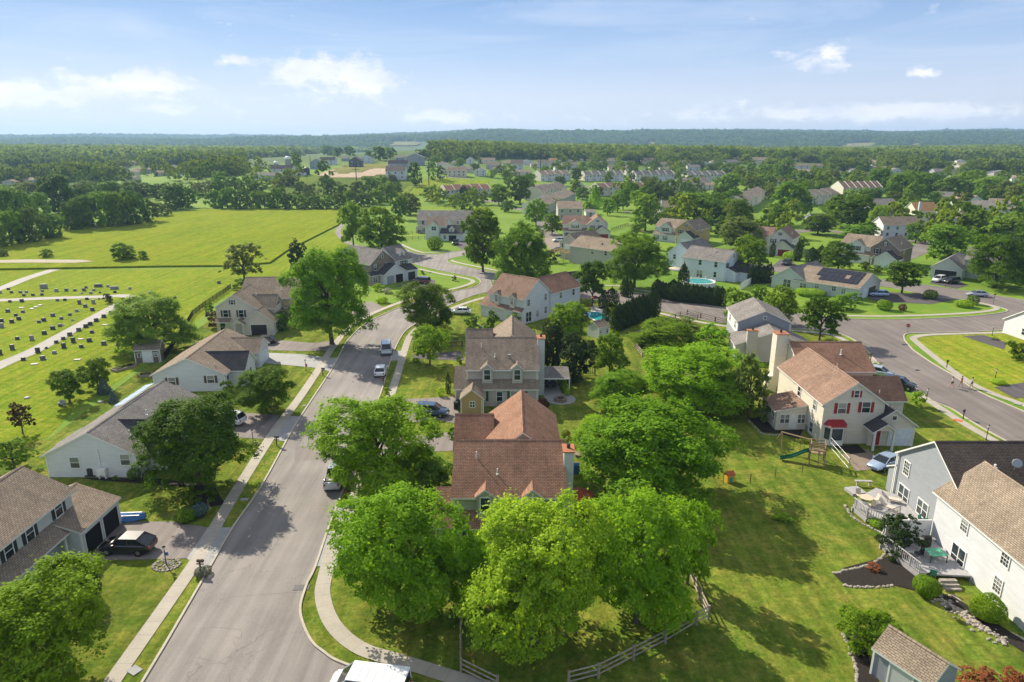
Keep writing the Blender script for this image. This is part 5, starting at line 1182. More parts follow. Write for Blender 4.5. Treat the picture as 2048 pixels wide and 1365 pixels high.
# ------------------------------------------------------------------ cemetery
GR = [(17, 236, 0), (23, 262, 0), (0, 265, 1), (41, 262, 0), (53, 260, 0), (48, 286, 0), (88, 225, 4), (85, 252, 0), (66, 283, 0), (84, 280, 0), (113, 250, 1), (133, 247, 1), (150, 247, 0), (168, 245, 1), (172, 224, 0), (164, 268, 5), (182, 268, 0), (188, 244, 0), (200, 262, 5), (197, 214, 6), (216, 214, 0), (229, 232, 6), (230, 260, 0), (260, 232, 0), (300, 265, 0), (350, 306, 0), (198, 312, 5),
      (20, 335, 0), (44, 332, 1), (115, 325, 0), (130, 322, 0), (174, 315, 0), (159, 348, 2), (187, 345, 2), (171, 374, 1), (185, 402, 1), (154, 408, 0), (16, 413, 1), (46, 416, 0), (32, 443, 0), (38, 473, 1), (106, 446, 1), (140, 439, 0), (123, 469, 0), (145, 480, 5), (88, 484, 1), (78, 496, 0), (3, 490, 1), (24, 496, 1), (4, 533, 2), (125, 520, 5), (120, 526, 0), (106, 549, 1), (89, 587, 1), (64, 632, 2), (35, 628, 0), (25, 706, 2),
      (222, 420, 0), (208, 455, 1), (193, 486, 1), (181, 515, 1), (172, 533, 1), (158, 562, 1), (140, 598, 1), (127, 628, 0), (113, 656, 0), (147, 650, 2), (93, 700, 5), (76, 730, 2), (128, 694, 2), (109, 740, 0), (86, 787, 1), (47, 792, 0), (163, 692, 0), (179, 645, 1), (184, 577, 0), (208, 670, 1), (237, 672, 0), (210, 515, 7), (161, 628, 7), (155, 790, 7), (69, 825, 7), (211, 590, 7), (43, 380, 7), (64, 388, 7), (72, 374, 7), (80, 360, 7), (438, 188, 1), (0, 745, 2)]
def stone_mesh(w, h, t, base=True, top=.08):
    mb = MB(); i = 0; n = 7; pr = [(-w / 2, .12)] + [(-w / 2 * math.cos(math.pi * k / (n - 1)), h - top + top * math.sin(math.pi * k / (n - 1))) for k in range(n)] + [(w / 2, .12)]
    for s, o in ((-t / 2, 0), (t / 2, 1)): mb.v += [(a, s, b) for a, b in pr]
    L = len(pr); mb.f.append(tuple(range(L))); mb.m.append(0); mb.f.append(tuple(range(2 * L - 1, L - 1, -1))); mb.m.append(0)
    for k in range(L): mb.f.append((k, (k + 1) % L, L + (k + 1) % L, L + k)); mb.m.append(0)
    mb.box(-w / 2 - .12, -t / 2 - .1, 0, w / 2 + .12, t / 2 + .1, .13); return mb
GM = {}
for m in ('granite', 'granite_dark', 'granite_light'):
    for k, (w_, h_, t_) in {0: (.68, .55, .25), 1: (.82, .72, .28), 2: (.7, .95, .3), 4: (1.7, 1.15, .4), 5: (.4, .36, .22), 6: (1.9, .8, .38)}.items(): GM[m, k] = stone_mesh(w_, h_, t_).mesh('headstone', m)
rg = random.Random(3)
lab = {0: 'low grey granite headstone in the mown cemetery grass', 1: 'broad grey granite headstone in the mown cemetery grass', 2: 'tall upright granite headstone in the mown cemetery grass', 5: 'very small granite marker in the mown cemetery grass', 7: 'pale flat grave slab lying in the cemetery grass'}
for zx, zy, k in GR:
    x, y = G(zx / .3938 * .1 * 0 + zx, 520 + zy / 3.938)
    if k == 7:
        o = MB().box(-.5, -.3, 0, .5, .3, .14).build('grave_slab', 'granite_light', None, (x, y, .01), rg.uniform(-.3, .3)); tag(o, lab[7], 'grave slab', 'flat slabs in the cemetery'); continue
    m = rg.choice(['granite', 'granite_dark', 'granite_dark', 'granite_light'])
    L = lab.get(k) or ('large dark family monument by the upper cemetery lane' if k == 4 else 'long double monument in the top row of the cemetery, ' + ('left of two' if zx < 210 else 'right of two'))
    o = objm('headstone', GM[m, k], None, (x, y, .01), R(14 + rg.uniform(-5, 5)), None); tag(o, L, 'headstone', 'headstones in the cemetery')
# ------------------------------------------------------------------ decks and garden furniture
def deck(name, label, P, z, mat, rails, ground=0, steps=None, rh=.95):
    cx_, cy_ = P[0]; r = empty(name, (cx_, cy_), 0, label, 'deck'); Q = [(a - cx_, b - cy_) for a, b in P]
    MB().prism(Q, z - .16, z).build('boards', mat, r)
    sk = MB(); rl = MB(); bl = MB()
    for a, b in Q: MB().box(a - .09, b - .09, 0, a + .09, b + .09, z - .17).build('support', mat, r)
    for i, j in rails:
        a, b = Vector(Q[i]), Vector(Q[j]); L = (b - a).length; d = (b - a) / L
        rl.tube([(*a, z + rh), (*b, z + rh)], .06, 4); rl.tube([(*a, z + .12), (*b, z + .12)], .045, 4)
        sk.poly([(*a, .02), (*b, .02), (*b, z - .16), (*a, z - .16)])
        for k in range(int(L / .22) + 1):
            q = a + d * min(L, k * .22); s = .055 if k % 8 == 0 else .025; bl.box(q.x - s, q.y - s, z, q.x + s, q.y + s, z + rh)
    rl.build('railing', 'trim' if mat == 'trim' else mat, r); bl.build('balusters', 'trim' if mat == 'trim' else mat, r); sk.build('skirt', mat, r)
    return r
def world(P, z): return [G(a, b, z) for a, b in P]
D1 = world([(1722, 992), (1752, 976), (1800, 992), (1834, 1018), (1798, 1030), (1766, 1042), (1733, 1034), (1706, 1012)], .6)
deck('deck', 'grey faceted deck with table and loungers beside the grey-sided wall', D1[:3] + [(40.3, 61.5), (40.3, 58.6)] + D1[4:], .6, 'deck_grey', [(5, 6), (6, 7), (7, 8)] if 0 else [(6, 7), (7, 8), (5, 6)])
D2 = world([(1788, 1092), (1851, 1155)], .6)
d2 = [(39.1, 50.2), (39.1, 55.9), (34.7, 56.2), (34.0, 55.2), (34.9, 50.6)]
deck('deck', 'grey wooden deck with grill and table against the bright white wall', d2, .6, 'deck_grey', [(3, 4), (2, 3)])
tag(MB().box(34.9, 56.3, .0, 39.1, 56.42, 2.3).box(36.9, 56.25, 0, 37.05, 56.45, 2.4).build('privacy_wall', 'trim'), 'white privacy screen between the two decks', 'screen')
r = empty('deck_steps', (36.9, 50.0), 0, 'three grey steps leading down from the white wall deck', 'steps')
for k in range(3): MB().box(-.7, -.35 - k * .35, 0, .7, -k * .35, .5 - k * .16).build('step', 'stone', r)
tag(MB().box(-.9, -.18, .55, .9, .18, .62).box(-.7, -.1, .0, -.6, .1, .55).box(.6, -.1, .0, .7, .1, .55).build('bench', 'deck_grey', None, (*G(1726, 972), .0), R(-4)), 'grey plank bench on the upper corner of the faceted deck', 'bench')
tag(MB().box(-.8, -.9, 0, .8, .6, .3).build('deck_platform', 'deck_grey', None, (*G(1708, 984), .01), R(10)), 'low grey step platform beside the faceted deck', 'step')
def rtable(x, y, z, rad, m, label, h=.72):
    r = empty('round_table', (x, y, z), 0, label, 'table'); MB().cyl(0, 0, h - .05, h, rad, 20).build('tabletop', m, r); MB().cyl(0, 0, .03, h - .05, .05, 8).cyl(0, 0, 0, .04, .3, 10).build('pedestal', 'metal_grey', r)
def chair(x, y, z, ang, m, label, group=None, name='patio_chair'):
    r = empty(name, (x, y, z), R(ang), label, 'chair', group)
    MB().box(-.25, -.25, .38, .25, .25, .45).build('seat', m, r); MB().poly([(-.25, .23, .45), (.25, .23, .45), (.25, .36, .98), (-.25, .36, .98)]).poly([(-.25, .27, .45), (.25, .27, .45), (.25, .40, .98), (-.25, .40, .98)]).build('backrest', m, r)
    for a in (-.22, .22):
        for b in (-.22, .22): MB().box(a - .02, b - .02, 0, a + .02, b + .02, .38).build('leg', 'metal_grey', r)
def at(p, z): return G(*p, z)
x, y = at((1733, 995), 1.3); rtable(x, y, .6, .65, 'canvas_tan', 'round tan table on the faceted deck'); 
for i, (dx, dy, a) in enumerate(((-.2, 1.0, 0), (.95, .1, -90), (.1, -.95, 180))): chair(x + dx, y + dy, .6, a, 'cushion', 'grey-beige patio chair round the tan table', 'chairs round the tan table')
for i, p in enumerate(((1783, 996), (1778, 1012))):
    x, y = at(p, 1.0); r = empty('sun_lounger', (x, y, .6), R(60 - 20 * i), ('upper' if i == 0 else 'lower') + ' of two cushioned loungers on the faceted deck', 'lounger')
    MB().box(-.3, -.9, .28, .3, .4, .38).build('cushion', 'cushion', r); MB().poly([(-.3, .4, .36), (.3, .4, .36), (.3, .9, .85), (-.3, .9, .85)]).poly([(-.3, .45, .3), (.3, .45, .3), (.3, .95, .8), (-.3, .95, .8)]).build('backrest', 'cushion', r)
    for a in (-.25, .25): MB().box(a - .03, -.8, 0, a + .03, -.74, .28).box(a - .03, .3, 0, a + .03, .36, .28).build('leg', 'metal_grey', r)
for p, a, lb in (((1845, 1042), 30, 'bright green garden chair by the grey wall, left of two'), ((1858, 1050), 10, 'bright green garden chair by the grey wall, right of two')): x, y = at(p, .5); chair(x, y, .02, a, 'chair_green', lb)
x, y = at((1872, 1105), 1.3); r = empty('patio_table', (x, y, .6), 0, 'square glass-topped table on the white wall deck', 'table'); MB().box(-.75, -.6, .68, .75, .6, .73).build('tabletop', 'chair_green', r)
for a in (-.7, .7):
    for b in (-.55, .55): MB().box(a - .03, b - .03, 0, a + .03, b + .03, .68).build('leg', 'metal_dark', r)
x, y = at((1866, 1092), 1.3); r = empty('gas_grill', (x, y + 1.0, .6), 0, 'black gas grill behind the square table on the deck', 'grill'); MB().box(-.35, -.25, .1, .35, .25, .8).build('cabinet', 'metal_dark', r); MB().tube([(-.35, 0, .88), (.35, 0, .88)], .24, 10).build('lid', 'black', r); MB().box(-.75, -.2, .78, -.36, .2, .82).box(.36, -.2, .78, .75, .2, .82).build('side_shelf', 'metal_grey', r)
x, y = at((1818, 1100), 1.3); rtable(x, y, .6, .42, 'concrete_grey', 'small round table with chairs near the deck screen')
for dx, dy, a in ((.2, .7, 0), (.8, -.1, -90)): chair(x + dx, y + dy, .6, a, 'metal_dark', 'dark patio chair near the deck screen', 'dark chairs near the deck screen')
x, y = at((1866, 1148), 1.0); chair(x, y, .6, 150, 'chair_green', 'pale green chair near the deck steps'); chair(x - .9, y - .3, .6, 200, 'metal_dark', 'dark chair at the railing near the deck steps')
x, y = G(1893, 1232); r = empty('kettle_grill', (x, y), 0, 'round black kettle grill on the garden path', 'grill'); MB().ball((0, 0, .75), .3, 0, 14, .7).build('bowl', 'black', r)
for k in range(3): a = k * 2.1; MB().tube([(math.cos(a) * .15, math.sin(a) * .15, .6), (math.cos(a) * .3, math.sin(a) * .3, 0)], .02, 5).build('leg', 'metal_grey', r)
mb = MB()
for k in range(130):
    t = random.random(); p = (1872 + t * 140 + random.gauss(0, 4), 1196 + t * 92 + random.gauss(0, 6)); a, b = G(*p); mb.ball((a, b, .05), random.uniform(.07, .19), 0, 6, .6)
tag(mb.build('rock_edging', 'stone'), 'loose rocks edging the garden path', 'rocks', kind='stuff')
EDG = [[(1690, 1012), (1706, 1035), (1740, 1056), (1765, 1068), (1775, 1085), (1770, 1108), (1740, 1130), (1700, 1140), (1668, 1148)], [(1688, 1270), (1700, 1300), (1712, 1340), (1712, 1380)], [(1688, 1172), (1730, 1176), (1785, 1172)], [(1560, 870), (1525, 868), (1498, 842)]]
mb = MB()
for P in EDG:
    for a, b in cr(px(P), 10): mb.ball((a + random.gauss(0, .05), b + random.gauss(0, .05), .05), random.uniform(.1, .19), 0, 6, .5)
tag(mb.build('stone_edging', 'stone'), 'low stone edging of the beds', 'edging stones', kind='stuff')
# fire pit and patio set
x, y = G(1121, 803); mb = MB()
for j in range(3):
    for k in range(14):
        a = (k + .5 * (j % 2)) / 14 * 6.283; c_, s_ = math.cos(a), math.sin(a); q = [(c_ * .62 - s_ * -.13, s_ * .62 + c_ * -.13), (c_ * .9 - s_ * -.18, s_ * .9 + c_ * -.18), (c_ * .9 - s_ * .18, s_ * .9 + c_ * .18), (c_ * .62 - s_ * .13, s_ * .62 + c_ * .13)]
        mb.prism(q, j * .18, j * .18 + .17)
r = empty('fire_pit', (x, y, .06), 0, 'round stone fire pit in the middle of the circular patio', 'fire pit'); mb.build('stone_ring', 'stone_wall', r); MB().cyl(0, 0, .05, .3, .6, 16).build('ash_bowl', 'dark_inside', r)
x, y = G(1100, 775); r = empty('dining_table', (x, y, .05), R(4), 'dark patio dining table on the concrete behind the fire pit', 'table'); MB().box(-.9, -.55, .68, .9, .55, .74).build('tabletop', 'metal_dark', r)
for a in (-.8, .8):
    for b in (-.45, .45): MB().box(a - .03, b - .03, 0, a + .03, b + .03, .68).build('leg', 'metal_dark', r)
for k, (dx, dy, a) in enumerate(((-.45, .95, 0), (.45, .95, 0), (-.45, -.95, 180), (.45, -.95, 180), (1.35, 0, -90))): chair(x + dx, y + dy, .05, a, 'metal_dark', 'dark chair at the dining table behind the fire pit', 'chairs at the dark dining table')
# open pergola roof right of the middle house
r = empty('patio_roof', (6.6, 97.5), 0, 'grey-shingled open patio roof beside the chimney of the middle house', 'patio roof')
pr = MB(); pr.poly([(-2, -2.2, 2.6), (2, -2.2, 2.6), (1.9, .6, 3.5), (-2, .6, 3.5)], 0, [(0, 0), (4, 0), (4, 3), (0, 3)]); pr.poly([(-2, -2.2, 2.45), (2, -2.2, 2.45), (1.9, .6, 3.35), (-2, .6, 3.35)], 1); pr.poly([(-2, 3.4, 2.6), (2, 3.4, 2.6), (1.9, .6, 3.5), (-2, .6, 3.5)], 0, [(0, 0), (4, 0), (4, 3), (0, 3)]); pr.box(-2, -2.25, 2.4, 2, -2.15, 2.6, 1); pr.poly([(2, -2.2, 2.5), (2, 3.4, 2.5), (1.95, .6, 3.4)], 1)
pr.build('roof', ['roof_grey', 'trim'], r)
for a in (-1.9, 1.9):
    for b in (-2.1, 3.3): MB().box(a - .08, b - .08, 0, a + .08, b + .08, 2.5).build('post', 'trim', r)
# umbrellas
def umbrella(x, y, z, h, rad, m, label):
    r = empty('patio_umbrella', (x, y, z), 0, label, 'umbrella'); mb = MB()
    for k in range(8):
        a, b = k * math.pi / 4, (k + 1) * math.pi / 4; mb.poly([(0, 0, h), (math.cos(a) * rad, math.sin(a) * rad, h - .5), (math.cos(b) * rad, math.sin(b) * rad, h - .5)])
    mb.build('canopy', m, r); MB().cyl(0, 0, 0, h, .03, 6).cyl(0, 0, 0, .08, .25, 10).build('pole', 'metal_grey', r)
x, y = G(1158, 985, 2.3); umbrella(x, y, 0, 2.6, 1.5, 'canvas_red', 'brick-red patio umbrella beside the near chimney'); x, y = G(1351, 536, 2.5); umbrella(x, y, 0, 2.8, 2.0, 'canvas_tan', 'pale tan umbrella on the deck of the pale blue house')
x, y = G(1150, 938, .5); r = empty('covered_grill', (x, y), 0, 'blue-covered grill by the near chimney', 'grill'); MB().box(-.5, -.35, 0, .5, .35, .9).tube([(-.5, 0, .9), (.5, 0, .9)], .34, 10).build('cover', 'canvas_blue', r)
x, y = G(1160, 912); tag(MB().cyl(x, y, 0, .35, .7, 14).cyl(x, y, .35, .37, .5, 14).build('fire_ring', 'stone_wall'), 'low brown fire ring on the near side patio', 'fire pit')
# pools
x, y = G(1397, 572); r = empty('round_pool', (x, y), 0, 'round above-ground pool with white rim beside the clipped hedge', 'pool')
mb = MB(); n = 28
for k in range(n):
    a, b = k / n * 6.283, (k + 1) / n * 6.283; P = lambda t, q, z: (math.cos(t) * q, math.sin(t) * q, z)
    mb.poly([P(a, 4.1, 0), P(b, 4.1, 0), P(b, 4.1, 1.3), P(a, 4.1, 1.3)]); mb.poly([P(a, 3.8, 1.3), P(b, 3.8, 1.3), P(b, 4.25, 1.3), P(a, 4.25, 1.3)]); mb.poly([P(a, 3.8, .8), P(b, 3.8, .8), P(b, 3.8, 1.3), P(a, 3.8, 1.3)])
    if k % 2 == 0: MB().box(math.cos(a) * 4.2 - .05, math.sin(a) * 4.2 - .05, 0, math.cos(a) * 4.2 + .05, math.sin(a) * 4.2 + .05, 1.9).build('rail_post', 'trim', r)
mb.build('wall', 'trim', r, fixn=False); MB().cyl(0, 0, .9, 1.15, 3.8, 28).build('water', 'water_pool', r)
r = empty('garden_pool', G(1193, 633), R(20), 'turquoise in-ground pool seen between the conifers', 'pool'); MB().box(-2.2, -3.6, .05, 2.2, 3.6, .13).build('coping', 'trim', r); MB().box(-1.9, -3.3, .1, 1.9, 3.3, .145).build('water', 'water_pool', r)
x, y = G(1190, 612); umbrella(x, y, 0, 2.4, 1.1, 'canvas_red', 'red folded-edge umbrella by the turquoise pool')
# raised beds, stack, planter
def rbed(p, w, d, ang, label):
    x, y = G(*p); r = empty('raised_bed', (x, y), R(ang), label, 'raised bed'); mb = MB(); mb.box(-w / 2, -d / 2, 0, w / 2, -d / 2 + .1, .4).box(-w / 2, d / 2 - .1, 0, w / 2, d / 2, .4).box(-w / 2, -d / 2 + .1, 0, -w / 2 + .1, d / 2 - .1, .4).box(w / 2 - .1, -d / 2 + .1, 0, w / 2, d / 2 - .1, .4).build('frame', 'wood_fence', r)
    MB().box(-w / 2 + .1, -d / 2 + .1, .0, w / 2 - .1, d / 2 - .1, .33).build('soil', 'mulch', r); o = objm('plants', crown('bush', 2, 0), r, (0, 0, .3), 0, (w * .42, d * .42, .4), 'leaf_olive')
rbed((248, 738), 1.6, 3.6, -30, 'long raised vegetable bed in front of the dark shed'); rbed((292, 752), 1.8, 1.4, 20, 'small raised bed beside the brown-roofed white house')
# deck behind the grey-roofed white house
dd = [(-51.8, 79.5), (-51.8, 74.5), (-54.3, 74.5), (-54.3, 79.5)]
deck('back_deck', 'small white-railed deck behind the long grey roof', dd, .5, 'trim', [(2, 3), (1, 2), (0, 3)]); chair(-53.6, 76, .5, 90, 'flag_red', 'red-patterned chair on the white-railed back deck'); chair(-53.2, 77.8, .5, 60, 'canvas_blue', 'blue chair on the white-railed back deck')
rtable(-52.8, 76.9, .5, .4, 'canvas_tan', 'little round table on the white-railed back deck')
tag(MB().box(-.6, -.2, .38, .6, .2, .44).box(-.6, .2, .44, .6, .24, .8).box(-.55, -.18, 0, -.48, .2, .38).box(.48, -.18, 0, .55, .2, .38).build('garden_bench', 'deck_grey', None, (*G(124, 812), 0), R(-20)), 'grey bench under the young round tree by the cemetery', 'bench')
for i, (p, lb) in enumerate((((202, 805), 'pale oval stepping stone near the small blue spruce'), ((54, 797), 'pale rock near the maroon tree'))):
    x, y = G(*p); tag(MB().ball((x, y, .08), .42, 0, 10, .4).build('garden_rock', 'granite_light'), lb, 'rock')
# air conditioners, bins
for p, lb in (((1000, 812), 'round grey air conditioner at the front wall of the middle house'), ((1618, 862), 'square tan air conditioner beside the glazed sunroom')):
    x, y = G(*p); tag(MB().box(x - .42, y - .42, 0, x + .42, y + .42, .85).cyl(x, y, .85, .9, .33, 14).build('air_conditioner', 'metal_grey'), lb, 'air conditioner')
for p, lb, m in (((912, 818), 'dark wheelie bin left of the tan shed', 'black'), ((917, 812), 'grey wheelie bin behind the dark one by the tan shed', 'metal_dark'), ((961, 664), 'blue bin among the playthings behind the middle house', 'blue_bin')):
    x, y = G(*p); r = empty('wheelie_bin', (x, y), 0, lb, 'bin'); MB().box(-.28, -.33, .08, .28, .33, 1.0).build('body', m, r); MB().box(-.31, -.37, 1.0, .31, .36, 1.07).build('lid', m, r); MB().tube([(-.3, .3, .12), (.3, .3, .12)], .11, 10).build('wheel', 'tyre', r)
# ------------------------------------------------------------------ playset, slide, toy house
x, y = G(1632, 925); r = empty('playset', (x, y), R(-20), 'wooden climbing frame with swing beam and rope ladder', 'playset')
for a in (-.8, .8):
    for b in (-.7, .7): MB().box(a - .06, b - .06, 0, a + .06, b + .06, 2.6).build('post', 'wood_play', r)
MB().box(-.86, -.76, 1.35, .86, .76, 1.45).build('platform', 'wood_play', r)
mb = MB()
for b in (-.72, .72):
    for z in (1.7, 2.1, 2.5): mb.box(-.8, b - .03, z, .8, b + .03, z + .12)
for a in (-.76, .76):
    for z in (2.1, 2.5): mb.box(a - .03, -.7, z, a + .03, .7, z + .12)
mb.build('guard_rail', 'wood_play', r)
MB().tube([(-.8, .7, 2.45), (-4.0, 2.2, 2.35)], .08, 6).build('swing_beam', 'wood_play', r)
for s_ in (-1, 1): MB().tube([(-3.9, 2.15, 2.35), (-4.3 - s_ * .5, 2.3 + s_ * 1.1, 0)], .06, 6).build('frame_leg', 'wood_play', r)
for k in range(2):
    a = (-1.8 - k * 1.1, 1.15 + k * .52); MB().tube([(*a, 2.4), (*a, .5)], .015, 4).tube([(a[0] + .4, a[1] - .1, 2.4), (a[0] + .4, a[1] - .1, .5)], .015, 4).box(a[0], a[1] - .15, .46, a[0] + .42, a[1] + .1, .5).build('swing', 'black', r)
lb_ = MB()
for s_ in (.1, .75): lb_.box(s_ - .04, -1.5, 0, s_ + .04, -1.42, .1); lb_.tube([(s_, -1.5, 0), (s_, -.75, 1.4)], .045, 5)
for k in range(5): lb_.box(.1, -1.42 + k * .14, .24 + k * .25, .75, -1.36 + k * .14, .29 + k * .25)
lb_.build('ladder', 'wood_play', r)
sl = MB(); prof = [(-.86, 1.45), (-1.3, 1.35), (-2.0, .95), (-2.7, .55), (-3.4, .35), (-4.0, .2)]
for i in range(len(prof) - 1):
    (a, z0), (b, z1) = prof[i], prof[i + 1]; y0, y1 = -.25 - .12 * i, -.25 - .12 * (i + 1)
    sl.poly([(a, y0 - .28, z0), (b, y1 - .28, z1), (b, y1 + .28, z1), (a, y0 + .28, z0)])
    for s_ in (-.28, .28): sl.poly([(a, y0 + s_, z0 - .04), (b, y1 + s_, z1 - .04), (b, y1 + s_ * 1.15, z1 + .22), (a, y0 + s_ * 1.15, z0 + .22)])
sl.build('slide', 'plastic_green', r)
x, y = G(1457, 963); r = empty('toy_house', (x, y), R(20), 'yellow and teal plastic toy house at the edge of the bright trees', 'toy house', None, (.78, .78, .85)); MB().box(-.6, -.5, 0, .6, .5, 1.0).build('wall', 'plastic_yellow', r); MB().poly([(-.7, -.6, 1.0), (.7, -.6, 1.0), (.7, 0, 1.5), (-.7, 0, 1.5)]).poly([(-.7, .6, 1.0), (.7, .6, 1.0), (.7, 0, 1.5), (-.7, 0, 1.5)]).build('roof', 'plastic_orange', r); MB().box(-.25, -.53, .05, .25, -.501, .75).build('door', 'plastic_teal', r); MB().box(.61, -.2, .5, .63, .2, .85).build('window', 'trim', r)
# power pylons and poles
def pylon(p, top, label, arms=2, m='metal_dark', w=3.0, name='power_pole'):
    x, y, z = GT(*p); h = ZAT(top, y) - z; r = empty(name, (x, y, z), 0, label, 'power pole'); MB().tube([(0, 0, 0), (0, 0, h)], [.35, .22], 8).build('pole', m, r)
    for k in range(arms):
        zz = h - 1.0 - k * 2.6; MB().box(-w, -.12, zz, w, .12, zz + .25).build('crossarm', m, r)
        for a in (-w + .2, 0, w - .2): MB().cyl(a, 0, zz + .25, zz + .8, .12, 6).build('insulator', 'metal_grey', r)
pylon((713, 363), 330, 'lattice-armed power pole in the scrubby field, left of two', 2); pylon((858, 372), 318, 'tall power pole on the bright hillside, right of two', 3, w=1.6); pylon((226, 360), 326, 'power pole rising above the trees on the far left', 2); pylon((1081, 345), 303, 'power pole behind the far townhouses', 2, w=1.6); pylon((452, 345), 320, 'power pole at the far barn trees', 2); pylon((621, 330), 312, 'slim mast by the silos', 0, w=1)
# walkers
def person(p, ang, shirt, shorts, label, stride=.25, hair='bark'):
    x, y = G(*p); root = empty('person', (x, y, .03), R(ang), label, 'person')
    def skin(nm, V, E, Rr, mat, par):
        me = bpy.data.meshes.new(nm); me.from_pydata(V, E, []); o = bpy.data.objects.new(nm, me); link(o, par)
        md = o.modifiers.new('skin', 'SKIN'); ss = o.modifiers.new('sub', 'SUBSURF'); ss.levels = ss.render_levels = 1
        for k, r_ in enumerate(Rr): me.skin_vertices[0].data[k].radius = (r_, r_)
        me.skin_vertices[0].data[0].use_root = True; me.materials.append(M[mat]); return o
    bm_ = bpy.data.meshes.new('x'); s = stride
    V = [(0, 0, .95), (0, 0, 1.15), (0, 0, 1.38), (0, 0, 1.5), (.02, 0, 1.62), (.01, 0, 1.74), (0, .1, .9), (s * .5, .1, .48), (s * .9, .1, .07), (s * .9 + .14, .1, .05), (0, -.1, .9), (-s * .2, -.1, .5), (-s * .9, -.1, .1), (-s * .9 + .12, -.1, .05), (0, .2, 1.4), (-.1, .25, 1.14), (.08, .24, .92), (.13, .235, .85), (0, -.2, 1.4), (.1, -.25, 1.14), (.24, -.22, .95), (.29, -.21, .9)]
    E = [(0, 1), (1, 2), (2, 3), (3, 4), (4, 5), (0, 6), (6, 7), (7, 8), (8, 9), (0, 10), (10, 11), (11, 12), (12, 13), (2, 14), (14, 15), (15, 16), (16, 17), (2, 18), (18, 19), (19, 20), (20, 21)]
    Rr = [.13, .12, .13, .055, .095, .085, .085, .06, .045, .035, .085, .06, .045, .035, .06, .042, .032, .028, .06, .042, .032, .028]
    skin('body', V, E, Rr, 'skin', root)
    skin('shirt', [(0, 0, .98), (0, 0, 1.15), (0, 0, 1.36), (0, .19, 1.41), (-.05, .235, 1.25), (0, -.19, 1.41), (.05, -.235, 1.25)], [(0, 1), (1, 2), (2, 3), (3, 4), (2, 5), (5, 6)], [.15, .145, .155, .085, .07, .085, .07], shirt, root)
    skin('shorts', [(0, 0, .98), (.0, .1, .88), (s * .3, .1, .66), (0, -.1, .88), (-s * .12, -.1, .66)], [(0, 1), (1, 2), (0, 3), (3, 4)], [.15, .11, .09, .11, .09], shorts, root)
    MB().ball((-.01, 0, 1.73), .115, 0, 10, .95).build('hair', hair, root)
person((1903, 776), 125, 'trim', 'black', 'walker in a white top and dark shorts on the right street, leftmost of three'); person((1921, 775), 120, 'canvas_red', 'skin', 'walker in a coral top in the middle of the three on the street', .3); person((1942, 777), 130, 'siding_white_blue', 'blue_bin', 'walker in pale blue, rightmost of the three on the street', .22)
# ------------------------------------------------------------------ trees and shrubs, near to far
T = tree
T(88, 1375, 1122, 285, 'round', 'leaf_green', 'big round maple filling the bottom left corner of the view', low=.1)
T(400, 972, 776, 225, 'round', 'leaf_dark', 'dense dark round maple on the lawn left of the long road', low=.14)
T(533, 826, 729, 118, 'spread', 'leaf_dark', 'small broad maple on the lawn above the long road, left pavement side', low=.14)
T(758, 985, 776, 255, 'round', 'leaf_bright', 'bright green maple overhanging the right kerb above the silver pickup', low=.08)
T(797, 1225, 950, 268, 'round', 'leaf_bright', 'large bright maple left of the pale lime tree, near the pavement', low=.1)
T(1070, 1285, 966, 295, 'round', 'leaf_lime', 'pale lime-green tree nearest the camera, with yellow leaf tips', low=.05)
T(935, 1215, 1050, 130, 'oval', 'leaf_bright', 'dark green small tree squeezed between the near bright maple and the lime tree', low=.05)
T(1272, 1245, 956, 240, 'round', 'leaf_bright', 'tall bright tree right of the pale lime tree', low=.06)
T(1374, 1172, 988, 108, 'oval', 'leaf_bright', 'slender leafy tree by the corner of the split-rail fence', low=.16)
T(870, 985, 905, 90, 'oval', 'leaf_willow', 'yellow-green small tree against the left wall of the near brown roof', low=.05)
T(1300, 990, 782, 312, 'round', 'leaf_bright', 'widest bright green tree in the middle of the back gardens', low=.06)
T(1200, 900, 830, 120, 'round', 'leaf_bright', 'light tree at the left foot of the widest bright green tree', low=.04)
T(1388, 812, 676, 235, 'round', 'leaf_bright', 'rounded bright tree just above the widest one, left of the two-part grey roof', low=.04)
T(1235, 812, 735, 115, 'round', 'leaf_green', 'leafy tree with pale bloom behind the fire pit lawn', low=.03)
T(1330, 700, 635, 140, 'spread', 'leaf_green', 'low spreading tree inside the curved rail fence', low=.02)
T(1425, 700, 645, 90, 'airy', 'leaf_bright', 'feathery garden tree with white blossom left of the two-part grey roof', low=.02)
T(1494, 838, 702, 92, 'airy', 'leaf_olive', 'dark olive willow leaning beside the glazed sunroom', low=.02)
T(1290, 692, 660, 46, 'oval', 'leaf_green', 'small green tree inside the bend of the rail fence', low=.05)
T(1219, 752, 660, 76, 'oval', 'leaf_green', 'upright mid-green tree right of the dark conifers', low=.1)
T(1150, 762, 664, 78, 'oval', 'leaf_conifer', 'dark broad conifer above the round patio, right of two', low=.02)
T(1104, 748, 640, 62, 'oval', 'leaf_conifer', 'dark broad conifer behind the patio roof, left of two', low=.02)
T(1135, 690, 596, 96, 'round', 'leaf_green', 'fresh green tree against the white gable of the warm-brown-roofed house', low=.05)
T(860, 732, 648, 80, 'oval', 'leaf_bright', 'young bright tree on the lawn right of the white sedan', low=.22)
T(856, 672, 560, 116, 'round', 'leaf_dark', 'dark full tree in the inner curve of the street', low=.12)
T(664, 690, 488, 180, 'oval', 'leaf_bright', 'tallest bright tree in front of the tan house', low=.1)
T(490, 566, 482, 86, 'airy', 'leaf_olive', 'multi-stemmed olive tree at the corner of the cemetery lawn', low=.1)
T(600, 556, 482, 46, 'oval', 'leaf_conifer', 'single dark spruce behind the tallest bright tree', low=.02)
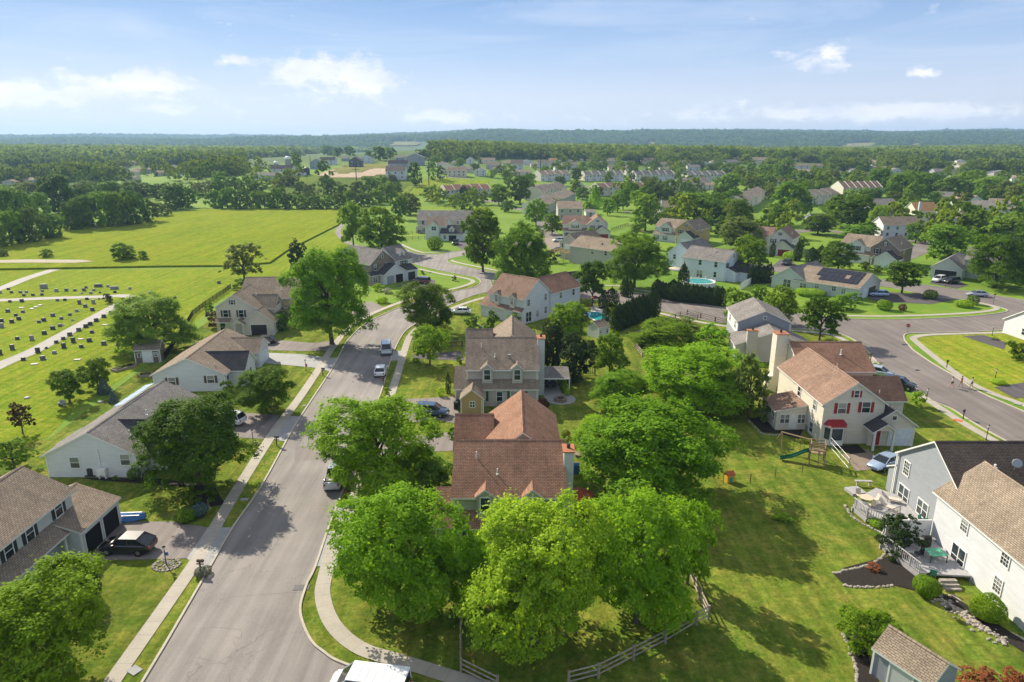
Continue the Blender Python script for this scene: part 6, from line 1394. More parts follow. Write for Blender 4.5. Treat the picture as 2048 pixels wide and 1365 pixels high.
T(707, 492, 403, 62, 'oval', 'leaf_green', 'upright tree at the end of the meadow, left of two', low=.05)
T(764, 506, 411, 106, 'round', 'leaf_green', 'broad tree at the end of the meadow, right of two', low=.06)
T(308, 704, 582, 172, 'spread', 'leaf_willow', 'big weeping willow behind the dark cemetery shed', low=.04)
T(140, 806, 732, 72, 'oval', 'leaf_dark', 'young round tree with a grey bench in the cemetery lawn', low=.16)
T(197, 778, 712, 62, 'oval', 'leaf_dark', 'young dark tree behind the larger blue spruce', low=.12)
T(46, 868, 800, 50, 'airy', 'leaf_maroon', 'small maroon-leaved tree at the left edge', low=.2)
T(30, 940, 870, 84, 'airy', 'leaf_green', 'thin airy tree at the left edge below the maroon one', low=.1)
T(210, 790, 754, 32, 'cone', 'leaf_blue', 'blue spruce below the young dark tree, larger of two', low=.0, name='blue_spruce'); T(228, 808, 781, 24, 'cone', 'leaf_blue', 'blue spruce near the long grey roof, smaller of two', low=.0, name='blue_spruce')
T(218, 606, 586, 19, 'oval', 'leaf_conifer', 'dark egg-shaped evergreen at the bend of the cemetery lane', low=.0, name='evergreen')
T(966, 545, 410, 100, 'round', 'leaf_dark', 'large dark green tree at the upper street mouth, left of two', low=.08)
T(1043, 578, 448, 122, 'round', 'leaf_green', 'large sunlit tree behind the warm-brown roof, right of two', low=.06)
T(1268, 576, 468, 124, 'round', 'leaf_green', 'broad sunlit tree on the verge left of the pale blue house', low=.12)
T(1184, 612, 515, 72, 'oval', 'leaf_dark', 'dark tree by the pool with slender split trunk', low=.2)
T(1290, 462, 384, 78, 'round', 'leaf_willow', 'pale fluffy tree behind the red-roofed white house', low=.06)
T(1388, 440, 382, 90, 'round', 'leaf_green', 'wide garden tree above the tan stone house', low=.05); T(1437, 445, 398, 56, 'round', 'leaf_dark', 'very dark round tree right of the wide garden tree', low=.05)
T(1574, 432, 360, 84, 'oval', 'leaf_green', 'tall green tree behind the end townhouses', low=.05); T(1550, 452, 405, 60, 'round', 'leaf_green', 'lighter tree in front of the tall green one', low=.04)
T(1478, 500, 430, 102, 'round', 'leaf_olive', 'olive-toned tree behind the pale blue house', low=.05); T(1494, 556, 467, 84, 'round', 'leaf_green', 'round green tree beside the drive of the pale blue house', low=.08)
T(1635, 470, 425, 75, 'round', 'leaf_dark', 'dark tree above the long sage house', low=.05); T(1697, 458, 385, 102, 'round', 'leaf_dark', 'dark mass of a tree above the stone-gabled right house', low=.05); T(1715, 478, 448, 70, 'spread', 'leaf_willow', 'pale yellow-green willow by the stone-gabled right house', low=.04)
T(1676, 540, 482, 76, 'round', 'leaf_dark', 'dark rounded tree on the verge above the solar panels', low=.08); T(1638, 682, 590, 86, 'round', 'leaf_dark', 'round street tree at the corner of the cross street', low=.2)
T(1475, 648, 578, 74, 'round', 'leaf_green', 'leafy tree just left of the two-part grey roof', low=.06); T(1560, 650, 570, 74, 'round', 'leaf_green', 'leafy tree behind the two-part grey roof, below the sage house', low=.05)
T(1518, 610, 568, 40, 'round', 'leaf_green', 'small tree between the white fence panel and the grey roof', low=.05)
T(1803, 588, 518, 82, 'round', 'leaf_dark', 'round tree on the verge between the two right drives', low=.18)
T(1990, 575, 465, 128, 'round', 'leaf_dark', 'huge dark tree at the right edge above the parked cars', low=.05); T(2045, 560, 482, 70, 'round', 'leaf_dark', 'dark tree cut by the right frame edge', low=.05)
T(1890, 535, 443, 104, 'round', 'leaf_willow', 'tall pale willow-like tree behind the dark-roofed garage', low=.05); T(2010, 490, 428, 110, 'round', 'leaf_willow', 'light green tree at the right edge above the huge dark one', low=.05)
T(1072, 452, 395, 46, 'oval', 'leaf_bright', 'bright tree left of the red-roofed white house', low=.06); T(1104, 470, 425, 44, 'round', 'leaf_green', 'small full tree above the white parked car', low=.06)
T(1190, 418, 368, 36, 'cone', 'leaf_bright', 'pointed bright tree before the rust townhouses', low=.04); T(1215, 432, 394, 30, 'oval', 'leaf_bright', 'narrow bright tree behind the red-roofed white house', low=.05); T(1246, 420, 362, 44, 'oval', 'leaf_green', 'tall green tree in front of the rust townhouses', low=.06)
T(1040, 408, 348, 62, 'round', 'leaf_dark', 'dark tree left of the brown stepped townhouses', low=.05); T(998, 412, 366, 50, 'round', 'leaf_green', 'green tree right of the brown-roofed terrace', low=.1)
T(862, 402, 372, 40, 'round', 'leaf_green', 'bright tree below the brown-roofed terrace, left', low=.04); T(908, 410, 388, 26, 'round', 'leaf_bright', 'little bright bush-like tree before the brown-roofed terrace', low=.04)
T(930, 395, 372, 30, 'oval', 'leaf_conifer', 'dark conifer in front of the brown-roofed terrace', low=.02); T(820, 430, 385, 50, 'round', 'leaf_olive', 'brownish tree left of the wide grey twin house', low=.04); T(800, 440, 392, 40, 'round', 'leaf_dark', 'dark tree at the meadow end by the twin house', low=.04)
T(922, 455, 420, 36, 'round', 'leaf_dark', 'small dark tree at the wall of the twin house', low=.04)
T(870, 500, 470, 33, 'ball', 'leaf_green', 'clipped round tree on the curved front lawn of the small white house', low=.0)
T(248, 522, 484, 50, 'round', 'leaf_green', 'round thicket in the meadow edge', low=.0); T(288, 522, 500, 22, 'round', 'leaf_green', 'small bush right of the meadow thicket', low=.0); T(95, 518, 496, 26, 'round', 'leaf_green', 'small tree at the meadow edge far left', low=.0)
T(8, 516, 498, 24, 'round', 'leaf_dark', 'low dark bush at the left frame edge by the gravel', low=.0)
# conifers in rows
def row(P, n, h, r, mat, label, group, kind='column', name='arborvitae'):
    P = [Vector(p) for p in P]; Ls = [(b - a).length for a, b in zip(P, P[1:])]; tot = sum(Ls)
    for i in range(n):
        d = tot * (i + .5) / n; k = 0
        while d > Ls[k]: d -= Ls[k]; k += 1
        p = P[k] + (P[k + 1] - P[k]) * (d / Ls[k]); hh = h * random.uniform(.92, 1.08)
        plant(name, p.x + random.uniform(-.12, .12), p.y + random.uniform(-.12, .12), 0, hh, r * random.uniform(.92, 1.1), kind, mat, label, 'evergreen', group, 0.0)
row(px([(1228, 665), (1262, 650), (1312, 632)]), 13, 5.6, 1.25, 'leaf_conifer', 'arborvitae in the tall dark hedge wall by the white pool shed', 'tall hedge by the pool shed')
row(px([(1310, 592), (1350, 602), (1445, 612)]), 19, 4.2, 1.35, 'leaf_conifer', 'clipped evergreen in the long hedge before the round pool', 'hedge before the round pool')
row(px([(1498, 568), (1542, 565)]), 6, 5.0, 1.1, 'leaf_conifer', 'evergreen in the short row between the pale blue and sage houses', 'short row beside the sage house')
row(px([(1244, 592), (1262, 596)]), 3, 4.5, .9, 'leaf_conifer', 'small column evergreen on the pool side of the cross street', 'small columns by the cross street')
for p, tp, w_, lb in (((1365, 585), 522, 24, 'single tall pointed evergreen by the round pool'), ((1346, 588), 556, 22, 'shorter pointed evergreen left of the tall one by the pool'), ((1223, 612), 572, 30, 'dark column conifer left of the cross street'), ((1205, 618), 583, 20, 'smaller column conifer by the turquoise pool'), ((1212, 642), 611, 18, 'pointed conifer right of the turquoise pool'),
                      ((1544, 515), 482, 12, 'thin column evergreen left of the dark red garage'), ((1594, 522), 480, 18, 'tall column evergreen right of the dark red garage'), ((1622, 528), 492, 28, 'pair-like dark column evergreen right of the red garage'), ((1640, 526), 488, 24, 'dark column evergreen above the solar roof'), ((897, 788), 742, 12, 'slim dark column evergreen by the middle house drive'), ((185, 1205), 1120, 42, 'clipped pointed evergreen by the open-garage house'), ((1165, 650), 615, 24, 'dark conifer behind the fresh green tree')):
    T(*p, tp, w_, 'column', 'leaf_conifer', lb, low=.0, name='evergreen')
T(1792, 1108, 1020, 92, 'airy', 'leaf_conifer', 'irregular dark juniper between the two right-hand decks', low=.0, name='juniper')
# shrubs
H_ = [(1850, 1190, 50, 40, 'leaf_green', 'clipped round shrub at the foot of the deck steps'), (1730, 1295, 108, 82, 'leaf_green', 'big loose light-green shrub above the grey vinyl shed'), (1972, 1238, 62, 52, 'leaf_green', 'broad clipped shrub against the white wall'), (1560, 1040, 40, 13, 'leaf_lime', 'grassy clump alone in the back lawn'),
      (1962, 1385, 80, 40, 'leaf_red', 'red-leaved bush at the bottom right'), (2030, 1385, 60, 44, 'leaf_red', 'second red-leaved bush at the bottom right corner'), (1440, 0, 0, 0, '', ''), (406, 1150, 34, 16, 'leaf_lavender', 'lavender clump round the brown mailbox'), (1752, 738, 20, 12, 'leaf_lime', 'planting clump by the mailbox in the road shade'), (1835, 812, 30, 30, 'leaf_lime', 'upright yellow-green planting in the verge bed'),
      (270, 958, 26, 22, 'leaf_dark', 'round dark shrub at the corner of the grey-roofed white house'), (232, 962, 14, 10, 'leaf_olive', 'tiny olive shrub under the heat pump'), (382, 1010, 44, 38, 'leaf_dark', 'dark shrub left of the maple trunk'), (424, 1003, 34, 34, 'leaf_dark', 'dark shrub right of the maple trunk'), (400, 1032, 36, 26, 'leaf_blue', 'grey-green low shrub in front of the maple trunk'), (375, 1042, 40, 24, 'leaf_green', 'low green shrub below the grey-green one'),
      (455, 795, 30, 34, 'leaf_dark', 'dark shrub at the wall of the brown-roofed white house'), (440, 812, 26, 22, 'leaf_green', 'green shrub below the dark one at the white wall'), (500, 742, 26, 22, 'leaf_dark', 'dark shrub by the pale drive garage corner'), (430, 655, 44, 32, 'leaf_maroon', 'maroon shrub left of the tan house'), (560, 660, 48, 34, 'leaf_green', 'wide shrub before the right wall of the tan house'), (595, 645, 50, 36, 'leaf_dark', 'dark shrub bank right of the tan house'), (420, 628, 22, 22, 'leaf_green', 'green shrub at the left corner of the tan house'), (485, 580, 42, 22, 'leaf_green', 'shrub behind the ridge of the tan house'),
      (757, 582, 26, 14, 'leaf_lime', 'pale shrub before the stone gable'), (775, 587, 22, 10, 'leaf_flower', 'white-flowered shrub before the stone gable'), (764, 606, 24, 12, 'leaf_lime', 'round pale plant ring on the small front lawn'), (909, 562, 12, 10, 'leaf_conifer', 'tiny conifer on the tongue-shaped lawn'), (845, 549, 10, 8, 'leaf_green', 'little shrub by the flagpole'),
      (945, 660, 34, 26, 'leaf_green', 'shrub between the white sedan and the warm-brown roof'), (985, 672, 36, 50, 'leaf_dark', 'tall shrub at the left front of the warm-brown-roofed house'), (975, 662, 24, 20, 'leaf_green', 'small shrub beside the tall one'), (1026, 650, 32, 22, 'leaf_green', 'shrub at the gable corner of the warm-brown-roofed house'), (1060, 672, 24, 20, 'leaf_green', 'shrub under the sliding door of the warm-brown-roofed house'),
      (1085, 822, 24, 26, 'leaf_maroon', 'dark maroon shrub by the round patio'), (1127, 770, 12, 18, 'leaf_lime', 'small golden conifer along the patio, top of three'), (1130, 781, 12, 16, 'leaf_lime', 'small golden conifer along the patio, middle of three'), (1134, 792, 12, 16, 'leaf_lime', 'small golden conifer along the patio, bottom of three'), (882, 793, 16, 18, 'leaf_lime', 'golden cone shrub beside the slim evergreen'), (917, 838, 14, 8, 'leaf_lime', 'yellow low plant in the curved kerb bed'), (918, 727, 16, 14, 'leaf_green', 'small shrub at the left wall of the middle house'),
      (832, 725, 14, 9, 'leaf_green', 'low shrub at the foot of the young bright tree'), (775, 800, 20, 24, 'leaf_green', 'shrub at the right kerb under the maple'), (693, 1010, 20, 22, 'leaf_dark', 'dark shrub behind the mailbox near the pickup'), (905, 880, 26, 26, 'leaf_green', 'shrub before the left end of the near house'), (1132, 875, 18, 16, 'leaf_olive', 'ornamental grass tuft right of the near roof, upper'), (1135, 892, 18, 16, 'leaf_olive', 'ornamental grass tuft right of the near roof, lower'),
      (1768, 620, 30, 20, 'leaf_green', 'round shrub on the rounded lawn, left'), (1804, 622, 16, 14, 'leaf_maroon', 'small maroon shrub on the rounded lawn'), (1860, 598, 26, 18, 'leaf_dark', 'dark shrub at the drive corner of the rounded lawn'), (1928, 614, 36, 14, 'leaf_lime', 'spreading yellow-green shrub near the tip of the rounded lawn'), (1945, 609, 22, 18, 'leaf_dark', 'round shrub at the tip of the rounded lawn'), (1680, 618, 50, 26, 'leaf_green', 'garden shrubs at the garage end of the sage house'), (1705, 605, 34, 20, 'leaf_bright', 'bright garden bush by the estate car'), (1712, 590, 30, 20, 'leaf_dark', 'dark bush at the wall end of the sage house'), (1620, 590, 60, 12, 'leaf_lime', 'low flower border along the sage house'), (1580, 520, 30, 16, 'leaf_lime', 'clipped pale shrub by the dark red garage drive'),
      (1996, 768, 30, 9, 'leaf_lime', 'pale hosta plants round the corner lawn lamp'), (2035, 720, 50, 34, 'leaf_dark', 'large dark bush at the right edge by the dark drive'), (1990, 680, 14, 4, 'leaf_olive', 'low tuft on the corner lawn'), (1530, 800, 30, 22, 'leaf_dark', 'dark shrub beside the cream chimney'), (1555, 785, 14, 20, 'leaf_green', 'green shrub at the foot of the cream chimney'), (1505, 722, 14, 22, 'leaf_dark', 'climbing shrub on the grey chimney'), (1732, 1010, 36, 14, 'leaf_lime', 'low bright plants below the faceted deck, left'), (1756, 1052, 40, 14, 'leaf_bright', 'low bright plants below the faceted deck, right'), (1748, 1140, 30, 12, 'leaf_red', 'small reddish plants in the mulch bed'),
      (300, 712, 40, 14, 'leaf_olive', 'low plants behind the dark shed'), (338, 738, 26, 14, 'leaf_dark', 'shrubs between the shed and the white house'), (1170, 560, 30, 18, 'leaf_green', 'bushes beside the blue-grey shed'), (1100, 525, 40, 24, 'leaf_olive', 'bushes near the timber pile'), (1240, 555, 30, 12, 'leaf_green', 'low shrub under the broad verge tree'), (1365, 660, 70, 22, 'leaf_olive', 'flower border inside the dark rail fence'), (1120, 460, 18, 14, 'leaf_red', 'red-leaved bush at the left corner of the red-roofed white house'), (1360, 482, 24, 18, 'leaf_maroon', 'maroon bush left of the tan stone house')]
for bx, by, w_, h_, m_, lb in H_:
    if w_: shrub(bx, by, w_, h_, m_, lb, 'ball' if any(q in lb for q in ('clipped', 'round', 'golden', 'cone', 'lavender', 'hosta', 'tuft', 'low ')) else 'bush')
# ------------------------------------------------------------------ the further estate
HB = []
def far_house(x0, x1, pb, pt, label, wall='white', roof='grey', ax='x', ang=0, d=9, n=2, rows=2, group=None, name='house', ratio=.66, cat='house', chim=False, door=None):
    """front width and roof-top row on the photograph set the size"""
    X, Y, Z = GT((x0 + x1) / 2, pb); s = SCL(X, Y, Z); w = (x1 - x0) / s / max(.5, math.cos(R(ang))); hh = max(3.2, ZAT(pt, Y + (d / 2 if ax == 'x' else 0)) - Z)
    if ax == 'x': hh = min(hh, 10)
    HB.append((X, Y + d / 2, max(w, d) * .75))
    h = House(name, label, X, Y, ang, wall, roof, 3, cat=cat, group=group, z=Z)
    h.gable(-w / 2, 0, w / 2, d, hh * ratio, hh, ax, z0=-1.5, oh=.4, rk=.3)
    rws = [hh * ratio * .78, hh * ratio * .3][:rows]
    for z in rws:
        for k in range(n): h.win(-w / 2 + w * (k + .5) / n, 0, z, 1.0, 1.2, 'f')
    if door: h.panel(w * .2, 0, 0, 2.6, 2.1, 'f', door, 'garage_door', frame=False)
    if chim: h.chimney(-w / 2 + .5, -.8, -w / 2 + 1.5, .1, hh + .8, 'pale_grey')
    h.done(); return h
def terrace(x0, y0, x1, y1, n, top, label, wall='white', roof='grey', d=10, flip=False, saw=False):
    """row of joined houses between two pixels of its front foot line"""
    a = Vector(GT(x0, y0)); b = Vector(GT(x1, y1)); v = b - a; L = Vector((v.x, v.y)).length; ang = math.atan2(v.y, v.x); Z = min(a.z, b.z)
    hh = min(10.5, max(6.5, ZAT(top, (a.y + b.y) / 2 + d / 2) - Z)); ze = hh * .66; u = L / n
    HB.append(((a.x + b.x) / 2, (a.y + b.y) / 2 + d / 2, L * .6))
    h = House('terrace_house', label, a.x, a.y, math.degrees(ang), wall, roof, 3, cat='house row', z=Z)
    for i in range(n):
        dz = (.35 if i % 2 else 0); e = (.6 if i % 2 else 0)
        h.gable(i * u + .12, e, (i + 1) * u - .12, d + e, ze + dz, hh + dz, 'x', z0=-2, oh=.4, rk=.0)
        for q in (.28, .72): h.win(i * u + u * q, e, ze * .8 + dz, .95, 1.25, 'f')
        h.win(i * u + u * .3, e, ze * .3, 1.1, 1.3, 'f'); h.panel(i * u + u * .72, e, 0, 1.0, 2.0, 'f', 'shutter_black', 'door', frame=False) if 0 else None
    h.win(0.12, d / 2, ze * .8, .9, 1.2, 'l'); h.win(L - .12, d / 2, ze * .8, .9, 1.2, 'r')
    for i in range(n + 1):
        dz = .35; q = MB(); x = i * u; zt = .28
        q.poly([(x - .14, -.4, ze + dz - .1), (x - .14, d / 2 + .3, hh + dz + zt), (x - .14, d + 1, ze + dz - .1), (x - .14, d + .2, 0), (x - .14, -.1, 0)])
        q.poly([(x + .14, -.4, ze + dz - .1), (x + .14, d / 2 + .3, hh + dz + zt), (x + .14, d + 1, ze + dz - .1), (x + .14, d + .2, 0), (x + .14, -.1, 0)])
        for (p, r_) in (((-.4, ze + dz - .1), (d / 2 + .3, hh + dz + zt)), ((d / 2 + .3, hh + dz + zt), (d + 1, ze + dz - .1))): q.poly([(x - .14, p[0], p[1]), (x + .14, p[0], p[1]), (x + .14, r_[0], r_[1]), (x - .14, r_[0], r_[1])])
        q.build('party_wall', 'trim_cream', h.root)
    h.done()
terrace(892, 398, 982, 392, 5, 370, 'brown-roofed terrace of five at the foot of the bright hillside', 'pale_grey', 'red_brown', 11)
terrace(1082, 403, 1132, 385, 4, 369, 'stepped terrace with brown roofs and a pale gable end', 'cream', 'tan', 11)
terrace(1092, 430, 1150, 402, 4, 388, 'terrace with white party walls left of the lattice-dark trees', 'taupe', 'tan', 12)
terrace(1170, 363, 1247, 363, 5, 343, 'white grey-roofed terrace, leftmost of the three far white rows'); terrace(1272, 365, 1348, 364, 5, 342, 'white grey-roofed terrace, middle of the three far white rows'); terrace(1375, 363, 1450, 362, 5, 343, 'white grey-roofed terrace, rightmost of the three far white rows')
terrace(1368, 386, 1420, 376, 4, 357, 'tan-roofed terrace near the two dark parked cars', 'cream', 'tan', 11); terrace(1488, 425, 1532, 398, 4, 383, 'tall pale terrace with stepped tan roofs before the dark trees', 'cream', 'tan', 12)
terrace(1199, 394, 1290, 388, 5, 366, 'rust-roofed terrace half hidden by pointed bright trees', 'cream', 'rust', 11); terrace(1615, 414, 1676, 404, 4, 380, 'tan-roofed terrace with pale chimneys', 'cream', 'tan', 12); terrace(1684, 398, 1762, 396, 6, 364, 'long rust-roofed terrace in the right woods', 'cream', 'rust', 12)
terrace(1082, 363, 1140, 362, 4, 342, 'white terrace behind the power pole', 'white', 'tan', 11)
FH = [(838, 1318 * 0 + 0, 0, 0, '')]
fh = far_house
fh(1318, 1358, 440, 402, 'beige house with brown roof and tall chimney behind the tan stone house', 'cream', 'tan', d=12, n=3, chim=True)
fh(1150, 1169, 386, 364, 'pale gable-end house left of the rust terrace', 'pale_grey', 'tan', 'y', n=1); fh(1116, 1164, 440, 403, 'big brown-roofed house with white vent pipes', 'taupe', 'tan', d=16, n=3)
fh(1744, 1792, 432, 398, 'grey-roofed house behind the porch house', 'pale_grey', 'grey', d=11, n=3); fh(1828, 1872, 452, 404, 'house with orange-tan roof and brick chimney', 'cream', 'orange', d=10, n=2, chim=True)
h = fh(1764, 1838, 477, 434, 'white colonial house with long front porch and black shutters', 'white', 'grey_brown', d=9, n=4); 
fh(1868, 1898, 410, 384, 'grey-green roofed house above the small car park', 'pale_grey', 'grey', ang=-30); fh(1930, 1965, 426, 392, 'pale gable-end house in the right woods', 'pale_grey', 'tan', 'y', d=14, n=2)
fh(1950, 2010, 440, 402, 'grey house with green-grey roof at the right', 'pale_grey', 'grey', ang=-35, d=12, n=3); fh(1985, 2030, 425, 398, 'brown-roofed house behind the grey one at the right', 'tan', 'grey_brown', ang=-30, n=2)
fh(1882, 1950, 457, 424, 'white house with front gables and tan roof at the right', 'white', 'tan', ang=-15, d=10, n=3); fh(1950, 2004, 455, 424, 'tan gable house joined to the white one at the right', 'tan', 'tan', 'y', d=12, n=2); fh(1625, 1668, 450, 428, 'dark blue roof peeping between the trees', 'blue_grey', 'dark', n=2)
fh(2030, 2062, 500, 478, 'white house cut by the right frame edge', 'white', 'grey', n=1)
L_ = [(772, 811, 361, 331, 'white three-gabled house below the new estate', 'white', 'grey_brown', 'x', 3), (777, 816, 342, 321, 'dark blue-grey house behind the white three-gabled one', 'blue_grey', 'dark', 'x', 3), (812, 848, 331, 307, 'grey house with big gable at the top of the new estate', 'grey', 'grey', 'y', 2), (791, 808, 322, 312, 'small grey house at the edge of the wood', 'grey', 'grey', 'x', 2),
      (721, 744, 327, 310, 'white house with steep gable in the new estate', 'white', 'dark', 'y', 2), (698, 723, 336, 314, 'dark timber house under construction', 'dark', 'dark', 'y', 2), (683, 696, 323, 314, 'tiny grey cottage in the new estate', 'grey', 'grey', 'x', 1), (640, 670, 331, 315, 'white-fronted dark-roofed garage building in the new estate', 'white', 'dark', 'x', 2), (620, 648, 339, 318, 'blue-grey gabled house at the barn end', 'blue_grey', 'grey', 'y', 2),
      (543, 585, 352, 331, 'long dark-roofed barn at the left hillside farm', 'pale_grey', 'dark', 'x', 3), (510, 556, 361, 346, 'low white outbuilding before the barn', 'white', 'grey', 'x', 4), (556, 607, 354, 346, 'low white shed row right of the barn', 'white', 'grey', 'x', 4), (506, 524, 340, 324, 'white farmhouse left of the barn', 'white', 'grey', 'y', 1),
      (878, 905, 348, 326, 'pale house on the hillside edge, leftmost', 'cream', 'tan', 'y', 2), (895, 932, 354, 335, 'pale twin house on the hillside edge', 'cream', 'tan', 'x', 4), (949, 972, 353, 336, 'white house with pool rim on the hillside edge', 'white', 'tan', 'y', 2), (933, 948, 330, 314, 'white gable behind the hillside houses', 'white', 'tan', 'y', 1), (972, 1000, 340, 324, 'tan-roofed house right on the hillside', 'taupe', 'tan', 'x', 3), (905, 925, 333, 322, 'grey-roofed house behind the twin house', 'pale_grey', 'grey', 'x', 2), (955, 990, 328, 316, 'long roof behind the hillside houses', 'cream', 'tan', 'x', 3),
      (1022, 1046, 342, 318, 'grey and tan house left of the far power pole', 'pale_grey', 'tan', 'x', 2), (1031, 1062, 352, 340, 'tan hip-like roof left of the far power pole', 'cream', 'tan', 'x', 2), (1075, 1098, 338, 320, 'pale house directly behind the far power pole', 'pale_grey', 'tan', 'x', 2), (1098, 1115, 330, 317, 'small house with orange roof', 'cream', 'orange', 'x', 1), (1124, 1160, 340, 325, 'long pale house right of the orange roof', 'pale_grey', 'tan', 'x', 3), (1117, 1130, 325, 316, 'white gable behind the long pale house', 'white', 'grey', 'y', 1),
      (1217, 1259, 347, 331, 'pale roofs behind the leftmost white row', 'cream', 'tan', 'x', 3), (1300, 1345, 338, 324, 'brown roof behind the middle white row', 'cream', 'tan', 'x', 3), (1375, 1400, 343, 330, 'grey roof behind the rightmost white row', 'pale_grey', 'grey', 'x', 2), (1481, 1512, 352, 338, 'low grey house right of the white rows', 'pale_grey', 'grey', 'x', 2), (1424, 1440, 342, 332, 'tan gable behind the rightmost white row', 'tan', 'tan', 'y', 1), (1404, 1434, 380, 366, 'tan roof right of the tan-roofed terrace', 'cream', 'tan', 'x', 3),
      (1583, 1645, 341, 328, 'long pale house in the right woods', 'white', 'tan', 'x', 5), (1700, 1716, 349, 338, 'grey gable in the right woods, left of two', 'pale_grey', 'grey', 'y', 1), (1780, 1808, 350, 337, 'grey gable in the right woods, right of two', 'pale_grey', 'grey', 'y', 1), (1868, 1896, 352, 338, 'grey roof in the far right woods', 'grey', 'grey', 'x', 2), (1545, 1590, 372, 358, 'brown roofs between trees right of the white rows', 'cream', 'rust', 'x', 3), (1172, 1191, 434, 420, 'small white shed beside the red-roofed white house', 'white', 'grey', 'x', 1)]
for x0, x1, pb, pt, lb, wa, ro, ax, n in L_: fh(x0, x1, pb, pt, lb, wa, ro, ax, d=9, n=n)
rg = random.Random(21)
for i, (x0, pb) in enumerate([(3, 352), (30, 354), (62, 352), (92, 349), (125, 347), (150, 351), (188, 346), (230, 345), (246, 352), (268, 349), (290, 346), (310, 353), (335, 343), (352, 350), (372, 345), (396, 341), (418, 343), (22, 362), (8, 371), (44, 368), (150, 362), (250, 362)]):
    w_ = rg.uniform(17, 30); fh(x0, x0 + w_, pb, pb - rg.uniform(10, 13), 'brown-roofed house of the far left estate among trees', rg.choice(['taupe', 'blue_grey', 'cream', 'grey']), rg.choice(['tan', 'grey_brown', 'rust', 'tan']), rg.choice('xxy'), rg.uniform(-25, 25), n=2, group='far left estate houses', rows=1)
rg = random.Random(5)
for i, (x0, pb) in enumerate([(1275, 300), (1040, 292), (1055, 291), (1080, 293), (1700, 292), (1730, 296), (1480, 306), (1545, 306), (1600, 303), (1850, 297), (1360, 305)]):
    fh(x0, x0 + rg.uniform(9, 14), pb, pb - 4, 'tiny pale building in the far valley below the ridge', 'white', 'rust' if i % 3 == 1 else 'grey', 'x', 0, n=1, rows=1, group='far valley buildings', d=14)
rg = random.Random(31)
for i, (x0, pb) in enumerate([(1510, 362), (1640, 358), (1668, 352), (1725, 356), (1810, 362), (1838, 372), (1905, 366), (1930, 376), (1962, 368), (2000, 380), (2022, 366), (1590, 352), (1448, 332), (1505, 330), (1745, 345), (1890, 346), (1985, 352), (1560, 340)]):
    w_ = rg.uniform(18, 32); fh(x0, x0 + w_, pb, pb - rg.uniform(10, 15), 'pale roof of the right-hand estate showing between the trees', rg.choice(['taupe', 'cream', 'white', 'pale_grey']), rg.choice(['tan', 'grey_brown', 'rust', 'grey']), rg.choice('xxy'), rg.uniform(-35, 25), n=2, group='right-hand estate houses', rows=1)
for i, (x0, pb) in enumerate([(1180, 334), (1212, 329), (1250, 332), (1285, 329), (1320, 346), (1355, 332), (1400, 334), (1440, 344), (1045, 330), (1062, 336), (1140, 350), (1005, 334), (985, 346), (875, 337), (1010, 352), (915, 346), (1252, 351), (1465, 362), (1350, 352), (1110, 345)]):
    w_ = rg.uniform(16, 28); fh(x0, x0 + w_, pb, pb - rg.uniform(9, 13), 'small pale house in the far rows of the estate among trees', rg.choice(['taupe', 'cream', 'white', 'white', 'pale_grey']), rg.choice(['tan', 'grey_brown', 'grey', 'grey']), rg.choice('xxy'), rg.uniform(-25, 25), n=2, group='houses in the far rows', rows=1)
for i in range(46):
    x0 = rg.uniform(0, 470) if i < 18 else rg.uniform(1060, 2030); pb = rg.uniform(308, 336); w_ = rg.uniform(11, 20)
    fh(x0, x0 + w_, pb, pb - rg.uniform(6, 9), 'little pale rooftop half buried in the far woods', rg.choice(['taupe', 'cream', 'white', 'pale_grey']), rg.choice(['tan', 'grey', 'grey_brown']), rg.choice('xy'), rg.uniform(-25, 25), n=2, group='rooftops in the far woods', rows=1)
# silos
for p, tp, w_, lb, m_ in (((553, 338), 322, 10, 'small white-domed silo left of the barn', 'trim'), ((577, 334), 312, 12, 'taller white-domed silo behind the barn', 'trim'), ((614, 350), 334, 12, 'stout dark silo right of the barn', 'metal_dark')):
    x, y, z = GT(*p); r_ = w_ / 2 / SCL(x, y, z); hh = ZAT(tp, y) - z; o = empty('silo', (x, y, z), 0, lb, 'silo'); MB().cyl(0, 0, -1, hh - r_, r_, 16).build('wall', 'concrete_grey' if m_ == 'trim' else m_, o); MB().ball((0, 0, hh - r_), r_ * 1.02, 0, 14, .9).build('dome', m_, o)
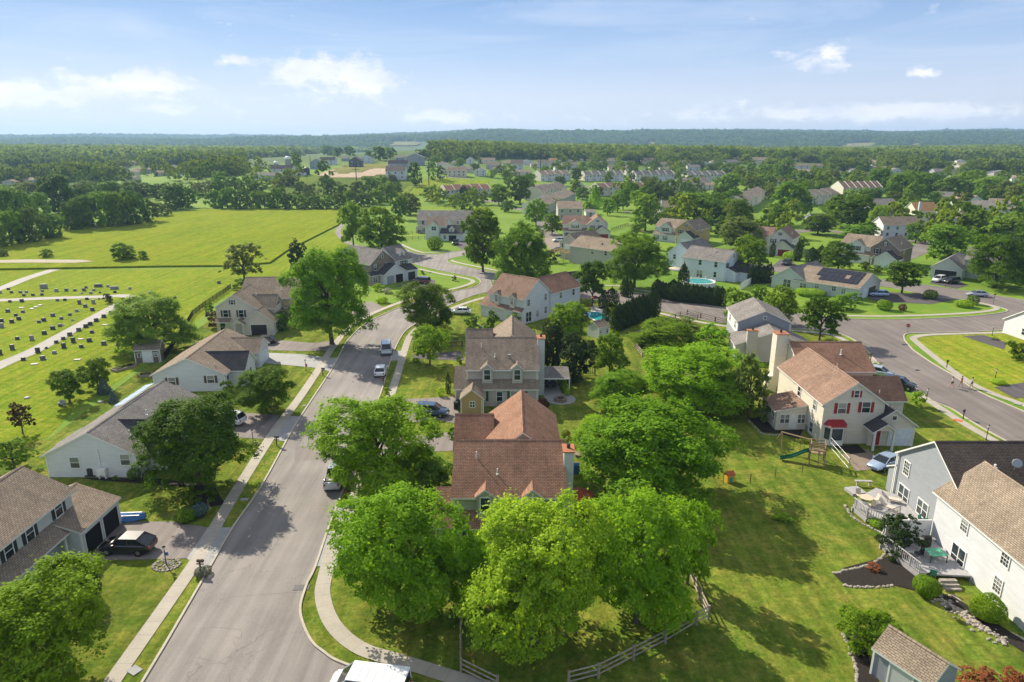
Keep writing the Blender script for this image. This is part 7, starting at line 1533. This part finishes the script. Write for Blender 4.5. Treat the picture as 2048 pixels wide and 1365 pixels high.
# ------------------------------------------------------------------ trees of the middle distance
def inpoly(x, y, P):
    c = False; j = len(P) - 1
    for i in range(len(P)):
        if (P[i][1] > y) != (P[j][1] > y) and x < (P[j][0] - P[i][0]) * (y - P[i][1]) / (P[j][1] - P[i][1]) + P[i][0]: c = not c
        j = i
    return c
g1 = 'trees along the far edge of the meadow'; lb1 = 'full green tree standing along the far edge of the meadow'
for bx, by, tp, w_, m_ in [(-25, 500, 418, 70, 'leaf_green'), (22, 492, 418, 62, 'leaf_green'), (60, 486, 412, 66, 'leaf_dark'), (104, 478, 424, 56, 'leaf_green'), (150, 462, 396, 50, 'leaf_dark'), (172, 458, 388, 54, 'leaf_dark'), (205, 456, 382, 60, 'leaf_green'), (238, 454, 380, 60, 'leaf_green'), (268, 450, 378, 60, 'leaf_dark'), (300, 446, 396, 44, 'leaf_dark'), (325, 434, 404, 36, 'leaf_olive'),
                           (352, 420, 366, 52, 'leaf_dark'), (378, 416, 372, 40, 'leaf_green'), (432, 418, 378, 40, 'leaf_green'), (455, 419, 374, 44, 'leaf_green'), (482, 420, 378, 42, 'leaf_dark'), (508, 419, 382, 36, 'leaf_green'), (530, 419, 380, 38, 'leaf_green'), (556, 419, 373, 40, 'leaf_green'), (580, 420, 386, 36, 'leaf_dark'), (604, 420, 388, 36, 'leaf_green'), (630, 420, 389, 36, 'leaf_dark'), (655, 420, 388, 36, 'leaf_green'), (680, 419, 386, 34, 'leaf_dark'), (700, 414, 380, 36, 'leaf_green'), (728, 414, 384, 36, 'leaf_dark'), (752, 410, 378, 40, 'leaf_green'), (775, 404, 362, 46, 'leaf_green')]:
    T(bx, by, tp, w_, rg.choice(['round', 'round', 'oval']), m_, lb1, g1, low=-.1)
g2 = 'trees of the hedgerows and woods behind the meadow'; lb2 = 'dense tree in the hedgerows and woods behind the meadow'
E2 = [(35, 455, 372, 74), (78, 440, 382, 60), (118, 428, 345, 80), (155, 414, 362, 60), (10, 440, 362, 60), (200, 402, 352, 60), (225, 412, 360, 50), (258, 398, 362, 50), (290, 392, 350, 50), (320, 398, 362, 40), (340, 385, 356, 40), (275, 380, 350, 40), (412, 392, 348, 50), (440, 402, 360, 40), (470, 384, 352, 42), (496, 388, 350, 40), (515, 392, 362, 36), (560, 395, 358, 34), (440, 372, 340, 40), (385, 374, 348, 36), (352, 372, 350, 36), (600, 392, 362, 30), (620, 398, 366, 34), (648, 392, 350, 24), (662, 390, 356, 30), (685, 396, 368, 30), (712, 392, 362, 38), (740, 388, 352, 40), (765, 385, 350, 38), (790, 392, 362, 36), (830, 372, 322, 30), (868, 360, 322, 32), (882, 360, 330, 26), (652, 366, 350, 16), (668, 364, 358, 10), (690, 366, 356, 10), (785, 364, 348, 22), (808, 364, 350, 20), (820, 362, 352, 18), (60, 400, 350, 50), (20, 396, 362, 50), (95, 392, 352, 50), (170, 388, 346, 50), (232, 384, 340, 44), (392, 388, 355, 30), (535, 376, 350, 36), (578, 372, 350, 30)]
for bx, by, tp, w_ in E2:
    if bx < 430 and not 100 < bx < 140: tp = max(tp, 359 + (bx * 7) % 11)
    if by - tp < 16: continue
    T(bx, by, tp, w_, rg.choice(['round', 'oval', 'round', 'airy']), rg.choice(['leaf_green', 'leaf_dark', 'leaf_olive', 'leaf_green', 'leaf_dark']), lb2, g2, low=-.06)
g3 = 'garden and street trees among the further houses'; lb3 = 'leafy garden tree among the further houses'
E3 = [(1150, 392, 360, 28), (1165, 400, 372, 30), (1120, 372, 352, 26), (1060, 372, 345, 26), (1215, 372, 342, 22), (1152, 362, 334, 26), (1262, 368, 344, 20), (1290, 372, 352, 26), (1305, 376, 354, 18), (1310, 400, 372, 40), (1335, 402, 376, 30), (1360, 364, 334, 28), (1382, 368, 350, 22), (1405, 366, 350, 18), (1312, 432, 400, 26), (1455, 400, 345, 62), (1440, 404, 368, 40), (1470, 420, 378, 46), (1500, 384, 350, 40), (1525, 378, 346, 40), (1540, 398, 372, 34), (1600, 372, 338, 44), (1625, 372, 345, 36), (1660, 372, 336, 44), (1690, 370, 342, 40), (1715, 372, 348, 36), (1755, 384, 333, 50), (1780, 388, 352, 40), (1800, 400, 344, 60), (1830, 394, 340, 60), (1860, 390, 344, 56), (1900, 395, 350, 60), (1935, 392, 340, 70), (1975, 398, 352, 60), (2010, 402, 360, 60), (2045, 410, 366, 60),
      (1640, 395, 365, 34), (1665, 384, 360, 30), (1590, 402, 372, 30), (1720, 420, 380, 44), (1700, 408, 376, 30), (1752, 470, 410, 50), (1775, 425, 396, 30), (1810, 428, 398, 40), (1925, 425, 382, 46), (2000, 412, 378, 44), (2035, 440, 400, 50), (1870, 470, 445, 36), (1855, 478, 440, 20), (1735, 476, 440, 40), (1412, 462, 432, 34), (1440, 470, 440, 34), (1325, 470, 445, 26), (1085, 438, 404, 30), (1060, 440, 412, 26), (1108, 420, 395, 20), (945, 402, 372, 26), (1015, 425, 398, 30), (1180, 480, 455, 24), (1270, 470, 446, 24), (1340, 512, 492, 20), (1300, 500, 470, 34), (1600, 500, 470, 30), (1665, 512, 480, 34), (1730, 540, 522, 24), (1755, 545, 530, 22), (1880, 500, 478, 30), (950, 345, 326, 22), (1000, 350, 330, 24), (1012, 362, 338, 26), (920, 334, 316, 22), (1090, 350, 330, 20), (1110, 340, 326, 22), (1165, 345, 322, 30), (1185, 340, 318, 30), (1205, 342, 322, 30), (1262, 345, 322, 30), (1240, 338, 320, 26), (1310, 340, 320, 30), (1340, 335, 316, 30), (1395, 340, 320, 36), (1422, 348, 326, 34), (1455, 352, 325, 40), (1480, 348, 330, 30), (1530, 350, 326, 44), (1566, 362, 320, 50), (985, 356, 338, 20), (870, 335, 312, 24), (895, 328, 310, 24), (845, 320, 298, 30), (760, 322, 292, 34), (780, 318, 294, 30), (738, 324, 300, 20), (700, 312, 292, 30), (675, 314, 294, 26), (655, 312, 290, 30), (593, 340, 305, 24), (604, 352, 330, 14), (568, 362, 350, 16)]
for bx, by, tp, w_ in E3: T(bx, by, tp, w_, rg.choice(['round', 'oval', 'round']), rg.choice(['leaf_green', 'leaf_dark', 'leaf_olive', 'leaf_green', 'leaf_willow', 'leaf_dark']), lb3, g3, low=-.02)
ZN = [([(1160, 396), (1360, 380), (1480, 440), (1480, 470), (1360, 400), (1170, 440)], 30), ([(1480, 345), (2060, 352), (2060, 440), (1900, 420), (1600, 400), (1480, 380)], 100), ([(1600, 430), (2060, 440), (2060, 470), (1880, 500), (1700, 450)], 36), ([(1300, 425), (1600, 440), (1600, 500), (1300, 470)], 14), ([(1000, 350), (1480, 335), (1480, 352), (1000, 372)], 26), ([(860, 322), (1480, 316), (1480, 336), (860, 345)], 30), ([(0, 350), (460, 344), (460, 366), (0, 376)], 22), ([(490, 330), (650, 360), (650, 372), (500, 372)], 14), ([(860, 405), (1060, 400), (1060, 430), (900, 440)], 8)]
rt = random.Random(77)
P0 = []; NI = 0
for P, n in ZN:
    xs = [p[0] for p in P]; ys = [p[1] for p in P]; k = 0; tries = 0
    while k < n and tries < n * 30:
        tries += 1; bx, by = rt.uniform(min(xs), max(xs)), rt.uniform(min(ys), max(ys))
        if not inpoly(bx, by, P): continue
        X, Y, Z = GT(bx, by); r_ = rt.uniform(3.2, 6.2)
        if any((X - a) ** 2 + (Y - b) ** 2 < (c_ * .8 + r_ * .7) ** 2 for a, b, c_ in HB) or any((X - a) ** 2 + (Y - b) ** 2 < (c_ * .6 + r_ * .6) ** 2 for a, b, c_ in TREES): continue
        k += 1
        left = bx < 660
        if by < 398 or NI >= 48:
            P0.append((X, Y, Z, r_, r_ * rt.uniform(1.7, 2.5))); TREES.append((X, Y, r_)); continue
        NI += 1
        plant('leafy_tree', X, Y, Z, r_ * rt.uniform(1.7, 2.5), r_, rt.choice(['round', 'round', 'oval']), rt.choice(['leaf_green', 'leaf_dark', 'leaf_olive', 'leaf_green', 'leaf_dark', 'leaf_willow']), lb2 if left else lb3, 'tree', g2 if left else g3, .05)
# parked cars far off
for p, a, k, c_, lb in (((1345, 390), 30, 'suv', 'black', 'dark car at the far car park, left of two'), ((1361, 392), 20, 'suv', 'blue', 'dark car at the far car park, right of two'), ((922, 400), 10, 'sedan', 'blue', 'blue car before the brown-roofed terrace, upper'), ((925, 404), 5, 'sedan', 'white', 'white car before the brown-roofed terrace, lower'), ((1884, 424), 20, 'suv', 'white', 'white car at the small car park below the grey-green roof'), ((1880, 432), 10, 'sedan', 'black', 'dark car at the small car park below the grey-green roof'), ((1805, 474), 0, 'sedan', 'silver', 'pale car at the porch of the white colonial'), ((1742, 468), 60, 'suv', 'blue', 'blue car between dark trees left of the white colonial'), ((1112, 366), 0, 'suv', 'white', 'white vehicle behind the far dark conifer')):
    x, y, z = GT(*p); car(lb, x, y, a, k, c_, z + .05)
# ------------------------------------------------------------------ woods that read as one mass
def woods(name, label, mat, pts, lod_n, size, seed):
    """pts: x, y, z, radius, height"""
    rng = np.random.default_rng(seed); tm = []
    for v in range(5):
        P, Nn, t = crown_pts('round', lod_n, rng, 9, 12); tm.append((P, Nn, t))
    A = []; B = []; S_ = []; TT = []
    for i, (x, y, z, r, h) in enumerate(pts):
        P, Nn, t = tm[i % 5]; a = rng.uniform(0, 6.28); c, s = math.cos(a), math.sin(a)
        X = P[:, 0] * c - P[:, 1] * s; Yv = P[:, 0] * s + P[:, 1] * c
        A.append(np.stack([x + X * r, y + Yv * r, z + P[:, 2] * h], 1)); nn = np.stack([(Nn[:, 0] * c - Nn[:, 1] * s) / r, (Nn[:, 0] * s + Nn[:, 1] * c) / r, Nn[:, 2] / h * .8], 1); B.append(unit(nn))
        S_.append(np.full(len(P), size * r)); q = rng.uniform(0, 1); TT.append(np.clip(.35 * t + .65 * q, 0, 1))
    me = leaf_mesh(name, np.concatenate(A), np.concatenate(B), np.concatenate(S_), np.concatenate(TT), 1.0); me.materials.append(M[mat])
    return tag(link(bpy.data.objects.new(name, me)), label, 'wood', kind='stuff')
def proj(x, y, z):
    dz = z - CAMZ; w_ = y * cp - dz * sp; return (CX + F * x / w_, CY - F * (y * sp + dz * cp) / w_)
CLR = [[(490, 318), (600, 312), (640, 306), (860, 304), (870, 345), (840, 420), (480, 368)], [(860, 322), (1010, 318), (1010, 420), (820, 420)], [(1010, 318), (1165, 322), (1170, 420), (1010, 420)], [(1165, 338), (1460, 338), (1480, 420), (1165, 420)], [(0, 340), (440, 334), (440, 349), (0, 360)],
       [(1830, 322), (2100, 322), (2100, 341), (1830, 341)], [(1650, 303), (1700, 287), (1760, 286), (1745, 306)], [(1785, 300), (1845, 285), (1845, 303)], [(755, 308), (790, 283), (855, 284), (885, 288), (850, 312)], [(1262, 297), (1315, 282), (1315, 299)], [(1480, 345), (2100, 352), (2100, 430), (1480, 430)], [(1578, 326), (1650, 326), (1650, 342), (1578, 342)]]
rw = random.Random(9); P1 = []; P2 = []; P3 = []
y = 560.
while y < 6800:
    f_ = .0085 if y < 900 else .0075 if y < 2500 else .0052
    r = y * f_; st = r * (1.25 if y < 2500 else 1.35); x = -y * .86 + rw.uniform(0, st)
    while x < y * .86:
        X, Y = x + rw.uniform(-.4, .4) * st, y + rw.uniform(-.4, .4) * st; Z = terr(X, Y); p = proj(X, Y, Z); x += st
        if p[0] < -60 or p[0] > 2110 or any(inpoly(p[0], p[1], c_) for c_ in CLR): continue
        if any((X - a) ** 2 + (Y - b) ** 2 < (c_ * .8) ** 2 or (b > 640 and 0 < b - Y < 95 and abs(X - a * Y / b) < c_ * 1.1) for a, b, c_ in HB): continue
        if Y < 2500 and noise.noise(Vector((X / (60 + Y * .04), Y / (60 + Y * .04), 0))) > .24: continue
        rr = r * rw.uniform(.75, 1.35); hh = rw.uniform(9, 17) * (1 if y < 2500 else 1.15) + 1.5 * noise.noise(Vector((X / 80, Y / 80, 3))) * 3
        (P1 if Y < 1000 else P2 if Y < 2500 else P3).append((X, Y, Z - 1.5, rr, hh))
    y += st * (.95 if y < 2500 else 1.15)
print('woods', len(P1), len(P2), len(P3))
woods('further_garden_trees', 'smaller trees massed among the furthest houses', 'leaf_far', P0, 700, .12, 4); woods('near_woodland', 'unbroken wood behind the estates', 'leaf_far', P1, 260, .16, 1); woods('far_woodland', 'far woods filling the valley', 'leaf_far', P2, 80, .27, 2); woods('ridge_woodland', 'wooded ridges on the skyline', 'leaf_hill', P3, 26, .45, 3)
# ------------------------------------------------------------------ sky, sun, camera
SUN_EL, SUN_AZ = R(34), R(-41)
w = bpy.data.worlds.new('World'); SC.world = w; w.use_nodes = True; nt = w.node_tree
bg = nt.nodes['Background']; sky = N(nt, 'ShaderNodeTexSky', sky_type='NISHITA'); sky.sun_disc = False
sky.sun_elevation = SUN_EL; sky.sun_rotation = SUN_AZ; sky.altitude = 100; sky.air_density = 1.0; sky.dust_density = .1; sky.ozone_density = 1.6
co = N(nt, 'ShaderNodeTexCoord').outputs['Generated']
sx = N(nt, 'ShaderNodeSeparateXYZ'); nt.links.new(co, sx.inputs[0])
# cloud sheet seen in perspective: direction divided by its height
def mth(op, a, b=None):
    n = N(nt, 'ShaderNodeMath', operation=op)
    for i, v in enumerate((a, b)):
        if v is None: continue
        if isinstance(v, (int, float)): n.inputs[i].default_value = v
        else: nt.links.new(v, n.inputs[i])
    return n.outputs[0]
az = mth('ARCTAN2', sx.outputs[0], sx.outputs[1]); el = mth('ARCSINE', sx.outputs[2])
def cmb(a, b, c=0.):
    n = N(nt, 'ShaderNodeCombineXYZ')
    for i, v in enumerate((a, b, c)):
        if isinstance(v, (int, float)): n.inputs[i].default_value = v
        else: nt.links.new(v, n.inputs[i])
    return n.outputs[0]
ae = cmb(az, el)
def blob(a0, e0, sa, se):
    """soft place in the sky where a cloud bank sits"""
    da = mth('DIVIDE', mth('SUBTRACT', az, a0), sa); de = mth('DIVIDE', mth('SUBTRACT', el, e0), se)
    r2 = mth('ADD', mth('MULTIPLY', da, da), mth('MULTIPLY', de, de)); return mth('POWER', 2.718, mth('MULTIPLY', r2, -1.0))
def dirof(x, y):
    d = ray(x, y); return math.atan2(d.x, d.y), math.asin(d.z / d.length)
banks = [(40, 195, 120, 36, 1.0), (270, 178, 150, 38, 1.0), (330, 215, 170, 22, .7), (520, 125, 70, 20, .8), (600, 150, 110, 36, 1.0), (700, 152, 130, 55, 1.0), (640, 195, 130, 25, .6), (920, 235, 130, 22, .9), (800, 216, 40, 14, .6), (1640, 115, 60, 28, 1.0), (1560, 108, 30, 12, .6), (1850, 145, 28, 12, .8), (1500, 228, 200, 26, .85), (1290, 240, 160, 18, .55), (1800, 224, 200, 28, .9), (1100, 240, 80, 14, .5), (515, 198, 40, 12, .7), (2010, 225, 70, 18, .6), (1010, 148, 60, 9, .35), (2120, 70, 90, 20, .4)]
tot = None
for x, y, wx, wy, amp in banks:
    a0, e0 = dirof(x, y); b_ = mth('MULTIPLY', blob(a0, e0, wx / F, wy / F * .85), amp); tot = b_ if tot is None else mth('MAXIMUM', tot, b_)
nz = noi(nt, mapn(nt, ae, (1, 1.9, 1)), 23, 9, .64, .15); nz2 = noi(nt, mapn(nt, ae, (1, 1.8, 1)), 7, 3, .5)
dens = mth('ADD', mth('MULTIPLY', tot, .66), mth('MULTIPLY', mth('SUBTRACT', nz, .5), 1.75)); dens = mth('ADD', dens, mth('MULTIPLY', mth('SUBTRACT', nz2, .5), .45))
cum = ramp(nt, dens, [(.29, (0,) * 3), (.42, (.35,) * 3), (.58, (1,) * 3)]).outputs[0]
# thin high veil in streaks
vs = noi(nt, mapn(nt, ae, (1.0, 6.5, 1), (0, 0, R(-16))), 3.2, 6, .6, .8)
veil = mth('MULTIPLY', ramp(nt, vs, [(.46, (0,) * 3), (.78, (1,) * 3)]).outputs[0], .50)
gr = ramp(nt, el, [(.0, (6.5, 6.6, 7.7)), (.06, (5.9, 6.3, 7.8)), (.11, (3.9, 5.1, 7.4)), (.19, (1.9, 3.4, 6.4)), (.42, (3.6, 4.3, 5.5)), (1.0, (5.5, 5.7, 6.2))]).outputs[0]  # overhead stops, out of view, raised as added fill for shaded surfaces
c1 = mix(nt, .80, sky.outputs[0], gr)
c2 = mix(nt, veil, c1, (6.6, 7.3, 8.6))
shade = noi(nt, mapn(nt, ae, (1, 2.4, 1)), 11, 4, .5)
cc = ramp(nt, shade, [(.35, (7.3, 7.5, 8.5)), (.60, (9.9, 9.6, 9.6))]); 
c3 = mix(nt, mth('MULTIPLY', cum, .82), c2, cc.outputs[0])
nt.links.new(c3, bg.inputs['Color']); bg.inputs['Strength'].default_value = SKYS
sd = bpy.data.lights.new('sun', 'SUN'); sd.energy = SUNE; sd.angle = R(.55); sd.color = (1.0, .90, .72)
so = bpy.data.objects.new('sun', sd); link(so)
S = Vector((math.sin(SUN_AZ) * math.cos(SUN_EL), math.cos(SUN_AZ) * math.cos(SUN_EL), math.sin(SUN_EL)))
so.rotation_euler = S.to_track_quat('Z', 'Y').to_euler(); so.location = (0, 0, 200)
cd = bpy.data.cameras.new('camera'); cam = bpy.data.objects.new('camera', cd); link(cam)
cd.lens = 24; cd.sensor_width = 36; cd.clip_start = .5; cd.clip_end = 30000
cam.location = (0, 0, CAMZ); cam.rotation_euler = (math.pi / 2 - PITCH, 0, 0); SC.camera = cam
if HAZE:
    m = bpy.data.materials.new('haze_air'); m.use_nodes = True; nt = m.node_tree; nt.nodes.clear()
    o = nt.nodes.new('ShaderNodeOutputMaterial'); v = nt.nodes.new('ShaderNodeVolumePrincipled'); v.inputs['Density'].default_value = HAZE
    v.inputs['Color'].default_value = (.42, .66, 1.0, 1); v.inputs['Anisotropy'].default_value = .2; nt.links.new(v.outputs[0], o.inputs['Volume'])
    mb = MB(); mb.box(-10600, -90, -8, 10600, 9200, 190); hb = mb.build('haze', m); tag(hb, kind='stuff')
SC.view_settings.view_transform = 'Standard'; SC.view_settings.look = 'None'; SC.view_settings.gamma = 1; SC.view_settings.exposure = EXPO
c = SC.cycles; c.max_bounces = 5; c.diffuse_bounces = 3; c.glossy_bounces = 2; c.transmission_bounces = 2; c.volume_bounces = 0; c.transparent_max_bounces = 4
c.use_denoising = True; c.use_adaptive_sampling = True; c.adaptive_threshold = .02
SC.render.use_persistent_data = False
